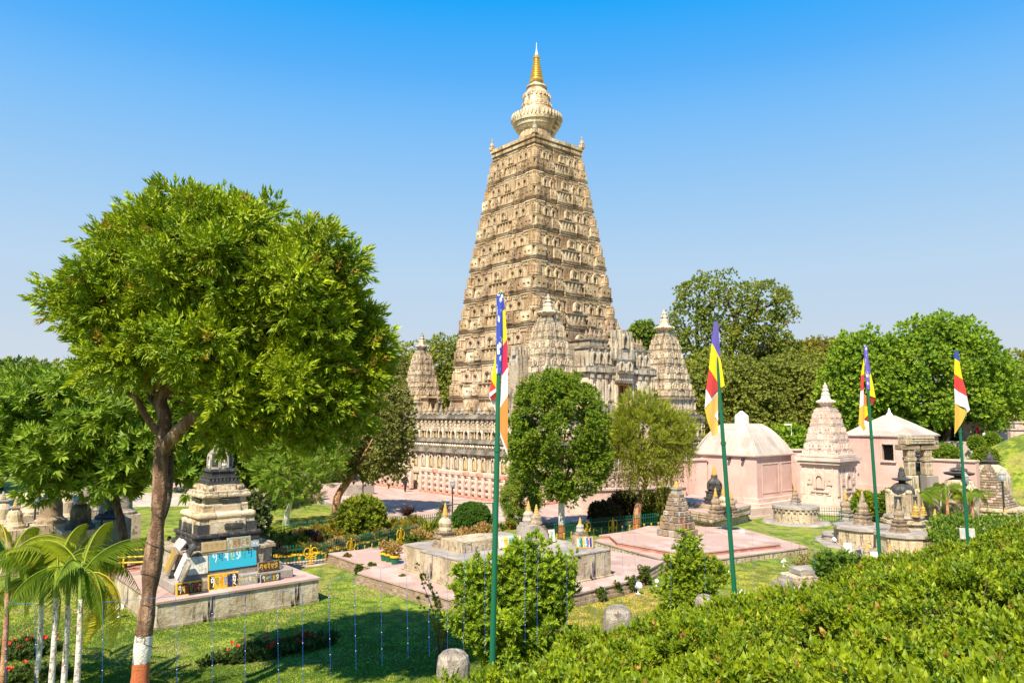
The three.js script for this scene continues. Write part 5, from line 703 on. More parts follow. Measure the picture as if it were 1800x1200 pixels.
function fence(pts, label, emblems = [], sp = .16, mat = M.fence, flowers = true) {
  const t = thing('iron_fence', label, 'fence', V(0, 0, 0)); let i0 = 0;
  for (let k = 0; k < pts.length - 1; k++) { const a = pts[k], b = pts[k + 1], L = a.distanceTo(b), n = Math.round(L / sp), ry = -Math.atan2(b.z - a.z, b.x - a.x); for (let i = 0; i < n; i++) { const p = a.clone().lerp(b, i / n); part('picket', picketG, mat, t, T(p.x, 0, p.z, 0, ry, 0)); if (flowers && i % 4 === 1) part('yellow_flower', flowerG, M.yellow, t, T(p.x, .42, p.z, 0, ry, 0).multiply(T(0, 0, .03))); }
    const c = a.clone().lerp(b, .5); for (const y of [.16, .5, .88]) part('rail', new THREE.BoxGeometry(L, .045, .03), mat, t, T(c.x, y, c.z, 0, ry, 0)); }
  for (const e of emblems) { let best = null; for (let k = 0; k < pts.length - 1; k++) for (let i = 0; i <= 40; i++) { const p = pts[k].clone().lerp(pts[k + 1], i / 40), d = p.distanceTo(e); if (!best || d < best[0]) best = [d, p, -Math.atan2(pts[k + 1].z - pts[k].z, pts[k + 1].x - pts[k].x)]; } part('ring_emblem', emblemG, M.yellow, t, T(best[1].x, 0, best[1].z, 0, best[2], 0).multiply(T(0, 0, .04, 0, 0, 0, .88))); }
  return t;
}
fence([G(476, 1000), G(567, 991), G(668, 966), G(738, 950)], 'green picket fence with yellow ring emblems along the front of the potted plants', [G(545, 994), G(617, 979), G(700, 958)]);
fence([G(440, 985), G(462, 966), G(520, 950), G(608, 942), G(735, 935), G(820, 925)], 'green picket fence behind the croton bed, below the young feathery tree', [G(461, 966), G(686, 940)]);
fence([G(975, 952), G(1040, 942), G(1090, 937), G(1175, 928)], 'green picket fence with yellow ring emblems between the round tree and the weeping tree', [G(1033, 944), G(1079, 939), G(1168, 929)]);
fence([G(1362, 917), G(1485, 920)], 'plain green picket fence on a low kerb in front of the white pagoda', [], .17, M.fence, false);
fence([G(1492, 918), G(1560, 914), G(1640, 911), G(1700, 908)], 'green picket fence behind the dark domed stupa and gateway', [G(1504, 917), G(1548, 915)]);
function tubeRail(label, pts, ys, r, mat, group, name = 'tube_railing') { const t = thing(name, label, 'railing', V(0, 0, 0)); for (let k = 0; k < pts.length; k++) part('post', new MB().add(bar(pts[k], pts[k].clone().setY(pts[k].y + ys[ys.length - 1] + r), r * 1.1, 8)).geo(), mat, t); for (let k = 0; k < pts.length - 1; k++) for (const y of ys) part('rail', new MB().add(bar(pts[k].clone().setY(pts[k].y + y), pts[k + 1].clone().setY(pts[k + 1].y + y), r, 8)).geo(), mat, t); return t; }
tubeRail('yellow tubular handrail on a low walkway behind the big leaning trunk', [G(170, 1002, .4), G(216, 1002, .4), G(260, 1000, .4), G(300, 998, .4)], [.35, .62, .95], .045, M.yellow);
struct('walkway', new MB().add(prism(outline(poly([[160, 1003], [305, 1000], [320, 985], [160, 988]], .4)), .38)).geo(), M.redStone);
tubeRail('green tubular barrier on the plaza edge beside the clipped round bush', [G(772, 915, .25), G(783, 921, .25), G(866, 917, .25)], [.55, 1.35], .035, M.green); 
const lampGeo = { post: new MB().add(turned([[.14, 0], [.14, .2], [.07, .3], [.05, .4], [.045, 2.3], [.08, 2.34], [.05, 2.4], [0, 2.4]], 12)).geo(), bowl: new MB().add(turned([[.08, 2.4], [.2, 2.5], [.21, 2.62], [.17, 2.78]], 16)).geo(), cap: new MB().add(turned([[.2, 2.78], [.22, 2.8], [.13, 2.92], [.05, 2.98], [.05, 3.02], [.015, 3.12], [0, 3.12]], 14)).geo() };
M.lampGlass = new THREE.MeshPhysicalMaterial({ color: 0xdfe6ee, roughness: .25, transmission: .75, thickness: 0 });
for (const [px, py, s, dist, l] of [[795, 916, 1.02, 0, 'black lantern post on the plaza in front of the stone railing'], [637, 899, 1.0, 0, 'black lantern post by the grey leaved tree, over the yellow green bush'], [62, 0, 1.12, 46, 'lantern post with round glass among the dome stupas, leftmost'], [180, 0, 1.12, 42, 'lantern post with round glass beside the palm, in front of the dark dome stupas'], [1765, 0, 1.3, 53, 'grey lantern post in front of the rubble stupa'], [1700, 0, 1.2, 55, 'grey lantern post just right of the fourth flagpole']]) {
  const p = dist ? D(px, 880, dist).setY(dist > 50 ? .2 : -.1) : G(px, py, .2), t = thing('street_lamp', l, 'street lamp', p); if (dist === 46) t.position.y = hAt(863, 46) - 3.12 * s; if (dist === 42) t.position.y = hAt(876, 42) - 3.12 * s; if (dist === 53) t.position.y = hAt(822, 53) - 3.12 * s; if (dist === 55) t.position.y = hAt(828, 55) - 3.12 * s; part('post', lampGeo.post, M.iron, t); part('glass_bowl', lampGeo.bowl, M.lampGlass, t); part('cap', lampGeo.cap, M.slab, t); t.scale.setScalar(s); }
{ const p = D(1393, 800, 78), t = thing('street_light', 'thin white street light pole before the dark trees, left of the white pagoda', 'street light', V(p.x, 0, p.z)); const h = hAt(746, 78); part('pole', new THREE.CylinderGeometry(.06, .09, h, 8), M.spotWhite, t, T(0, h / 2, 0)); part('lamp_head', new MB().box(.75, .12, .22, -.35, h, 0).geo(), M.spotWhite, t); }
// small white garden spotlights
{ let src = null; for (const [px, py, s, turn, l] of [[1122, 1044, 1, .4, 'white garden spotlight on the grass under the pink terrace edge, right of the tall shrub'], [1306, 946, 1, -.5, 'white garden spotlight on the lawn right of the second flagpole, near the terrace'], [1279, 1020, .9, .8, 'white garden spotlight on the lawn left of the second flagpole'], [1095, 988, .9, .2, 'white garden spotlight at the narrow grass strip between the terraces'], [1378, 996, .8, 1, 'white garden spotlight near the right corner of the pink terrace'], [1304, 1058, 1, 1.2, 'white garden spotlight just right of the second flagpole foot'], [1154, 1030, .6, .2, 'small white spotlight left of the thin shrub'], [208, 1085, 1, .6, 'white garden spotlight between the palms and the leaning trunk'], [1466, 958, .9, .3, 'white garden spotlight beside the octagonal platform'], [760, 1030, .7, .3, 'tiny white spotlight on the terrace edge left of the plinth']]) {
  const p = G(px, py); if (!src) { src = thing('spotlight', l, 'spotlight', p, turn); part('stake', new MB().add(new THREE.CylinderGeometry(.02, .03, .3, 6), T(0, .15, 0)).box(.16, .03, .16, 0, .02, 0).geo(), M.spotWhite, src); part('lamp_head', new MB().add(turned([[0, -.14], [.09, -.13], [.1, 0], [.15, .12], [.13, .13], [0, .1]], 12), T(0, .36, 0, 1.0, 0, 0)).geo(), M.spotWhite, src); src.scale.setScalar(s); } else copyOf(src, l, p, turn, s); } }
// ---------------------------------------------------------------- group of dome stupas on the left
{ const r = rng(14); const list = [[2, 920, 0.95, 42, 0, 'leftmost pale dome stupa cut by the picture edge'], [88, 915, 1.1, 41, 1, 'brown dome stupa with square cap, centre of the left group'], [24, 925, .75, 40, 3, 'small stupa with ringed yellow spire in the left group'], [113, 908, 1.0, 45, 0, 'cream bell stupa half hidden by bright leaves in the left group'], [140, 925, 1.0, 40, 2, 'dark bell stupa with pointed top, front of the left group'], [163, 895, 1.25, 46, 2, 'large grey flat topped drum behind the pointed dark stupa'], [192, 908, 1.1, 44, 2, 'black stupa with tall black point, behind the lantern post'], [212, 900, 1.25, 47, 2, 'grey brown dome stupa next to the leaning trunk'], [52, 900, 1.0, 47, 0, 'pale stupa with orange tip behind the leftmost lantern']];
  for (const [px, py, s, dist, k, l] of list) { const p = D(px, py, dist), t = thing('dome_stupa', l, 'stupa', V(p.x, 0, p.z), YAW), mat = [M.beige, M.brown, M.black, M.beige][k]; const b = new MB(); b.bx(1.9, p.y - .1 > .3 ? p.y - .1 : .3, 1.9, 0, 0, 0); part('plinth', b.geo(), M.beige, t); const y = Math.max(.3, p.y - .1); const cols = k === 2 ? M.dome : mat;
    part('dome', rough(new MB().add(turned([[.95 * s * .75, 0], [.95 * s * .75, .15], [.8 * s * .75, .22], [.68 * s * .75, .35], [.64 * s * .75, .95 * s], [.5 * s * .75, 1.2 * s], [.2 * s, 1.3 * s], [0, 1.3 * s]], 24)).geo(), .02, px), k === 2 && s < 1.2 ? M.black : cols, t, T(0, y, 0)); part('cap', new MB().bx(.42 * s, .1, .42 * s, 0, 0, 0).bx(.56 * s, .08, .56 * s, 0, .1, 0).geo(), M.slab, t, T(0, y + 1.28 * s, 0)); if (k !== 2 || s < 1.2) part('point', new MB().add(ringSpire(.16 * s, .5 * s, 4)).geo(), k === 3 || l.includes('orange') ? M.gilt : cols, t, T(0, y + 1.28 * s + .18, 0)); } 
  wall(D(-60, 950, 38).setY(0), D(262, 950, 40).setY(0), .75, 1.0, M.beige, 'long low brown stone bench wall carrying the left group of dome stupas', true, 'bench_wall', M.slab); }
// ---------------------------------------------------------------- flowerpots
const potG = new MB().add(turned([[.15, 0], [.2, .3], [.2, .3]], 14)).geo(), potRim = new MB().add(turned([[.205, .29], [.235, .29], [.235, .38], [.2, .38], [.19, .33], [0, .33]], 14)).geo();
let potSrc = null; function pot(p, s, label) { if (!potSrc) { potSrc = thing('flower_pot', label, 'flower pot', p, 0, 'green flower pots with yellow rims'); part('pot_body', potG, M.green, potSrc); part('pot_rim', potRim, M.yellow, potSrc); potSrc.scale.setScalar(s); return potSrc; } return copyOf(potSrc, label, p, 0, s); }
// ---------------------------------------------------------------- flags
const clothCol = { blue: [.03, .065, .42], purple: [.13, .10, .46], yellow: [.90, .70, .0], red: [.68, .045, .04], crimson: [.62, .01, .075], darkred: [.38, .01, .015], white: [.80, .81, .83], orange: [.86, .27, .05], amber: [.86, .47, .06], amber2: [.90, .53, .12] };
const clothM = {}; for (const k in clothCol) clothM[k] = new THREE.MeshPhysicalMaterial({ color: new THREE.Color().setRGB(...clothCol[k]), roughness: .85, transmission: .25, thickness: 0, sheen: .2, side: THREE.DoubleSide });
const sleeveMat = (a) => std({ map: texture(256, (u, v) => mix3(a, [.8, .8, .82], smooth(.56, .64, fbm(u, v, 30, 9, 4, 733)) * smooth(.3, .6, fbm(u, v, 8, 4, 2, 741))), true, 1), roughness: .6, side: THREE.DoubleSide });
function flag(label, dist, ox, oy, sc, pole, pieces, amp = .07) {
  const top = D(pole[0][0], pole[0][1], dist), foot = D(pole[1][0], pole[1][1], dist), down = foot.clone().add(foot.clone().sub(top).multiplyScalar(.12));
  const t = thing('flagpole', label[0], 'flagpole', down.clone()); const dir = top.clone().sub(down), L = dir.length(), q = new THREE.Quaternion().setFromUnitVectors(V(0, 1, 0), dir.clone().normalize()); const ins = down;
  const pm = new MB().add(new THREE.CylinderGeometry(.045, .052, L * .6, 14), T(0, L * .3, 0)).add(new THREE.CylinderGeometry(.034, .042, L * .4, 14), T(0, L * .8, 0)).add(new THREE.CylinderGeometry(.056, .056, .07, 14), T(0, L * .6, 0)); const po = part('pole', pm.geo(), M.green, t); po.quaternion.copy(q); const kn = part('pole_cap', new MB().add(new THREE.SphereGeometry(.04, 10, 8)).geo(), M.green, t); kn.position.copy(dir);
  const f = thing('flag', label[1], 'flag', top.clone());
  const P = (x, y, lay) => { const w = D(ox + x / sc, oy + y / sc, dist).sub(top); w.z += lay + amp * Math.sin(w.x * 9 + w.y * 1.3) + amp * .5 * Math.sin(w.x * 21 - w.y * 2.1 + 1); return w; };
  for (const [name, col, lay, quad] of pieces) {
    if (name === 'sleeve') { const a = P(...quad[0], 0).setZ(0), b = P(...quad[1], 0).setZ(0); const g = bar(a, b, quad[2], 14, quad[2] * .9); const m = part('sleeve', new MB().add(rough(g, .008)).geo(), sleeveMat(clothCol[col]), f); m.position.z = -.0; continue; }
    const [A, B, C, E2] = quad, n = 7, h = 9, p = [], idx = [];     // A-B top edge, E2-C bottom edge
    for (let j = 0; j <= h; j++) for (let i = 0; i <= n; i++) { const u = i / n, v = j / h, x = lerp(lerp(A[0], B[0], u), lerp(E2[0], C[0], u), v), y = lerp(lerp(A[1], B[1], u), lerp(E2[1], C[1], u), v), w = P(x, y, lay); p.push(w.x, w.y, w.z); }
    for (let j = 0; j < h; j++) for (let i = 0; i < n; i++) { const a = j * (n + 1) + i; idx.push(a, a + n + 1, a + 1, a + 1, a + n + 1, a + n + 2); }
    const g = new THREE.BufferGeometry(); g.setAttribute('position', new THREE.BufferAttribute(new Float32Array(p), 3)); g.setIndex(idx); g.computeVertexNormals(); part(name, g, clothM[col], f);
  }
}
flag(['green flagpole nearest the camera, in front of the tall shrub', 'limp striped flag nearest the camera, blue sleeve with yellow, crimson, white and orange'], 12.6, 840, 500, 3.75, [[880, 517], [866, 1142]], [
  ['sleeve', 'blue', 0, [[147, 68], [140, 588], .062]], ['white_stripe', 'white', .05, [[132, 68], [166, 68], [168, 92], [130, 90]]], ['blue_stripe', 'blue', .04, [[160, 80], [168, 82], [180, 165], [164, 175]]], ['yellow_stripe', 'yellow', .04, [[164, 172], [180, 165], [192, 362], [166, 402]]], ['red_stripe', 'crimson', .05, [[166, 402], [192, 362], [197, 545], [158, 604]]], ['white_stripe', 'white', .05, [[158, 604], [197, 545], [199, 727], [146, 812]]], ['orange_stripe', 'orange', .05, [[146, 812], [199, 727], [195, 1095], [146, 968]]], ['white_hem', 'white', .04, [[146, 968], [195, 1095], [195, 1128], [150, 1004]]],
  ['yellow_stripe', 'yellow', -.05, [[128, 380], [132, 380], [124, 690], [88, 628]]], ['red_stripe', 'red', -.05, [[88, 628], [124, 690], [122, 700], [74, 716]]], ['white_stripe', 'white', -.02, [[76, 712], [122, 680], [122, 706], [78, 742]]], ['red_stripe', 'darkred', -.03, [[78, 742], [122, 704], [122, 735], [93, 770]]], ['white_stripe', 'white', -.07, [[72, 738], [100, 738], [124, 860], [120, 850]]]], .02);
flag(['green flagpole in front of the pink shrine', 'limp striped flag, purple, yellow, red and amber, before the pink shrine'], 16.4, 1220, 555, 5.22, [[1256, 568], [1292, 1048]], [
  ['purple_stripe', 'purple', .06, [[176, 58], [212, 58], [240, 400], [160, 248]]], ['yellow_stripe', 'yellow', .06, [[160, 248], [240, 400], [276, 640], [134, 486]]], ['yellow_stripe', 'yellow', .062, [[134, 486], [276, 640], [250, 657], [245, 652]]], ['red_stripe', 'red', .06, [[134, 486], [248, 655], [152, 752], [104, 668]]], ['white_stripe', 'white', .05, [[104, 668], [152, 752], [132, 800], [92, 850]]], ['white_stripe', 'white', .045, [[152, 752], [225, 690], [222, 708], [132, 800]]], ['amber_stripe', 'amber2', .04, [[132, 798], [222, 706], [219, 1082], [164, 1106]]], ['amber_stripe', 'amber', .03, [[92, 850], [132, 798], [166, 1106], [120, 976]]], ['white_patch', 'white', .065, [[184, 916], [218, 868], [218, 968], [216, 966]]], ['purple_stripe', 'purple', -.05, [[222, 700], [240, 700], [238, 886], [222, 880]]]], .035);
flag(['green flagpole left of the gateway, before the pink house', 'limp striped flag with pale purple sleeve, red, white and amber stripes, before the pink house'], 21.5, 1490, 600, 6.66, [[1521, 607], [1547, 975]], [
  ['sleeve', 'purple', 0, [[211, 46], [246, 560], .06]], ['blue_stripe', 'purple', .05, [[238, 230], [246, 230], [268, 372], [254, 396]]], ['yellow_stripe', 'yellow', .05, [[254, 396], [268, 372], [320, 662], [262, 636]]], ['red_stripe', 'darkred', .02, [[268, 640], [322, 664], [322, 690], [280, 750]]], ['yellow_stripe', 'yellow', -.04, [[202, 190], [210, 190], [209, 382], [172, 396]]], ['red_stripe', 'red', -.04, [[172, 396], [209, 382], [202, 562], [160, 582]]], ['white_stripe', 'white', -.04, [[160, 582], [202, 562], [198, 742], [145, 776]]], ['amber_stripe', 'amber', -.04, [[145, 776], [198, 742], [196, 1052], [134, 962]]], ['white_hem', 'white', -.05, [[134, 962], [196, 1052], [198, 1100], [192, 1104]]], ['orange_stripe', 'orange', -.06, [[202, 612], [244, 630], [244, 762], [204, 744]]], ['yellow_stripe', 'yellow', -.06, [[204, 744], [250, 762], [260, 862], [204, 916]]], ['red_stripe', 'darkred', -.055, [[258, 860], [262, 862], [262, 940], [220, 916]]], ['white_hem', 'white', -.06, [[204, 914], [264, 940], [266, 990], [204, 958]]], ['amber_stripe', 'amber', -.08, [[196, 960], [204, 960], [236, 1020], [196, 1052]]]], .03);
flag(['green flagpole at the right, beyond the gateway', 'limp striped flag at the right, blue, yellow, red, white and amber bands'], 24.7, 1650, 605, 6.66, [[1679, 617], [1701, 938]], [
  ['blue_stripe', 'blue', .11, [[174, 84], [208, 84], [226, 206], [174, 168]]], ['yellow_stripe', 'yellow', .11, [[174, 168], [226, 206], [264, 410], [170, 350]]], ['red_stripe', 'red', .11, [[170, 350], [264, 410], [312, 612], [164, 516]]], ['white_stripe', 'white', .11, [[164, 516], [312, 612], [348, 766], [164, 692]]], ['white_stripe', 'white', .112, [[300, 740], [348, 766], [326, 796], [322, 790]]], ['amber_stripe', 'amber', .11, [[164, 692], [324, 790], [250, 930], [160, 1055]]], ['red_stripe', 'red', -.05, [[262, 880], [280, 870], [280, 925], [268, 925]]]], .03);
// ---------------------------------------------------------------- strings of small lights hung along the bank
{ const r = rng(404), list = [[10, 1058, 9.5], [62, 1062, 9.5], [180, 1058, 9.8], [308, 1048, 10], [372, 1046, 10.3], [430, 1044, 10.5], [487, 1040, 10.8], [531, 1036, 11], [577, 1022, 11], [622, 1008, 11.3], [669, 1000, 11.6], [714, 986, 11.8], [752, 980, 12], [787, 972, 12.2], [817, 966, 12.4], [852, 968, 12.5], [922, 950, 13], [946, 948, 13.2], [997, 946, 13.5], [1020, 944, 13.8], [1043, 950, 14], [1064, 946, 14.2], [1094, 926, 14.6], [1116, 930, 15], [1180, 920, 16], [1240, 914, 17], [1322, 905, 18], [1362, 902, 19], [1392, 906, 19.5], [1432, 900, 20]];
  list.forEach(([px, py, dist], i) => { const a = D(px, py, dist), lo = D(px + rr(-3, 4, r), Math.min(1215, py + 150 + i * 2), dist), t = thing('light_string', 'thin blue cord of tiny lamps hanging upright above the hedge and lawn', 'light string', V(0, 0, 0), 0, 'blue cords of tiny lamps'); const R = dist > 13.4 ? .0015 : .0021; part('cord', new MB().add(bar(lo, a, R, 5)).geo(), M.blueCord, t); const b = new MB(), L = a.distanceTo(lo), n = Math.round(L / .24); for (let k = 1; k < n; k++) b.add(new THREE.SphereGeometry(.0065, 6, 4), new THREE.Matrix4().setPosition(lo.clone().lerp(a, (k + rr(-.3, .3, r)) / n)), k % 3 ? [1, 1, 1] : [.1, .2, .7]); part('bulbs', b.geo(), M.spotWhite, t);
    if (i % 2 === 0 && list[i + 1]) { const c = D(list[i + 1][0], list[i + 1][1], list[i + 1][2]); part('top_cord', new MB().add(bar(a, c, R, 5)).geo(), M.blueCord, t); } });
  for (const [a, b, l] of [[[-20, 1018, 20], [262, 942, 31], 'upper yellow cord stretched over the palms'], [[-20, 1045, 20], [250, 958, 29], 'lower yellow cord stretched over the palms']]) { const p = D(...a), q = D(...b), m = p.clone().lerp(q, .5); m.y -= .12; tag(part('yellow_cord', new MB().add(tube([p, m, q], .011, 5, 12)).geo(), M.yellow), l, 'cord'); } }
// ---------------------------------------------------------------- people
function figureField(bones, cell, lo, hi, k = .05) {     // one continuous surface from tapered bones
  const size = Math.max(hi.x - lo.x, hi.y - lo.y, hi.z - lo.z), n = Math.ceil(size / cell), mc = new MarchingCubes(n, new THREE.MeshBasicMaterial(), false, false, 60000), f = mc.field, c = lo.clone().add(hi).multiplyScalar(.5), q = V(), ab = V(), pa = V();
  for (let z = 0; z < n; z++) for (let y = 0; y < n; y++) for (let x = 0; x < n; x++) { q.set((x / (n / 2) - 1), (y / (n / 2) - 1), (z / (n / 2) - 1)).multiplyScalar(size / 2).add(c); let d = 9; for (const [a, b, r0, r1] of bones) { ab.subVectors(b, a); pa.subVectors(q, a); const t = clamp(pa.dot(ab) / Math.max(1e-6, ab.lengthSq())), e = pa.addScaledVector(ab, -t).length() - lerp(r0, r1, t), h = clamp(.5 + .5 * (d - e) / k); d = lerp(d, e, h) - k * h * (1 - h); } f[z * n * n + y * n + x] = -d; }
  mc.isolation = 0; mc.update(); const g = new THREE.BufferGeometry(), m = mc.count; g.setAttribute('position', new THREE.BufferAttribute(mc.positionArray.slice(0, m * 3), 3)); g.setAttribute('normal', new THREE.BufferAttribute(mc.normalArray.slice(0, m * 3), 3)); g.scale(size / 2, size / 2, size / 2); g.translate(c.x, c.y, c.z); return g;
}
function person(label, pos, turn, o) {
  const t = thing('person', label, 'person', pos, turn), s = o.h / 1.7, st = o.stride ?? .1, skin = paint(...(o.skin ?? [.26, .13, .075]), .6), v = (x, y, z) => V(x * s, y * s, z * s), k = s;
  const hip = .86, sh = 1.38, L = [[v(-.09, hip, 0), v(-.1, .46, .03 + st), .085 * k, .06 * k], [v(-.1, .46, .03 + st), v(-.1, .08, st - .02), .058 * k, .036 * k], [v(-.1, .05, st - .03), v(-.11, .03, st + .15), .04 * k, .03 * k], [v(.09, hip, 0), v(.1, .46, .02 - st), .085 * k, .06 * k], [v(.1, .46, .02 - st), v(.1, .08, -st - .04), .058 * k, .036 * k], [v(.1, .05, -st - .05), v(.11, .03, -st + .13), .04 * k, .03 * k]];
  const A = o.arms ?? [[[-.24, 1.1, 0], [-.25, .86, .08]], [[.24, 1.1, 0], [.25, .86, .08]]]; const arms = [], sleeves = []; [-1, 1].forEach((d, i) => { const a = v(d * .17, sh - .02, 0), e = v(...A[i][0]), w = v(...A[i][1]); arms.push([a, e, .05 * k, .038 * k], [e, w, .038 * k, .027 * k]); sleeves.push([a, e.clone().lerp(a, .1), .064 * k, .055 * k]); if (o.longSleeve) sleeves.push([e, w.clone().lerp(e, .15), .052 * k, .04 * k]); const dir = w.clone().sub(e).normalize(); for (let f = 0; f < 4; f++) { const off = v((f - 1.5) * .02, 0, .012 * f); arms.push([w.clone().addScaledVector(dir, .05 * k), w.clone().addScaledVector(dir, (.15 - Math.abs(f - 1.3) * .014) * k).add(off), .013 * k, .009 * k]); } arms.push([w, w.clone().addScaledVector(dir, .08 * k), .03 * k, .032 * k], [w.clone().addScaledVector(dir, .03 * k), w.clone().addScaledVector(dir, .09 * k).add(v(-d * .035, 0, .03)), .014 * k, .01 * k]); });
  const torso = [[v(0, hip + .02, 0), v(0, 1.15, -.01), .135 * k, .125 * k], [v(0, 1.15, -.01), v(0, 1.33, 0), .13 * k, .12 * k], [v(-.13, sh - .03, 0), v(.13, sh - .03, 0), .075 * k, .075 * k]], head = [[v(0, 1.4, 0), v(0, 1.52, .01), .055 * k, .05 * k], [v(0, 1.6, .015), v(0, 1.62, .0), .085 * k, .09 * k], [v(0, 1.545, .05), v(0, 1.56, .03), .045 * k, .06 * k], [v(0, 1.585, .105), v(0, 1.6, .09), .012 * k, .012 * k], [v(-.088, 1.585, 0), v(-.088, 1.61, 0), .014 * k, .016 * k], [v(.088, 1.585, 0), v(.088, 1.61, 0), .014 * k, .016 * k]];
  const lo = v(-.75, -.02, -.5), hi = v(.75, 1.9, .5), fig = (b, cell, kk) => new MB().add(figureField(b, cell * s, lo, hi, kk)).geo();
  part('body', fig([...L, ...torso, ...arms, ...head], .034, .035), skin, t);
  const grow2 = (l, d) => l.map(([a, b, p, q]) => [a, b, p + d, q + d]);
  if (o.robe) { const g = fig([...grow2(torso, .018), ...(o.oneShoulder ? sleeves.slice(0, 1) : sleeves), [v(0, hip, 0), v(0, .15, .02), .17 * k, .2 * k], [v(-.06, hip, 0), v(-.09, .15, .05), .14 * k, .14 * k], [v(.06, hip, 0), v(.09, .15, -.02), .14 * k, .14 * k]], .03, .06); part('robe', g, paint(...o.robe, .85), t); }
  else { part('shirt', fig([...grow2(torso, .016), ...sleeves, [v(0, hip - .08, 0), v(0, 1.0, 0), .15 * k, .14 * k]], .03, .05), paint(...o.shirt, .8), t); part('trousers', fig(grow2([L[0], L[1], L[3], L[4]], .018), .03, .03), paint(...(o.pants ?? [.04, .04, .05]), .85), t); }
  if (!o.bald) part('hair', fig([[v(0, 1.645, -.015), v(0, 1.64, -.03), .092 * k, .092 * k], ...(o.long ? [[v(0, 1.62, -.06), v(0, 1.3, -.11), .07 * k, .05 * k]] : [])], .022, .02), paint(.012, .010, .009, .5), t);
  return t;
}
person('man in a white shirt walking behind the left stupa, left one of two', G(294, 1004, .1), -.6, { h: 1.72, shirt: [.68, .71, .80], pants: [.05, .05, .07], longSleeve: true });
person('man in a cream shirt walking behind the left stupa, right one of two', G(308, 1003, .1), -.9, { h: 1.7, shirt: [.74, .68, .55], pants: [.08, .07, .06] });
person('dark clothed person standing in the gap of the stone railing', G(712, 864, .25), .5, { h: 1.75, shirt: [.012, .012, .015], pants: [.012, .012, .014], longSleeve: true, skin: [.1, .05, .03], stride: .16 });
person('woman in a pale top and green skirt behind the gateway post', G(1664, 908), -.7, { h: 1.62, robe: [.62, .58, .28], long: true });
person('woman in white and dark blue walking beside the gateway post', G(1655, 909), -.4, { h: 1.66, shirt: [.72, .66, .66], pants: [.02, .04, .12], long: true });
person('person in a purple coat with one arm raised near the fourth flagpole', G(1690, 912), .5, { h: 1.72, robe: [.10, .05, .12], arms: [[[-.34, 1.5, .1], [-.42, 1.72, .14]], [[.24, 1.1, 0], [.25, .86, .08]]], longSleeve: true });
person('person in a white top standing behind the third flagpole by the pink house', G(1536, 903), .2, { h: 1.65, shirt: [.75, .73, .70], pants: [.1, .06, .05] });
{ const a = D(1721, 776, 84); person('monk in a dark red robe on the far raised terrace at the right', V(a.x, 4.9, a.z), 1.2, { h: 1.95, robe: [.36, .012, .02], oneShoulder: true, bald: true }); const b = D(1733, 790, 82); person('person in white between two clipped bushes on the far terrace', V(b.x, 4.6, b.z), .3, { h: 1.6, shirt: [.75, .76, .8], pants: [.7, .7, .72] }); }
{ for (const [p, s, l] of [[[1716, 90], 1, 'lower'], [[0, 0], 0, '']]) if (s) { const a = D(1690, 760, 88).setY(0), b = D(1830, 745, 90).setY(0); const t = wall(a, b, 7.0, .6, M.pinkLight, 'far pink stone wall with moulded coping behind the grass mound'); t.position.y = 0; const c = wall(D(1775, 770, 82).setY(0), D(1870, 765, 82).setY(0), 6.3, .5, M.railStone, 'far reddish carved railing at the right edge above the grass mound'); } }
// ---------------------------------------------------------------- foliage
const leafMat = (rough = .55, tr = .4) => new THREE.MeshPhysicalMaterial({ color: 0xffffff, roughness: rough, transmission: tr, thickness: 0, side: THREE.DoubleSide, specularIntensity: .6 });
M.leaf = leafMat(.65, .42); M.leafGloss = leafMat(.5, .38); M.leafFar = leafMat(.85, .42); M.petal = paint(.75, .02, .012, .6, { side: THREE.DoubleSide });
function leafGeo(m, mat4, len, wid, droop = .25, fold = .18) {     // a folded, bent blade along +y from the origin, appended to m
  const w = wid / 2, P = [[0, 0, 0], [-w, len * .42, fold * w], [0, len * .45, -droop * len * .12], [w, len * .42, fold * w], [0, len, -droop * len]];
  const g = new THREE.BufferGeometry(), p = []; for (const f of [[0, 2, 1], [0, 3, 2], [1, 2, 4], [2, 3, 4]]) for (const i of f) p.push(...P[i]); g.setAttribute('position', new THREE.BufferAttribute(new Float32Array(p), 3)); g.computeVertexNormals(); m.add(g, mat4); return m;
}
function whorl(n, len, wid, open = 1.0, droop = .35, seed = 1, stem = 0) {     // leaves round a twig tip that points along +y
  const m = new MB(), r = rng(seed); for (let i = 0; i < n; i++) { const a = i * 2.399 + r() * .4, t = open * rr(.55, 1.15, r), s = rr(.75, 1.15, r); leafGeo(m, new THREE.Matrix4().makeRotationY(a).multiply(T(0, stem * r(), 0, t, 0, 0)), len * s, wid * s, droop * rr(.5, 1.4, r)); } return m.geo();
}
function pinnate(n, len, lw, ll, seed = 1, curve = .3) {           // a feather leaf along +y
  const m = new MB(), r = rng(seed); for (let i = 0; i < n; i++) { const t = (i + .6) / n, y = t * len, z = -curve * len * t * t, k = Math.sin(Math.min(1, t * 1.15 + .12) * PI) * .75 + .3; for (const s of [-1, 1]) leafGeo(m, T(0, y, z, -.1 + rr(-.2, .2, r), 0, -s * (1.15 - t * .5)), ll * k, lw, .3); } return m.geo();
}
function strand(len, seed) { const m = new MB(), r = rng(seed), n = Math.round(len / .07); for (let i = 0; i < n; i++) { const y = -i * .07; leafGeo(m, T(Math.sin(i * .5 + seed) * .02, y, 0, PI * .82 + rr(-.3, .3, r), i * 2.4, 0), rr(.1, .17, r), .028, .2); } return m.geo(); }
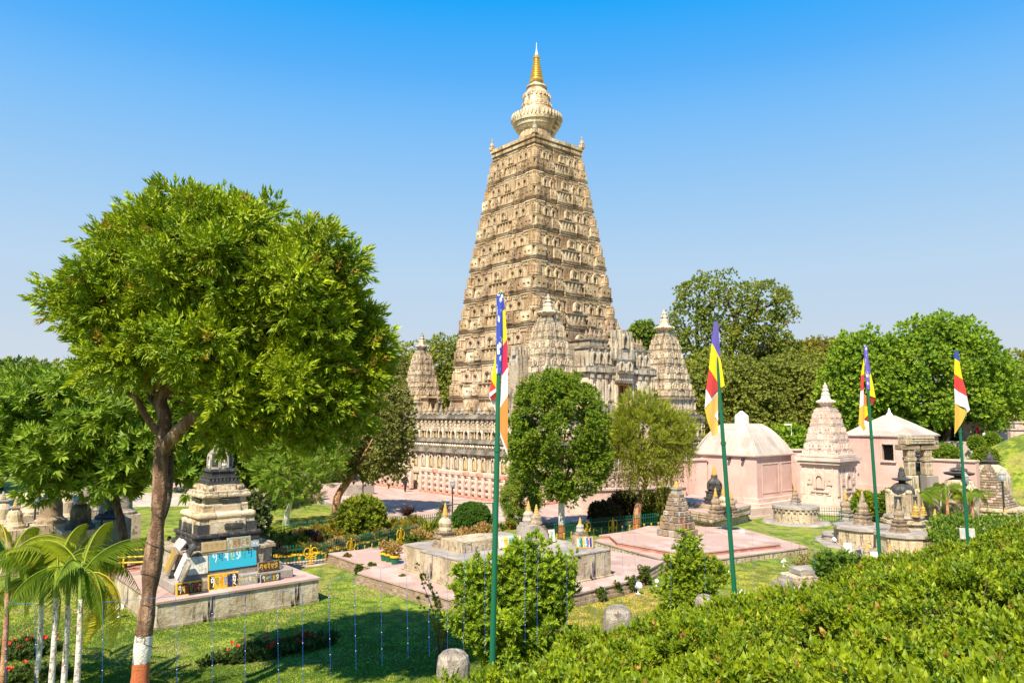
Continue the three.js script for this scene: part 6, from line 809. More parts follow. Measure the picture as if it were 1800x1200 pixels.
function sprig(n, stem, len, wid, seed) {      // leaves all along a shoot, hanging outwards
  const m = new MB(), r = rng(seed); for (let i = 0; i < n; i++) { const u = i / (n - 1); leafGeo(m, new THREE.Matrix4().makeRotationY(i * 2.399 + r() * .5).multiply(T(0, stem * u, 0, lerp(1.75, .55, u) + rr(-.3, .3, r), 0, 0)), len * rr(.75, 1.15, r) * lerp(1, .8, u), wid * rr(.85, 1.15, r), .5); } m.add(bar(V(0, -.1, 0), V(0, stem, 0), .008, 4), undefined, [.6, .3, .15]); return m.geo();
}
const LEAF = {
  mango: sprig(11, .36, .27, .092, 5), palm8: whorl(9, .42, .12, 1.25, .25, 6), small: whorl(9, .16, .085, 1.0, .25, 7, .12), far: whorl(7, .42, .24, 1.0, .25, 8, .3), farDroop: whorl(7, .5, .22, 1.3, .5, 9, .3), fern: pinnate(9, .5, .05, .17, 10), willow: strand(.8, 11), tuft: whorl(14, .34, .028, .6, .2, 12, .25), ashoka: whorl(7, .34, .06, 2.2, .3, 13, .3), fine: whorl(11, .13, .05, .9, .2, 14, .12), hedge: whorl(8, .09, .056, 1.05, .3, 15, .09), croton: whorl(13, .22, .04, .8, .3, 16, .15), strap: whorl(11, .62, .06, .55, .45, 17), tiny: whorl(9, .075, .05, 1, .2, 18, .05), grass: whorl(6, .1, .012, .55, .3, 19),
};
const _q0 = 0; const upQ = new THREE.Quaternion(), Y1 = V(0, 1, 0);
// clumps: [x, y, z, radius]; leaves sit in a ragged shell round each clump and face outwards
function foliage(name, parent, geo, mat, clumps, o) {
  const r = rng(o.seed ?? 1), list = [], cols = [], dir = V(), out = V(), m = new THREE.Matrix4(), tw = new THREE.Quaternion(), ctr = o.centre;
  for (const [x, y, z, rad, dens = 1] of clumps) {
    const n = Math.round(o.per * dens * (o.byArea ? rad * rad : 1)), hue = r();
    for (let i = 0; i < n; i++) {
      let u = r() * 2 - 1; if (u < -.35 && r() < (o.topOnly ?? .55)) u = -u; const a = r() * TAU, s = Math.sqrt(1 - u * u); dir.set(s * Math.cos(a), u, s * Math.sin(a));
      const d = rad * (o.in + (1 - o.in) * Math.pow(r(), .6)) * rr(.88, 1.14, r);
      out.copy(dir); if (ctr) { out.x += (x - ctr.x) * (o.centreK ?? .12); out.z += (z - ctr.z) * (o.centreK ?? .12); } out.y += o.up ?? .35; out.x += rr(-.45, .45, r); out.y += rr(-.35, .35, r); out.z += rr(-.45, .45, r); out.normalize();
      if (o.hang) { out.set(rr(-.12, .12, r), 1, rr(-.12, .12, r)).normalize(); }
      upQ.setFromUnitVectors(Y1, out); tw.setFromAxisAngle(Y1, r() * TAU); upQ.multiply(tw); const k = rr(o.size?.[0] ?? .75, o.size?.[1] ?? 1.2, r);
      m.compose(V(x + dir.x * d, y + dir.y * d * (o.flat ?? 1), z + dir.z * d), upQ, V(k, k, k)); list.push(m.clone());
      let t = clamp(.62 * r() + .38 * hue); let c = mix3(o.a, o.b, t); if (o.c && r() < (o.cShare ?? .06)) c = o.c; const j = rr(.8, 1.2, r); cols.push(new THREE.Color().setRGB(c[0] * j * 1.12, c[1] * j, c[2] * j * .6));
    }
  }
  const im = new THREE.InstancedMesh(geo, mat, list.length); list.forEach((q, i) => { im.setMatrixAt(i, q); im.setColorAt(i, cols[i]); }); im.castShadow = im.receiveShadow = true; im.name = name; im.userData.kind = 'stuff'; parent.add(im); return im;
}
// clump centres over the outside of a few joined ellipsoids [x, y, z, rx, ry, rz]
function overEllipsoids(es, n, rad, seed, o = {}) {
  const r = rng(seed), out = [], area = es.map((e) => Math.pow(e[3] * e[4] * e[5], 2 / 3)), tot = area.reduce((a, b) => a + b);
  es.forEach((e, k) => { const c = Math.round(n * area[k] / tot); for (let i = 0; i < c; i++) { const u = 1 - 2 * (i + r()) / c, a = i * 2.39996 + r() * .7, s = Math.sqrt(Math.max(0, 1 - u * u)), f = rr(o.f0 ?? .78, o.f1 ?? .98, r); if (u < (o.cut ?? -.75)) continue; const p = [e[0] + s * Math.cos(a) * e[3] * f, e[1] + u * e[4] * f, e[2] + s * Math.sin(a) * e[5] * f]; if (es.some((q, j) => j !== k && ((p[0] - q[0]) / q[3]) ** 2 + ((p[1] - q[1]) / q[4]) ** 2 + ((p[2] - q[2]) / q[5]) ** 2 < .5)) continue; out.push([...p, rr(rad[0], rad[1], r)]); } });
  if (o.inner) es.forEach((e) => { for (let i = 0; i < o.inner; i++) { const d = V(r() - .5, r() - .5, r() - .5).normalize().multiplyScalar(rr(.25, .62, r)); out.push([e[0] + d.x * e[3], e[1] + d.y * e[4], e[2] + d.z * e[5], Math.min(e[3], e[4], e[5]) * .42, .8]); } });
  return out;
}
const pxE = (list, dist, rzk = .9) => list.map(([px, py, rx, ry, dz = 0, rz]) => { const p = D(px, py, dist + dz), k = (dist + dz) / FPX; return [p.x, p.y, p.z, rx * k, ry * k, (rz ?? (rx + ry) / 2 * rzk) * k]; });
function trunkOf(t, o, pts, r0, r1, mat, bands) {      // tapered trunk in the tree's own frame
  part('trunk', new MB().add(tube(pts, r0, 10, pts.length * 4, r1)).geo(), mat, t);
}
function tree(label, base, es, o) {        // es in world metres
  const t = thing(o.name ?? 'tree', label, o.category ?? 'tree', base.clone().setY(base.y)), c = V(); es.forEach((e) => c.add(V(e[0], e[1], e[2]))); c.multiplyScalar(1 / es.length).sub(base);
  const le = es.map((e) => [e[0] - base.x, e[1] - base.y, e[2] - base.z, e[3], e[4], e[5]]), bottom = Math.min(...le.map((e) => e[1] - e[4]));
  if (o.trunk) { const r = rng(o.seed + 5), ht = Math.max(bottom + .4, c.y * .62), sway = o.sway ?? .15; const pts = [V(0, -.1, 0), V(rr(-sway, sway, r), ht * .4, 0), V(c.x * .4 + rr(-sway, sway, r), ht * .75, c.z * .3), V(c.x * .7, ht, c.z * .6)]; const bands = o.bands ?? []; 
    part('trunk', new MB().add(tube(pts, o.trunk, 12, 14, o.trunk * .62)).geo(), o.bark ?? M.bark, t);
    for (const [y0, y1, mat, k] of bands) { const cv = new THREE.CatmullRomCurve3(pts), seg = []; for (let i = 0; i <= 4; i++) { const y = lerp(y0, y1, i / 4); seg.push(cv.getPointAt(clamp((y + .1) / (ht + .1)))); } part('painted_band', new MB().add(tube(seg, o.trunk * (k ?? 1.06), 12, 6, o.trunk * (k ?? 1.06) * .94)).geo(), mat, t); }
    const limbs = new MB(), nl = o.limbs ?? 5; for (let i = 0; i < nl; i++) { const e = le[i % le.length], end = V(e[0] + rr(-.4, .4, r) * e[3], e[1] + rr(-.2, .5, r) * e[4], e[2] + rr(-.4, .4, r) * e[5]), a = pts[3].clone().lerp(pts[2], r() * .6), mid = a.clone().lerp(end, .5).add(V(0, rr(-.1, .12, r) * a.distanceTo(end), 0)); limbs.add(tube([a, mid, end], o.trunk * .5, 7, 8, o.trunk * .1)); } limbs.build('limbs', o.limbMat ?? o.bark ?? M.bark, t); }
  const cl = overEllipsoids(le, o.n, o.rad, o.seed, o); foliage('crown', t, o.leaf, o.mat ?? M.leafFar, cl, { centre: c, ...o }); return t;
}
// ---- the big tree in the foreground
{
  const TD = 19.6, TK = TD / 23.26, base = D(244, 1270, TD).setY(0), t = thing('broadleaf_tree', 'large round crowned tree with forked brown trunk and whitewashed foot, filling the left side', 'tree', base), L = (px, py, dz = 0) => D(px, py, -base.z + dz).sub(base);
  const path = [L(240, 1275).setY(-.05), L(245, 1200), L(250, 1140), L(262, 1040), L(271, 960), L(279, 890), L(281, 830), L(284, 790)];
  const cv = new THREE.CatmullRomCurve3(path), seg = (a, b) => { const o = []; for (let i = 0; i <= 8; i++) o.push(cv.getPointAt(lerp(a, b, i / 8))); return o; };
  const knob = (t2) => TK * (.25 - .05 * t2 + .018 * Math.sin(t2 * 23) + .012 * Math.sin(t2 * 47 + 1) + .05 * Math.exp(-((t2 - .6) ** 2) * 220));
  part('trunk', new MB().add(tube(seg(.34, 1), (u) => knob(.34 + u * .66), 18, 40)).geo(), M.bark, t); part('limewash_band', new MB().add(tube(seg(.245, .345), (u) => knob(.245 + u * .1) + .008, 18, 10)).geo(), M.limewash, t); part('ochre_band', new MB().add(tube(seg(0, .25), (u) => knob(u * .25) + .02 + .05 * (1 - u), 18, 6)).geo(), M.orangePaint, t);
  const br = (pts, r0, r1) => tube(pts.map((p) => L(...p)), r0 * TK, 12, pts.length * 5, r1 * TK);
  part('left_limb', new MB().add(br([[284, 800], [289, 735, .1], [282, 700, .2], [300, 672, .2], [322, 630, .3], [330, 560, .4], [320, 480, .6]], .24, .08)).geo(), M.bark, t);
  part('right_limb', new MB().add(br([[280, 795], [318, 752, -.2], [352, 722, -.4], [366, 700, -.5], [350, 678, -.6], [362, 650, -.6], [400, 600, -.5], [450, 520, -.4]], .22, .09)).geo(), M.bark, t);
  part('rear_limb', new MB().add(br([[272, 935, .5], [292, 880, .7], [296, 800, .9], [288, 740, .9], [262, 690, 1.2], [240, 600, 1.4]], .15, .09)).geo(), M.barkDark, t);
  part('cut_branch', new MB().add(br([[276, 760, -.05], [255, 730, -.2], [238, 700, -.3], [222, 690, -.35]], .12, .07)).geo(), M.bark, t);
  const tw = new MB(), r = rng(3); const es = pxE([[365, 505, 205, 130, 0, 150], [212, 545, 72, 62, -.2, 90], [552, 520, 62, 105, -.8, 95], [540, 665, 66, 60, -.3, 105], [430, 690, 62, 48, -.6, 110], [222, 628, 66, 30, -.4, 85], [345, 418, 108, 54, 0, 110], [385, 610, 105, 65, -.6, 125], [640, 592, 20, 28, 0, 40], [132, 524, 24, 36, 0, 45], [490, 742, 56, 16, .2, 95], [405, 752, 44, 24, .5, 60], [545, 748, 44, 22, .1, 60], [600, 640, 26, 62, -.2, 65], [605, 705, 34, 40, -.2, 60], [650, 640, 16, 44, -.1, 40]], TD + .1).map((e) => [e[0] - base.x, e[1], e[2] - base.z, e[3], e[4], e[5]]);
  for (let i = 0; i < 34; i++) { const e = es[i % es.length], a = [L(322, 630, .3), L(400, 600, -.5), L(262, 690, 1.2), L(450, 520, -.4), L(320, 480, .6)][i % 5], b = V(e[0] + rr(-.8, .8, r) * e[3], e[1] + rr(-.6, .8, r) * e[4], e[2] + rr(-.8, .8, r) * e[5]); tw.add(tube([a, a.clone().lerp(b, .5).add(V(rr(-.3, .3, r), .2, rr(-.3, .3, r))), b], .055, 5, 7, .012)); } tw.build('twigs', M.bark, t);
  const cl = overEllipsoids(es, 300, [.30, .60], 61, { inner: 12, f0: .7, f1: 1.1, cut: -.95 });
  foliage('crown', t, LEAF.mango, M.leafGloss, cl, { centre: V(es[0][0], es[0][1], es[0][2]), per: 58, in: .35, up: .05, size: [.5, .92], seed: 62, a: [.12, .24, .005], b: [.42, .55, .010], c: [.32, .26, .03], cShare: .025, topOnly: .3 });
  // black wire wound round the trunk
  const w = []; for (let i = 0; i <= 90; i++) { const u = .2 + .66 * i / 90, p = cv.getPointAt(u), a = i * .42 + Math.sin(i * .9) * .6, k = knob(u) + .012; w.push(V(p.x + Math.cos(a) * k, p.y + Math.sin(i * 2.1) * .03, p.z + Math.sin(a) * k)); } part('wound_wire', new MB().add(tube(w, .008, 4, 360)).geo(), M.iron, t);
}
// ---- trees, left to right. [px, py, rx, ry] ellipses of the survey at a distance
const GR = { vivid: [[.11, .27, .008], [.34, .50, .016]], deep: [[.08, .17, .012], [.24, .36, .02]], olive: [[.165, .22, .026], [.36, .43, .065]], dusty: [[.08, .10, .035], [.19, .20, .085]], bright: [[.11, .24, .010], [.28, .42, .018]], yellow: [[.17, .19, .02], [.36, .33, .04]], haze: [[.10, .15, .06], [.17, .21, .09]] };
const pick = (k) => ({ a: GR[k][0], b: GR[k][1] });
const far = (label, list, dist, o) => { o = { f0: .7, f1: 1.14, ...o }; const es = pxE(list, dist, o.rzk), b = V(o.px ? D(o.px, 800, dist).x : es[0][0], o.y0 ?? 0, -dist); return tree(label, b, es, { leaf: LEAF.far, per: 42, in: .45, up: .3, rad: [1.1, 2.0], n: 120, trunk: .4, bark: M.barkDark, size: [.8, 1.3], inner: 6, ...o }); };
far('bright green tree with fingered leaf sprays behind the leaning trunk, at the left', [[190, 740, 165, 88], [300, 800, 85, 70], [100, 800, 70, 60], [330, 700, 80, 90], [60, 720, 40, 60], [110, 835, 60, 34], [215, 845, 60, 26]], 38, { leaf: LEAF.palm8, n: 150, rad: [.7, 1.2], per: 44, seed: 201, trunk: .26, px: 222, ...pick('bright'), up: .2, mat: M.leaf });
far('dark green tree at the far left edge behind the bright one', [[-40, 740, 90, 100], [30, 720, 40, 60]], 62, { seed: 202, n: 90, ...pick('deep') });
far('olive green tree top at the left edge below the big crown', [[10, 690, 40, 42], [-60, 700, 70, 60], [95, 700, 50, 45]], 80, { seed: 203, n: 70, ...pick('olive') });
for (const [i, [px, py, rx, ry, d, k]] of [[-140, 760, 90, 110, 75, 'deep'], [420, 800, 45, 75, 64, 'deep'], [350, 760, 70, 90, 78, 'olive'], [480, 790, 70, 60, 85, 'deep'], [560, 760, 70, 90, 90, 'olive']].entries()) far(['dark tree beyond the left picture edge', 'dark dense tree directly behind the spire of the left stupa', 'olive tree far behind the left stupa', 'dark tree behind the young feathery tree', 'olive tree beyond the grey leaved tree'][i], [[px, py, rx, ry], [px + rx * .5, py + ry * .4, rx * .7, ry * .6]], d, { seed: 210 + i, n: 90, ...pick(k) });
{ const b = G(503, 925); tree('young feathery bright green tree with a white painted trunk', b, pxE([[515, 822, 58, 46], [500, 868, 34, 36], [565, 812, 42, 34], [540, 855, 34, 30], [480, 820, 28, 34]], -b.z), { leaf: LEAF.fern, mat: M.leaf, n: 90, rad: [.35, .7], per: 26, in: .2, seed: 221, trunk: .22, bark: M.limewash, limbMat: M.bark, up: .1, size: [.8, 1.4], ...pick('bright'), limbs: 7, category: 'tree' });
  const c = G(591, 908); tree('grey green small leaved tree with an orange brown trunk beside the plaza', c, pxE([[640, 770, 82, 78], [600, 720, 62, 66], [690, 740, 36, 70], [600, 810, 48, 36], [660, 825, 52, 26]], -c.z), { leaf: LEAF.small, n: 190, rad: [.5, .95], per: 60, in: .3, seed: 222, trunk: .36, bark: M.barkTan, up: .2, size: [.9, 1.5], a: [.15, .20, .035], b: [.38, .41, .16], c: [.42, .40, .30], cShare: .06, inner: 5, mat: M.leaf });
  far('distant olive green tree far behind, left of the temple', [[690, 665, 40, 35], [655, 690, 60, 50], [720, 640, 26, 24]], 128, { seed: 223, n: 80, ...pick('olive'), rad: [1.4, 2.4] });
  far('olive tree between the small left turret and the temple spire', [[778, 640, 38, 42], [800, 690, 40, 60], [760, 700, 40, 50]], 112, { seed: 224, n: 90, ...pick('olive') });
  far('yellowish green tree behind the left turret', [[690, 700, 40, 50], [660, 720, 50, 50]], 104, { seed: 225, n: 70, ...pick('yellow'), a: [.12, .14, .02], b: [.22, .22, .035] }); }
{ const b = G(988, 946), rd = tree('dense round dark green tree with a white and orange painted trunk, before the temple', b, pxE([[980, 745, 82, 86], [975, 700, 58, 46], [1000, 820, 72, 52], [940, 790, 46, 58], [1035, 770, 36, 60], [985, 862, 46, 24]], -b.z, .95), { leaf: LEAF.fine, mat: M.leaf, n: 330, rad: [.3, .55], per: 62, in: .4, seed: 231, trunk: .2, bark: M.barkDark, bands: [[-.1, .95, M.orangePaint, 1.12], [.9, 2.3, M.limewash, 1.06]], up: .4, size: [.8, 1.5], a: [.09, .20, .006], b: [.28, .43, .014], c: [.42, .46, .03], cShare: .05, inner: 10, sway: .03 });
  const c = G(917, 927); tree('small drooping cone shaped ashoka tree left of the round tree', c, pxE([[915, 880, 33, 46], [915, 838, 20, 32], [916, 812, 9, 18]], -c.z, 1), { name: 'ashoka_tree', leaf: LEAF.ashoka, mat: M.leaf, n: 110, rad: [.22, .38], per: 22, in: .1, seed: 232, trunk: .1, up: .25, size: [.7, 1.1], a: [.09, .2, .008], b: [.28, .38, .02], inner: 5 });
  const w = G(1119, 929), es = pxE([[1130, 775, 58, 58], [1172, 780, 40, 48], [1095, 782, 34, 48], [1130, 725, 38, 28], [1194, 760, 22, 30], [1150, 825, 40, 30]], -w.z); const wt = tree('weeping olive yellow tree with dark forked trunk and orange foot, right of the round tree', w, es, { name: 'weeping_tree', leaf: LEAF.tuft, mat: M.leaf, n: 150, rad: [.4, .75], per: 46, in: .1, seed: 233, trunk: .26, bark: M.barkDark, bands: [[-.1, .75, M.orangePaint, 1.16], [.7, 1.75, M.barkTan, 1.05]], up: .5, size: [.7, 1.25], a: [.20, .27, .02], b: [.40, .48, .04], limbs: 9, sway: .2 });
  const le = es.map((e) => [e[0] - w.x, e[1], e[2] - w.z, e[3], e[4], e[5]]); foliage('hanging_strands', wt, LEAF.willow, M.leaf, overEllipsoids(le.map((e) => [e[0], e[1] - .5, e[2], e[3] * 1.12, e[4] * 1.05, e[5] * 1.1]), 220, [.3, .6], 234, { cut: -1.1 }), { per: 9, in: .1, hang: true, seed: 235, size: [.8, 2.0], a: [.19, .23, .03], b: [.37, .40, .08] });
  const bb = G(830, 934); const bush = thing('clipped_bush', 'smooth round clipped bright green bush at the plaza edge', 'bush', bb); foliage('foliage', bush, LEAF.tiny, M.leaf, overEllipsoids([[0, .85, 0, 1.25, 1.0, 1.25]], 240, [.16, .22], 241, { f0: .9, f1: 1, cut: -.6 }), { per: 46, in: .3, seed: 242, up: .3, size: [.8, 1.3], a: [.045, .15, .008], b: [.11, .25, .014] }); part('stems', new MB().add(bar(V(0, 0, 0), V(.1, .9, 0), .05)).add(bar(V(0, 0, 0), V(-.3, .8, .2), .04)).geo(), M.bark, bush);
}
// right of the temple
{ const dist = 112, es = pxE([[1232, 525, 42, 38], [1215, 570, 38, 34], [1250, 600, 60, 34], [1300, 520, 34, 20], [1340, 525, 46, 26], [1375, 545, 22, 28], [1345, 575, 38, 22], [1300, 560, 34, 26], [1270, 490, 14, 8], [1360, 600, 30, 26], [1290, 600, 40, 26], [1240, 640, 60, 30]], dist, .8), b = V(D(1262, 800, dist).x, 0, -dist);
  const t = tree('tall open crowned tree with dark bare limbs showing, right behind the temple', b, es, { leaf: LEAF.far, mat: M.leafFar, n: 230, rad: [.8, 1.5], per: 38, in: .2, seed: 251, a: [.12, .19, .018], b: [.33, .42, .05], c: [.42, .32, .08], cShare: .03, up: .35, size: [.6, 1.0], cut: -.8 });
  const L = (px, py, dz = 0) => D(px, py, dist + dz).sub(b), mk = new MB(); for (const [pts, r0, r1] of [[[[1262, 800], [1268, 700], [1275, 640], [1290, 585], [1292, 560], [1280, 530], [1285, 505]], .75, .15], [[[1270, 690], [1285, 620], [1310, 570], [1345, 540], [1380, 530]], .6, .12], [[[1265, 720], [1235, 640], [1225, 580], [1230, 520]], .5, .12], [[[1275, 650], [1320, 622], [1350, 605], [1372, 590]], .42, .1], [[[1240, 660], [1212, 600], [1200, 560]], .35, .08], [[[1292, 575], [1300, 545], [1320, 520]], .3, .08], [[[1225, 560], [1245, 540], [1262, 500]], .22, .06], [[[1280, 600], [1265, 580], [1250, 560]], .3, .06], [[[1330, 550], [1335, 520], [1345, 500]], .2, .05]]) mk.add(tube(pts.map((p) => L(...p)), r0, 8, 20, r1)); mk.build('trunk', M.barkDark, t); }
far('small green tree with a pale branch, behind the entrance storey of the temple', [[1130, 592, 18, 16], [1118, 606, 14, 12], [1142, 612, 12, 14]], 112, { seed: 252, n: 60, rad: [.7, 1.2], per: 40, ...pick('deep'), trunk: .3, bark: M.barkTan, inner: 3 });
{ const L = [['dusty olive tree behind the right turret, below the tall open tree', [[1235, 690, 45, 60], [1215, 740, 40, 60], [1270, 720, 50, 60]], 100, 'olive'], ['dusty green tree directly behind the pink shrine roof', [[1310, 690, 55, 52], [1330, 740, 60, 50], [1280, 760, 50, 40]], 96, 'dusty2'], ['dusty green tree between the pink shrine and the white pagoda', [[1385, 680, 48, 48], [1400, 730, 50, 50], [1370, 770, 40, 40]], 98, 'dusty2'], ['dark olive tree behind the white pagoda', [[1450, 680, 44, 46], [1440, 740, 50, 54], [1480, 760, 50, 40]], 101, 'olive'], ['far yellowing tree on the skyline left of the bright green pair', [[1435, 620, 36, 18], [1470, 624, 34, 20], [1405, 625, 20, 14]], 150, 'yellow'], ['grey green tree on the skyline behind the pink shrine', [[1350, 640, 50, 36], [1390, 650, 40, 34]], 118, 'olive'], ['left one of the two bright green trees, behind the white pagoda and pink house', [[1520, 640, 50, 50], [1500, 690, 46, 50], [1550, 680, 50, 60], [1520, 740, 50, 30]], 88, 'vivid'], ['right one of the two bright green trees, largest and tallest, behind the gateway', [[1650, 640, 70, 68], [1600, 680, 66, 68], [1710, 670, 66, 66], [1640, 610, 42, 42], [1690, 615, 44, 40], [1740, 700, 50, 46], [1670, 725, 100, 36]], 86, 'vivid'], ['pale distant tree at the right picture edge', [[1800, 670, 40, 42], [1850, 680, 60, 50], [1790, 720, 30, 40]], 112, 'olive'], ['dark tree low behind the pink house and gateway', [[1580, 760, 60, 40], [1660, 770, 60, 36]], 92, 'deep'], ['dark green tree low behind the wall between shrine and pagoda', [[1390, 800, 40, 34]], 80, 'vivid'], ['tree beyond the right picture edge', [[1920, 690, 90, 80]], 95, 'deep']];
  GR.dusty2 = [[.15, .205, .03], [.34, .41, .075]];
  L.forEach(([l, list, d, k], i) => far(l, list, d, { seed: 260 + i, n: 40 + list.length * 34, ...pick(k), rad: k === 'vivid' ? [.9, 1.6] : [.9, 1.7], size: [.65, 1.1], per: 48 })); }
{ const mk = (label, px, py, dist, y0, ry, rx, k, o = {}) => { const p = D(px, py, dist), t = thing('clipped_shrub', label, 'shrub', V(p.x, y0, p.z)); foliage('foliage', t, LEAF.small, M.leaf, overEllipsoids([[0, p.y - y0, 0, rx, ry, rx]], 60, [.25, .4], px, { cut: -.9 }), { per: 40, in: .3, seed: px, ...pick('bright'), ...o }); part('stem', new THREE.CylinderGeometry(.06, .08, p.y - y0, 6), M.bark, t, T(0, (p.y - y0) / 2, 0)); };
  mk('left clipped bush on the far terrace behind the grass mound', 1717, 780, 78, 3.9, .6, .5, 0); mk('right clipped bush on the far terrace behind the grass mound', 1745, 775, 78, 4.2, .6, .48, 0); mk('bright yellow green round shrub above the rubble stupa', 1733, 806, 67, 0, .75, .85, 0, { a: [.12, .24, .01], b: [.30, .40, .02] }); mk('green big leaved shrub between the fourth flagpole and the rubble stupa', 1722, 830, 67, 0, .9, 1.1, 0); mk('yellow green shrub low between gateway and rubble stupa', 1722, 852, 67, 0, .7, .6, 0); mk('bright green low shrub on the coping of the long pink wall', 1660, 797, 64, 3.5, .5, .9, 0); mk('dark bushy shrub in front of the pale wall, left of the weeping trunk', 1097, 890, 56, 0, .85, .9, 0, { a: [.05, .03, .02], b: [.12, .075, .035] }); mk('dark shrub right of the weeping tree trunk', 1140, 892, 56, 0, .9, 1.0, 0, { ...pick('deep') }); mk('tall green shrub below the weeping tree, right', 1168, 890, 55, 0, 1.1, .8, 0, { ...pick('olive') }); mk('reddish dark shrub between the round tree and the weeping tree', 1062, 905, 54, 0, .7, 1.0, 0, { a: [.06, .045, .02], b: [.14, .11, .04] }); mk('green shrub beside the black domed stupa fence', 1570, 885, 56, 0, .8, .8, 0, { ...pick('deep') }); mk('green shrub with yellow flowers by the pagoda porch', 1523, 888, 57, 0, .8, .9, 0, { c: [.7, .5, .02], cShare: .12 }); mk('pale leafed white flowering shrub right of the left stupa', 437, 915, 37, 0, 1.2, .75, 0, { a: [.06, .12, .03], b: [.16, .22, .08], c: [.7, .7, .66], cShare: .16 }); mk('yellow green feathery bush beside the lantern post, at the plaza corner', 636, 912, 48, 0, 1.15, 1.35, 0, { a: [.13, .21, .008], b: [.32, .40, .018], in: .1, size: [.8, 1.6] }); mk('yellow flowered shrub row left of the gateway posts', 1590, 905, 55, 0, .5, .8, 0, { c: [.75, .55, .02], cShare: .2 }); }
// ---- palms
function frondG(len, n, ll, lw, curve, seed, vee = .6) { const m = new MB(), r = rng(seed), P = (t) => V(0, len * (t - .0) * Math.cos(curve * t * .9), -len * t * Math.sin(curve * t * .8)); const pts = [0, .25, .5, .75, 1].map(P); const st = new MB().add(tube(pts, .022, 5, 12, .006)); for (let i = 0; i < n; i++) { const t = .16 + .84 * (i + .5) / n, p = P(t), q = P(Math.min(1, t + .02)), tan = q.sub(p).normalize(), tilt = Math.atan2(-tan.z, tan.y); const k = Math.sin(Math.min(1, t * .9 + .14) * PI) * .8 + .25; for (const s of [-1, 1]) { const mm = new THREE.Matrix4().makeTranslation(p.x, p.y, p.z).multiply(T(0, 0, 0, -tilt, 0, 0)).multiply(T(0, 0, 0, -.25 + rr(-.1, .1, r), s * vee, -s * (1.05 - t * .45))); leafGeo(m, mm, ll * k * rr(.85, 1.1, r), lw, .35, .3); } } m.add(st.geo(), undefined, [.9, 1.1, .6]); return m.geo(); }
const FR = [frondG(2.0, 44, .72, .032, .9, 1), frondG(1.8, 40, .68, .032, 1.3, 2), frondG(2.1, 44, .72, .03, 1.7, 3)];
const frondM = [[.19, .29, .012], [.36, .42, .015], [.52, .47, .02]].map((c) => { const m = new THREE.MeshPhysicalMaterial({ color: new THREE.Color().setRGB(...c), roughness: .75, transmission: .35, thickness: 0, side: THREE.DoubleSide, specularIntensity: .5 }); return m; });
function palm(label, base, h, r0, list, s = 1, white = true, seed = 1, name = 'palm_tree') { const t = thing(name, label, 'palm', base), r = rng(seed); const m = new MB(); for (let i = 0; i < 10; i++) m.add(new THREE.CylinderGeometry(r0 * (1 - i * .03), r0 * (1.05 - i * .03), h / 10 * .97, 12), T(Math.sin(i * .3) * .03, h * (i + .5) / 10, 0)); part('trunk', m.geo(), white ? M.limewash : M.barkTan, t); part('crownshaft', new MB().add(turned([[r0 * .75, 0], [r0 * .85, .2], [r0 * .6, .6], [r0 * .3, .9], [0, .95]], 10)).geo(), paint(.22, .30, .06, .5), t, T(0, h, 0)); for (const [az, el, k, mi] of list) part('frond', FR[k], frondM[mi], t, T(0, h + .6 * s, 0).multiply(new THREE.Matrix4().makeRotationY(az)).multiply(T(0, 0, 0, -el, 0, 0, s))); return t; }
const ring = (n, r, e0 = .5, e1 = 1.1) => [...Array(n)].map((_, i) => [i / n * TAU + r() * .5, rr(e0, e1, r), Math.floor(r() * 3), r() < .4 ? 1 : 0]);
{ const r = rng(66); const f4 = [[.1, .25, 0, 1], [-.9, .5, 0, 0], [1.2, .5, 0, 1], [-1.7, 1.2, 2, 2], [-1.2, 1.9, 1, 2], [2.4, .8, 1, 0], [3.4, .7, 0, 0], [4.0, 1.0, 1, 0]];
  palm('palm with the brightest yellow hanging fronds, nearest the leaning trunk', D(133, 1190, 19.5).setY(0), hAt(1052, 19.5), .082, f4, 1.05, true, 1); palm('palm with white trunk, second from the leaning trunk', D(113, 1150, 21).setY(0), hAt(1062, 21), .082, ring(8, r, .15, .8), .95, true, 2); palm('palm with white trunk, third from the leaning trunk', D(91, 1150, 20.5).setY(0), hAt(1050, 20.5), .082, ring(9, r, .1, .75), 1.05, true, 3); palm('palm with short trunk behind the other white trunks', D(70, 1090, 23).setY(0), hAt(1062, 23), .082, ring(8, r, .1, .7), 1.0, true, 4); palm('palm at the left picture edge with pale yellow upper frond', D(8, 1100, 21).setY(0), hAt(1040, 21), .082, [[.8, .3, 0, 2], [-.8, .5, 1, 2], [-1.6, .9, 2, 0], ...ring(7, r, .1, .7)], 1.1, false, 5);
  for (const [px, py, dist, s, l] of [[1617, 872, 55.5, 1.0, 'low palm in front of the left gateway post'], [1664, 868, 55, 1.0, 'palm right of the gateway, before the low pink wall'], [1518, 878, 58, .7, 'small palm behind the pagoda porch column'], [1578, 872, 57, .7, 'low palm behind the black domed stupa'], [1708, 872, 54, .75, 'low palm left of the rubble stupa']]) { const p = D(px, py, dist); palm(l, V(p.x, 0, p.z), Math.max(.4, p.y - .3), .12, ring(9, r, .6, 1.25), s, false, px); }
  const p = G(497, 945); palm('cycad like low palm with arching fronds in the croton bed', p, .3, .14, ring(10, r, .9, 1.35), .62, false, 77, 'cycad'); }
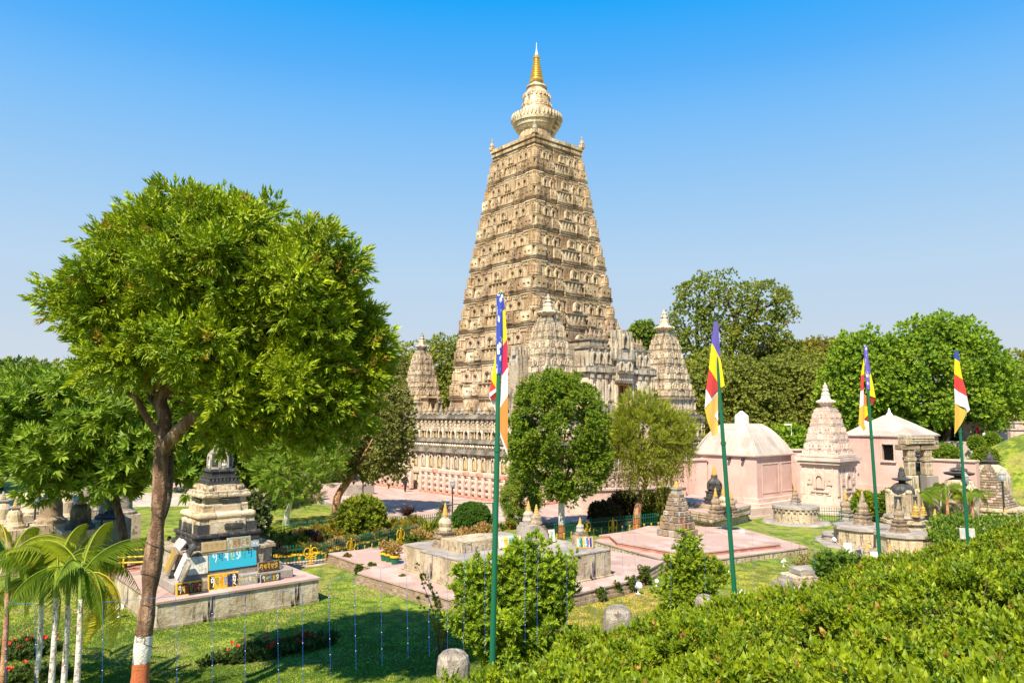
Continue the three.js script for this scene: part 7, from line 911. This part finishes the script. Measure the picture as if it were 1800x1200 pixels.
// ---- shrubs in the middle of the picture
function stemmyShrub(label, base, es, o) { const t = thing('tall_shrub', label, 'shrub', base), r = rng(o.seed), st = new MB(), cl = []; const le = es.map((e) => [e[0] - base.x, e[1] - base.y, e[2] - base.z, e[3], e[4], e[5]]); for (let i = 0; i < o.stems; i++) { const e = le[i % le.length], d = V(r() - .5, r() - .42, r() - .5).normalize().multiplyScalar(Math.pow(r(), .5)), sh = o.shoots && r() < .3 ? rr(1.1, 1.5, r) : 1.02, end = V(e[0] + d.x * e[3] * sh, e[1] + d.y * e[4] * sh, e[2] + d.z * e[5] * sh), a = V(rr(-.2, .2, r), 0, rr(-.2, .2, r)), mid = a.clone().lerp(end, .5).add(V(-end.x * .16, .1, -end.z * .16)); const cv = new THREE.CatmullRomCurve3([a, mid, end]); st.add(tube([a, mid, end], .022, 5, 8, .006)); for (let k = 0; k < o.along; k++) { const u = lerp(o.from ?? .45, 1, (k + r()) / o.along), p = cv.getPointAt(u); cl.push([p.x, p.y, p.z, rr(o.rad[0], o.rad[1], r) * (1.25 - .6 * u)]); } } st.build('stems', M.bark, t); foliage('foliage', t, o.leaf, M.leaf, cl, { in: 0, up: .4, topOnly: .2, ...o }); return t; }
{ const b = D(900, 1150, 21.5).setY(0); stemmyShrub('tall dense bright green shrub in front of the concrete plinth, behind the nearest flagpole', b, pxE([[905, 1035, 90, 74], [838, 1075, 62, 62], [955, 1012, 66, 54], [930, 968, 46, 28], [870, 1115, 84, 34], [992, 1030, 30, 42], [825, 1012, 36, 42], [960, 1095, 60, 50], [884, 1000, 50, 44], [900, 1080, 80, 50]], 21.5, .95), { seed: 301, shoots: 1, stems: 210, along: 9, per: 9, rad: [.16, .3], leaf: LEAF.fine, size: [.8, 1.3], a: [.11, .24, .008], b: [.38, .53, .014], from: .35 });
  const wl = G(782, 1150); stemmyShrub('thin wispy twiggy plant left of the tall shrub', wl, pxE([[755, 1060, 42, 70], [735, 1010, 22, 40], [770, 1090, 30, 40]], -wl.z, .5), { seed: 302, stems: 8, along: 7, per: 3, rad: [.04, .1], leaf: LEAF.tiny, size: [.8, 1.3], a: [.3, .34, .03], b: [.5, .48, .05], from: .2 });
  const c = G(1212, 1084); stemmyShrub('thin open shrub with light green leaves, left of the second flagpole', c, pxE([[1215, 1045, 64, 36], [1178, 1045, 34, 38], [1258, 1040, 36, 44], [1220, 960, 30, 32], [1250, 985, 24, 24], [1195, 980, 24, 20]], -c.z, .95), { seed: 303, shoots: 1, stems: 90, along: 7, per: 9, rad: [.14, .3], leaf: LEAF.fine, size: [.8, 1.35], a: [.12, .24, .008], b: [.38, .52, .016], from: .3 });
  const d = G(1412, 1020); stemmyShrub('bare reddish brown twiggy bush beside the stone slabs', d, pxE([[1412, 985, 34, 36], [1395, 995, 24, 28], [1432, 985, 20, 26]], -d.z, .9), { seed: 304, stems: 46, along: 3, per: 2, rad: [.03, .08], leaf: LEAF.tiny, size: [.6, 1], a: [.22, .13, .06], b: [.26, .2, .06], from: .3 });
  const e = D(1475, 1010, 25).setY(2.2); stemmyShrub('glossy round green shrub at the hedge edge, left of the third flagpole', e, pxE([[1478, 992, 40, 22], [1450, 1000, 22, 20]], 25, .9), { seed: 305, stems: 40, along: 5, per: 14, rad: [.12, .22], leaf: LEAF.fine, size: [.9, 1.4], a: [.06, .16, .012], b: [.2, .34, .03] });
  // plants along the terrace edges
  for (const [px, py, s, l, fl] of [[610, 995, .8, 'pink flowered rose bush at the left terrace corner', 1], [632, 1010, .6, 'small rose plant on the terrace edge', 0], [655, 1012, .7, 'sparse rose plant below the step of the terrace', 0], [1085, 1045, .75, 'small green plant against the right terrace wall, nearest the plinth end', 0], [1110, 1040, .8, 'small green plant second along the right terrace wall', 0], [1133, 1028, 1.0, 'tallest small green plant along the right terrace wall', 0], [1058, 1056, .6, 'lowest small plant along the right terrace wall', 0], [705, 1032, .6, 'leafy weed by the left terrace wall', 0]]) { const p = G(px, py); const q = stemmyShrub(l, p, [[p.x, .45 * s, p.z, .35 * s, .5 * s, .35 * s]], { seed: px, stems: 12, along: 4, per: 7, rad: [.06, .13], leaf: LEAF.tiny, size: [.9, 1.5], a: [.06, .11, .012], b: [.17, .24, .02], c: fl ? [.6, .05, .2] : undefined, cShare: .05 }); } }
// ---- croton bed with potted plants
{ const proto = {}, r = rng(808);
  const K = { yellow: { label: 'yellow and green croton bush in the planted bed behind the green fence', leaf: LEAF.croton, a: [.34, .27, .02], b: [.50, .36, .03], c: [.12, .2, .02], share: .4, h: .42, rad: .34 }, pinkish: { label: 'pinkish buff leaved bush in the planted bed behind the green fence', leaf: LEAF.fine, a: [.42, .28, .16], b: [.58, .42, .25], c: [.25, .26, .06], share: .3, h: .36, rad: .36 }, dark: { label: 'dark maroon cordyline in the planted bed behind the green fence', leaf: LEAF.strap, a: [.055, .02, .018], b: [.12, .045, .03], c: [.16, .08, .03], share: .1, h: .5, rad: .16 }, strap: { label: 'light green strap leaved plant in the planted bed behind the green fence', leaf: LEAF.strap, a: [.15, .23, .02], b: [.32, .36, .04], c: [.4, .38, .05], share: .2, h: .12, rad: .12 }, green: { label: 'plain green bushy plant in the planted bed behind the green fence', leaf: LEAF.fine, a: [.05, .12, .012], b: [.16, .25, .02], c: [.4, .36, .05], share: .1, h: .36, rad: .34 } };
  const put = (k, p, s, y = 0, lab) => { const q = K[k], g = lab ? undefined : q.label.split(' in the')[0] + 's'; p = p.clone().setY(y); if (!proto[k]) { const t = proto[k] = thing('bedding_plant', lab ?? q.label, 'plant', p, 0, g); foliage('foliage', t, q.leaf, M.leaf, [[0, q.h, 0, q.rad], [q.rad * .4, q.h * .8, .05, q.rad * .7], [-q.rad * .4, q.h * .75, -.05, q.rad * .7]], { per: q.leaf === LEAF.strap ? 4 : 44, in: .15, up: .7, seed: 700 + k.length, a: q.a, b: q.b, c: q.c, cShare: q.share, size: [.7, 1.15] }); part('stem', new THREE.CylinderGeometry(.02, .03, q.h, 6), M.bark, t, T(0, q.h / 2, 0)); t.scale.setScalar(s); } else { const c = copyOf(proto[k], lab ?? q.label, p, r() * TAU, s, g); if (!g) delete c.userData.group; } };
  const F = [G(484, 990), G(567, 982), G(660, 958), G(740, 944)], B = [G(475, 968), G(530, 948), G(610, 943), G(735, 936)]; const along = (P, t) => { const x = t * (P.length - 1), i = Math.min(P.length - 2, Math.floor(x)); return P[i].clone().lerp(P[i + 1], x - i); };
  for (let i = 0; i < 19; i++) { const p = along(F, (i + .5) / 19 * .74); pot(p, rr(1.0, 1.25, r), 'green flower pot with a yellow rim standing in the row behind the green fence'); put(['pinkish', 'green', 'yellow', 'dark'][Math.floor(r() * 4)], p, rr(.55, .8, r), .4); }
  const kinds = ['yellow', 'pinkish', 'yellow', 'green', 'pinkish', 'strap', 'dark', 'yellow'];
  for (let row = 0; row < 4; row++) for (let i = 0; i < 17; i++) { const t = (i + .3 + r() * .5) / 17, p = along(F, t).lerp(along(B, t), .28 + row * .22); if (p.z > -36) continue; put(kinds[Math.floor(r() * kinds.length)], p, rr(.85, 1.35, r)); }
  for (const [px, py, k, s] of [[630, 945, 'dark', 1.5], [652, 950, 'dark', 1.2], [583, 940, 'dark', .9], [720, 925, 'dark', 1.6], [778, 917, 'dark', 1.4], [755, 940, 'strap', 1.9], [745, 948, 'strap', 1.4], [735, 955, 'pinkish', 1.3], [765, 962, 'pinkish', 1.4], [800, 958, 'pinkish', 1.3], [815, 950, 'pinkish', 1.2], [838, 948, 'pinkish', 1.2], [850, 940, 'pinkish', 1.2], [870, 945, 'pinkish', 1.0], [710, 950, 'yellow', 1.1], [700, 940, 'yellow', 1.2], [812, 930, 'strap', 1.1], [690, 948, 'green', 1.2], [725, 962, 'green', 1.1], [897, 930, 'yellow', .9], [880, 938, 'green', 1.0], [1218, 0, '', 0]]) if (s) put(k, G(px, py), s);
  for (const [i, [px, py]] of [[676, 985], [684, 987], [694, 991]].entries()) { const p = G(px, py, TA).setY(TA); pot(p, 1.15, ['left', 'middle', 'right'][i] + ' one of three green pots with yellow rims on the pink terrace').userData.group = undefined; put('pinkish', p, .85, TA + .42, 'buff pink plant in the ' + ['left', 'middle', 'right'][i] + ' of three pots on the pink terrace'); }
  for (const [px, py] of [[1500, 915], [1550, 913], [1680, 912], [1695, 915], [1706, 908]]) put('yellow', G(px, py), .9, 0, px < 1600 ? 'yellow plant by the fence ' + (px < 1520 ? 'left' : 'right') + ' of the third flagpole' : 'yellowish plant by the path ' + (px < 1690 ? 'left of' : px < 1700 ? 'under' : 'right of') + ' the fourth flagpole'); }
// ---- red flower beds on the near lawn
{ const fl = new MB(); for (let i = 0; i < 7; i++) leafGeo(fl, T(0, 0, 0, 1.0, i * .9, 0), .075, .06, .2); const fg = fl.geo(); const bed = (label, c, rx, rz, turn, n, seed) => { const r = rng(seed), t = thing('flower_bed', label, 'flower bed', c, turn), cl = []; for (let i = 0; i < n; i++) { const a = r() * TAU, q = Math.sqrt(r()); cl.push([Math.cos(a) * q * rx, .1, Math.sin(a) * q * rz, rr(.09, .2, r)]); } foliage('foliage', t, LEAF.small, M.leaf, cl, { per: 13, in: 0, up: .6, seed: seed + 1, size: [.55, .95], a: [.035, .085, .012], b: [.11, .18, .02] }); const sm = new MB(); for (let i = 0; i < n * .2; i++) { const a = r() * TAU, q = Math.sqrt(r()), x = Math.cos(a) * q * rx, z = Math.sin(a) * q * rz, h = rr(.3, .5, r); sm.add(bar(V(x, 0, z), V(x + .03, h, z), .008, 4)); part('red_flower', fg, M.petal, t, T(x + .03, h, z, r(), r() * 6, 0, rr(1.0, 1.5, r))); } sm.build('stalks', paint(.06, .12, .02, .7), t); };
  bed('bed of red flowers on the lawn below the left stupa platform', G(480, 1148), 2.3, .62, .62, 120, 901); bed('bed of red flowers at the left edge behind the palm trunks', G(40, 1150), 1.1, .8, .3, 60, 911); bed('bed of red flowers at the bottom left corner', G(55, 1196), 1.2, .5, .2, 50, 921); }
// ---- the hedge on the bank
{ const t = thing('hedge', 'broad leafy green hedge covering the bank across the bottom right', 'hedge', V(0, 0, 0)), r = rng(1001), cl = []; let st = new MB();
  for (let i = 0; i < 9000; i++) { const s = rr(-1.7, 10.5, r), tt = rr(-9, 34, r), q = bankAt(tt, s), d = -q.z; if (d < 2.2 || d > 36) continue; const px = 900 + FPX * q.x / d; if (px < 380 || px > 2050) continue; const top = bankH(s, tt) + .30 + .55 * (vnoise(tt * 1.1 + 30, s * 1.1 + 30, 999, 999, 31) - .4) + .34 * (vnoise(tt * 2.7 + 60, s * 2.7 + 60, 999, 999, 33) - .5) + .2 * (r() - .5), el = Math.atan2(top - 8, d); if (el < -.42) continue; const edge = s < -.2 ? .5 : 1; cl.push([q.x, top - (s < -.4 ? -s * .25 : 0), q.z, rr(.13, .25, r), edge * (vnoise(tt * 1.7 + 10, s * 1.7 + 10, 999, 999, 41) < .36 ? .12 : 1)]); if (i % 3 === 0) st.add(bar(V(q.x + rr(-.2, .2, r), top - .55, q.z), V(q.x + rr(-.15, .15, r), top + rr(-.05, .2, r), q.z + rr(-.15, .15, r)), .008, 4)); }
  foliage('large_leaves', t, LEAF.small, M.leafGloss, cl.filter((_, i) => i % 4 === 0), { per: 7, in: .2, up: .6, seed: 1003, size: [.4, .78], a: [.06, .16, .008], b: [.30, .45, .014], topOnly: .8 });
  foliage('foliage', t, LEAF.hedge, M.leafGloss, cl, { per: 30, in: .05, up: .45, seed: 1002, size: [.55, 1.35], a: [.085, .185, .006], b: [.35, .46, .012], c: [.42, .30, .08], cShare: .03, topOnly: .8 }); st.build('stems', M.bark, t);
  const w = thing('flowering_shrub', 'darker green ground shrub with tiny white flowers around the fourth flagpole foot', 'shrub', V(0, 0, 0)), wc = []; for (let i = 0; i < 420; i++) { const q = G(rr(1640, 1795, r), rr(915, 948, r), 1.6 + r() * .6); wc.push([q.x, q.y + rr(-.35, .25, r), q.z, .28]); } foliage('foliage', w, LEAF.small, M.leaf, wc, { per: 12, in: 0, up: .5, seed: 1012, ...pick('bright'), a: [.08, .19, .015], b: [.24, .38, .03], c: [.75, .76, .72], cShare: .025, size: [.6, 1] }); }
// ---- grass blades on the nearer lawn
{ const t = thing('grass', 'short mown grass blades on the nearer lawn', 'grass', V(0, 0, 0)); t.userData.kind = 'stuff'; const r = rng(1101), list = [], cols = [], n = 150000, m = new THREE.Matrix4(), im0 = [];
  for (let i = 0; i < n; i++) { const px = rr(-40, 1500, r), py = 930 + 275 * Math.pow(r(), .55), q = G(px, py); if (Math.abs(q.x - LS.x) < 4.4 && Math.abs(q.z - LS.z) < 4.4) { const v = q.clone().sub(LS); if (Math.abs(v.dot(DB)) < 3.35 && Math.abs(v.dot(DA)) < 3.35) continue; } if (q.z < -42) continue; let d = 0; for (const [c, rad, k] of DRY) d = Math.max(d, k * (1 - smooth(.5, 1.1, Math.hypot(q.x - c.x, q.z - c.z) / rad))); const s = rr(.35, .85, r); m.compose(V(q.x, -.01, q.z), upQ.setFromAxisAngle(Y1, r() * TAU), V(s * 1.2, s * rr(.5, 1, r), s * 1.2)); list.push(m.clone()); const c = mix3(mix3([.09, .18, .008], [.22, .33, .016], r()), [.36, .34, .07], d * .8); cols.push(new THREE.Color().setRGB(...c)); }
  const im = new THREE.InstancedMesh(LEAF.grass, M.leafFar, list.length); list.forEach((q, i) => { im.setMatrixAt(i, q); im.setColorAt(i, cols[i]); }); im.name = 'blades'; im.userData.kind = 'stuff'; t.add(im); }
{ const t = thing('fallen_leaves', 'scattered dry fallen leaves on the lawn and pink terraces', 'leaves', V(0, 0, 0)); t.userData.kind = 'stuff'; const r = rng(1201), g = leafGeo(new MB(), T(0, 0, 0, PI / 2 - .15, 0, 0), .14, .075, .3).geo(), L = []; for (let i = 0; i < 900; i++) { const px = rr(-20, 1450, r), py = rr(960, 1200, r), y = [0, TA, 0][i % 3], q = G(px, py, y); if (y && !(py > 985 && py < 1040 && px > 640 && px < 1130)) continue; L.push(new THREE.Matrix4().compose(V(q.x, y + .03, q.z), new THREE.Quaternion().setFromEuler(new THREE.Euler(rr(-.3, .3, r), r() * 6, rr(-.3, .3, r))), V(1, 1, 1).multiplyScalar(rr(.6, 1.2, r)))); } const im = new THREE.InstancedMesh(g, M.leafFar, L.length); L.forEach((m, i) => { im.setMatrixAt(i, m); im.setColorAt(i, new THREE.Color().setRGB(...mix3([.30, .16, .05], [.42, .34, .09], r()))); }); im.name = 'leaves'; im.userData.kind = 'stuff'; t.add(im); }
scene.traverse((o) => { if (o.isMesh) { o.castShadow = true; o.receiveShadow = true; } });
renderer.render(scene, camera);
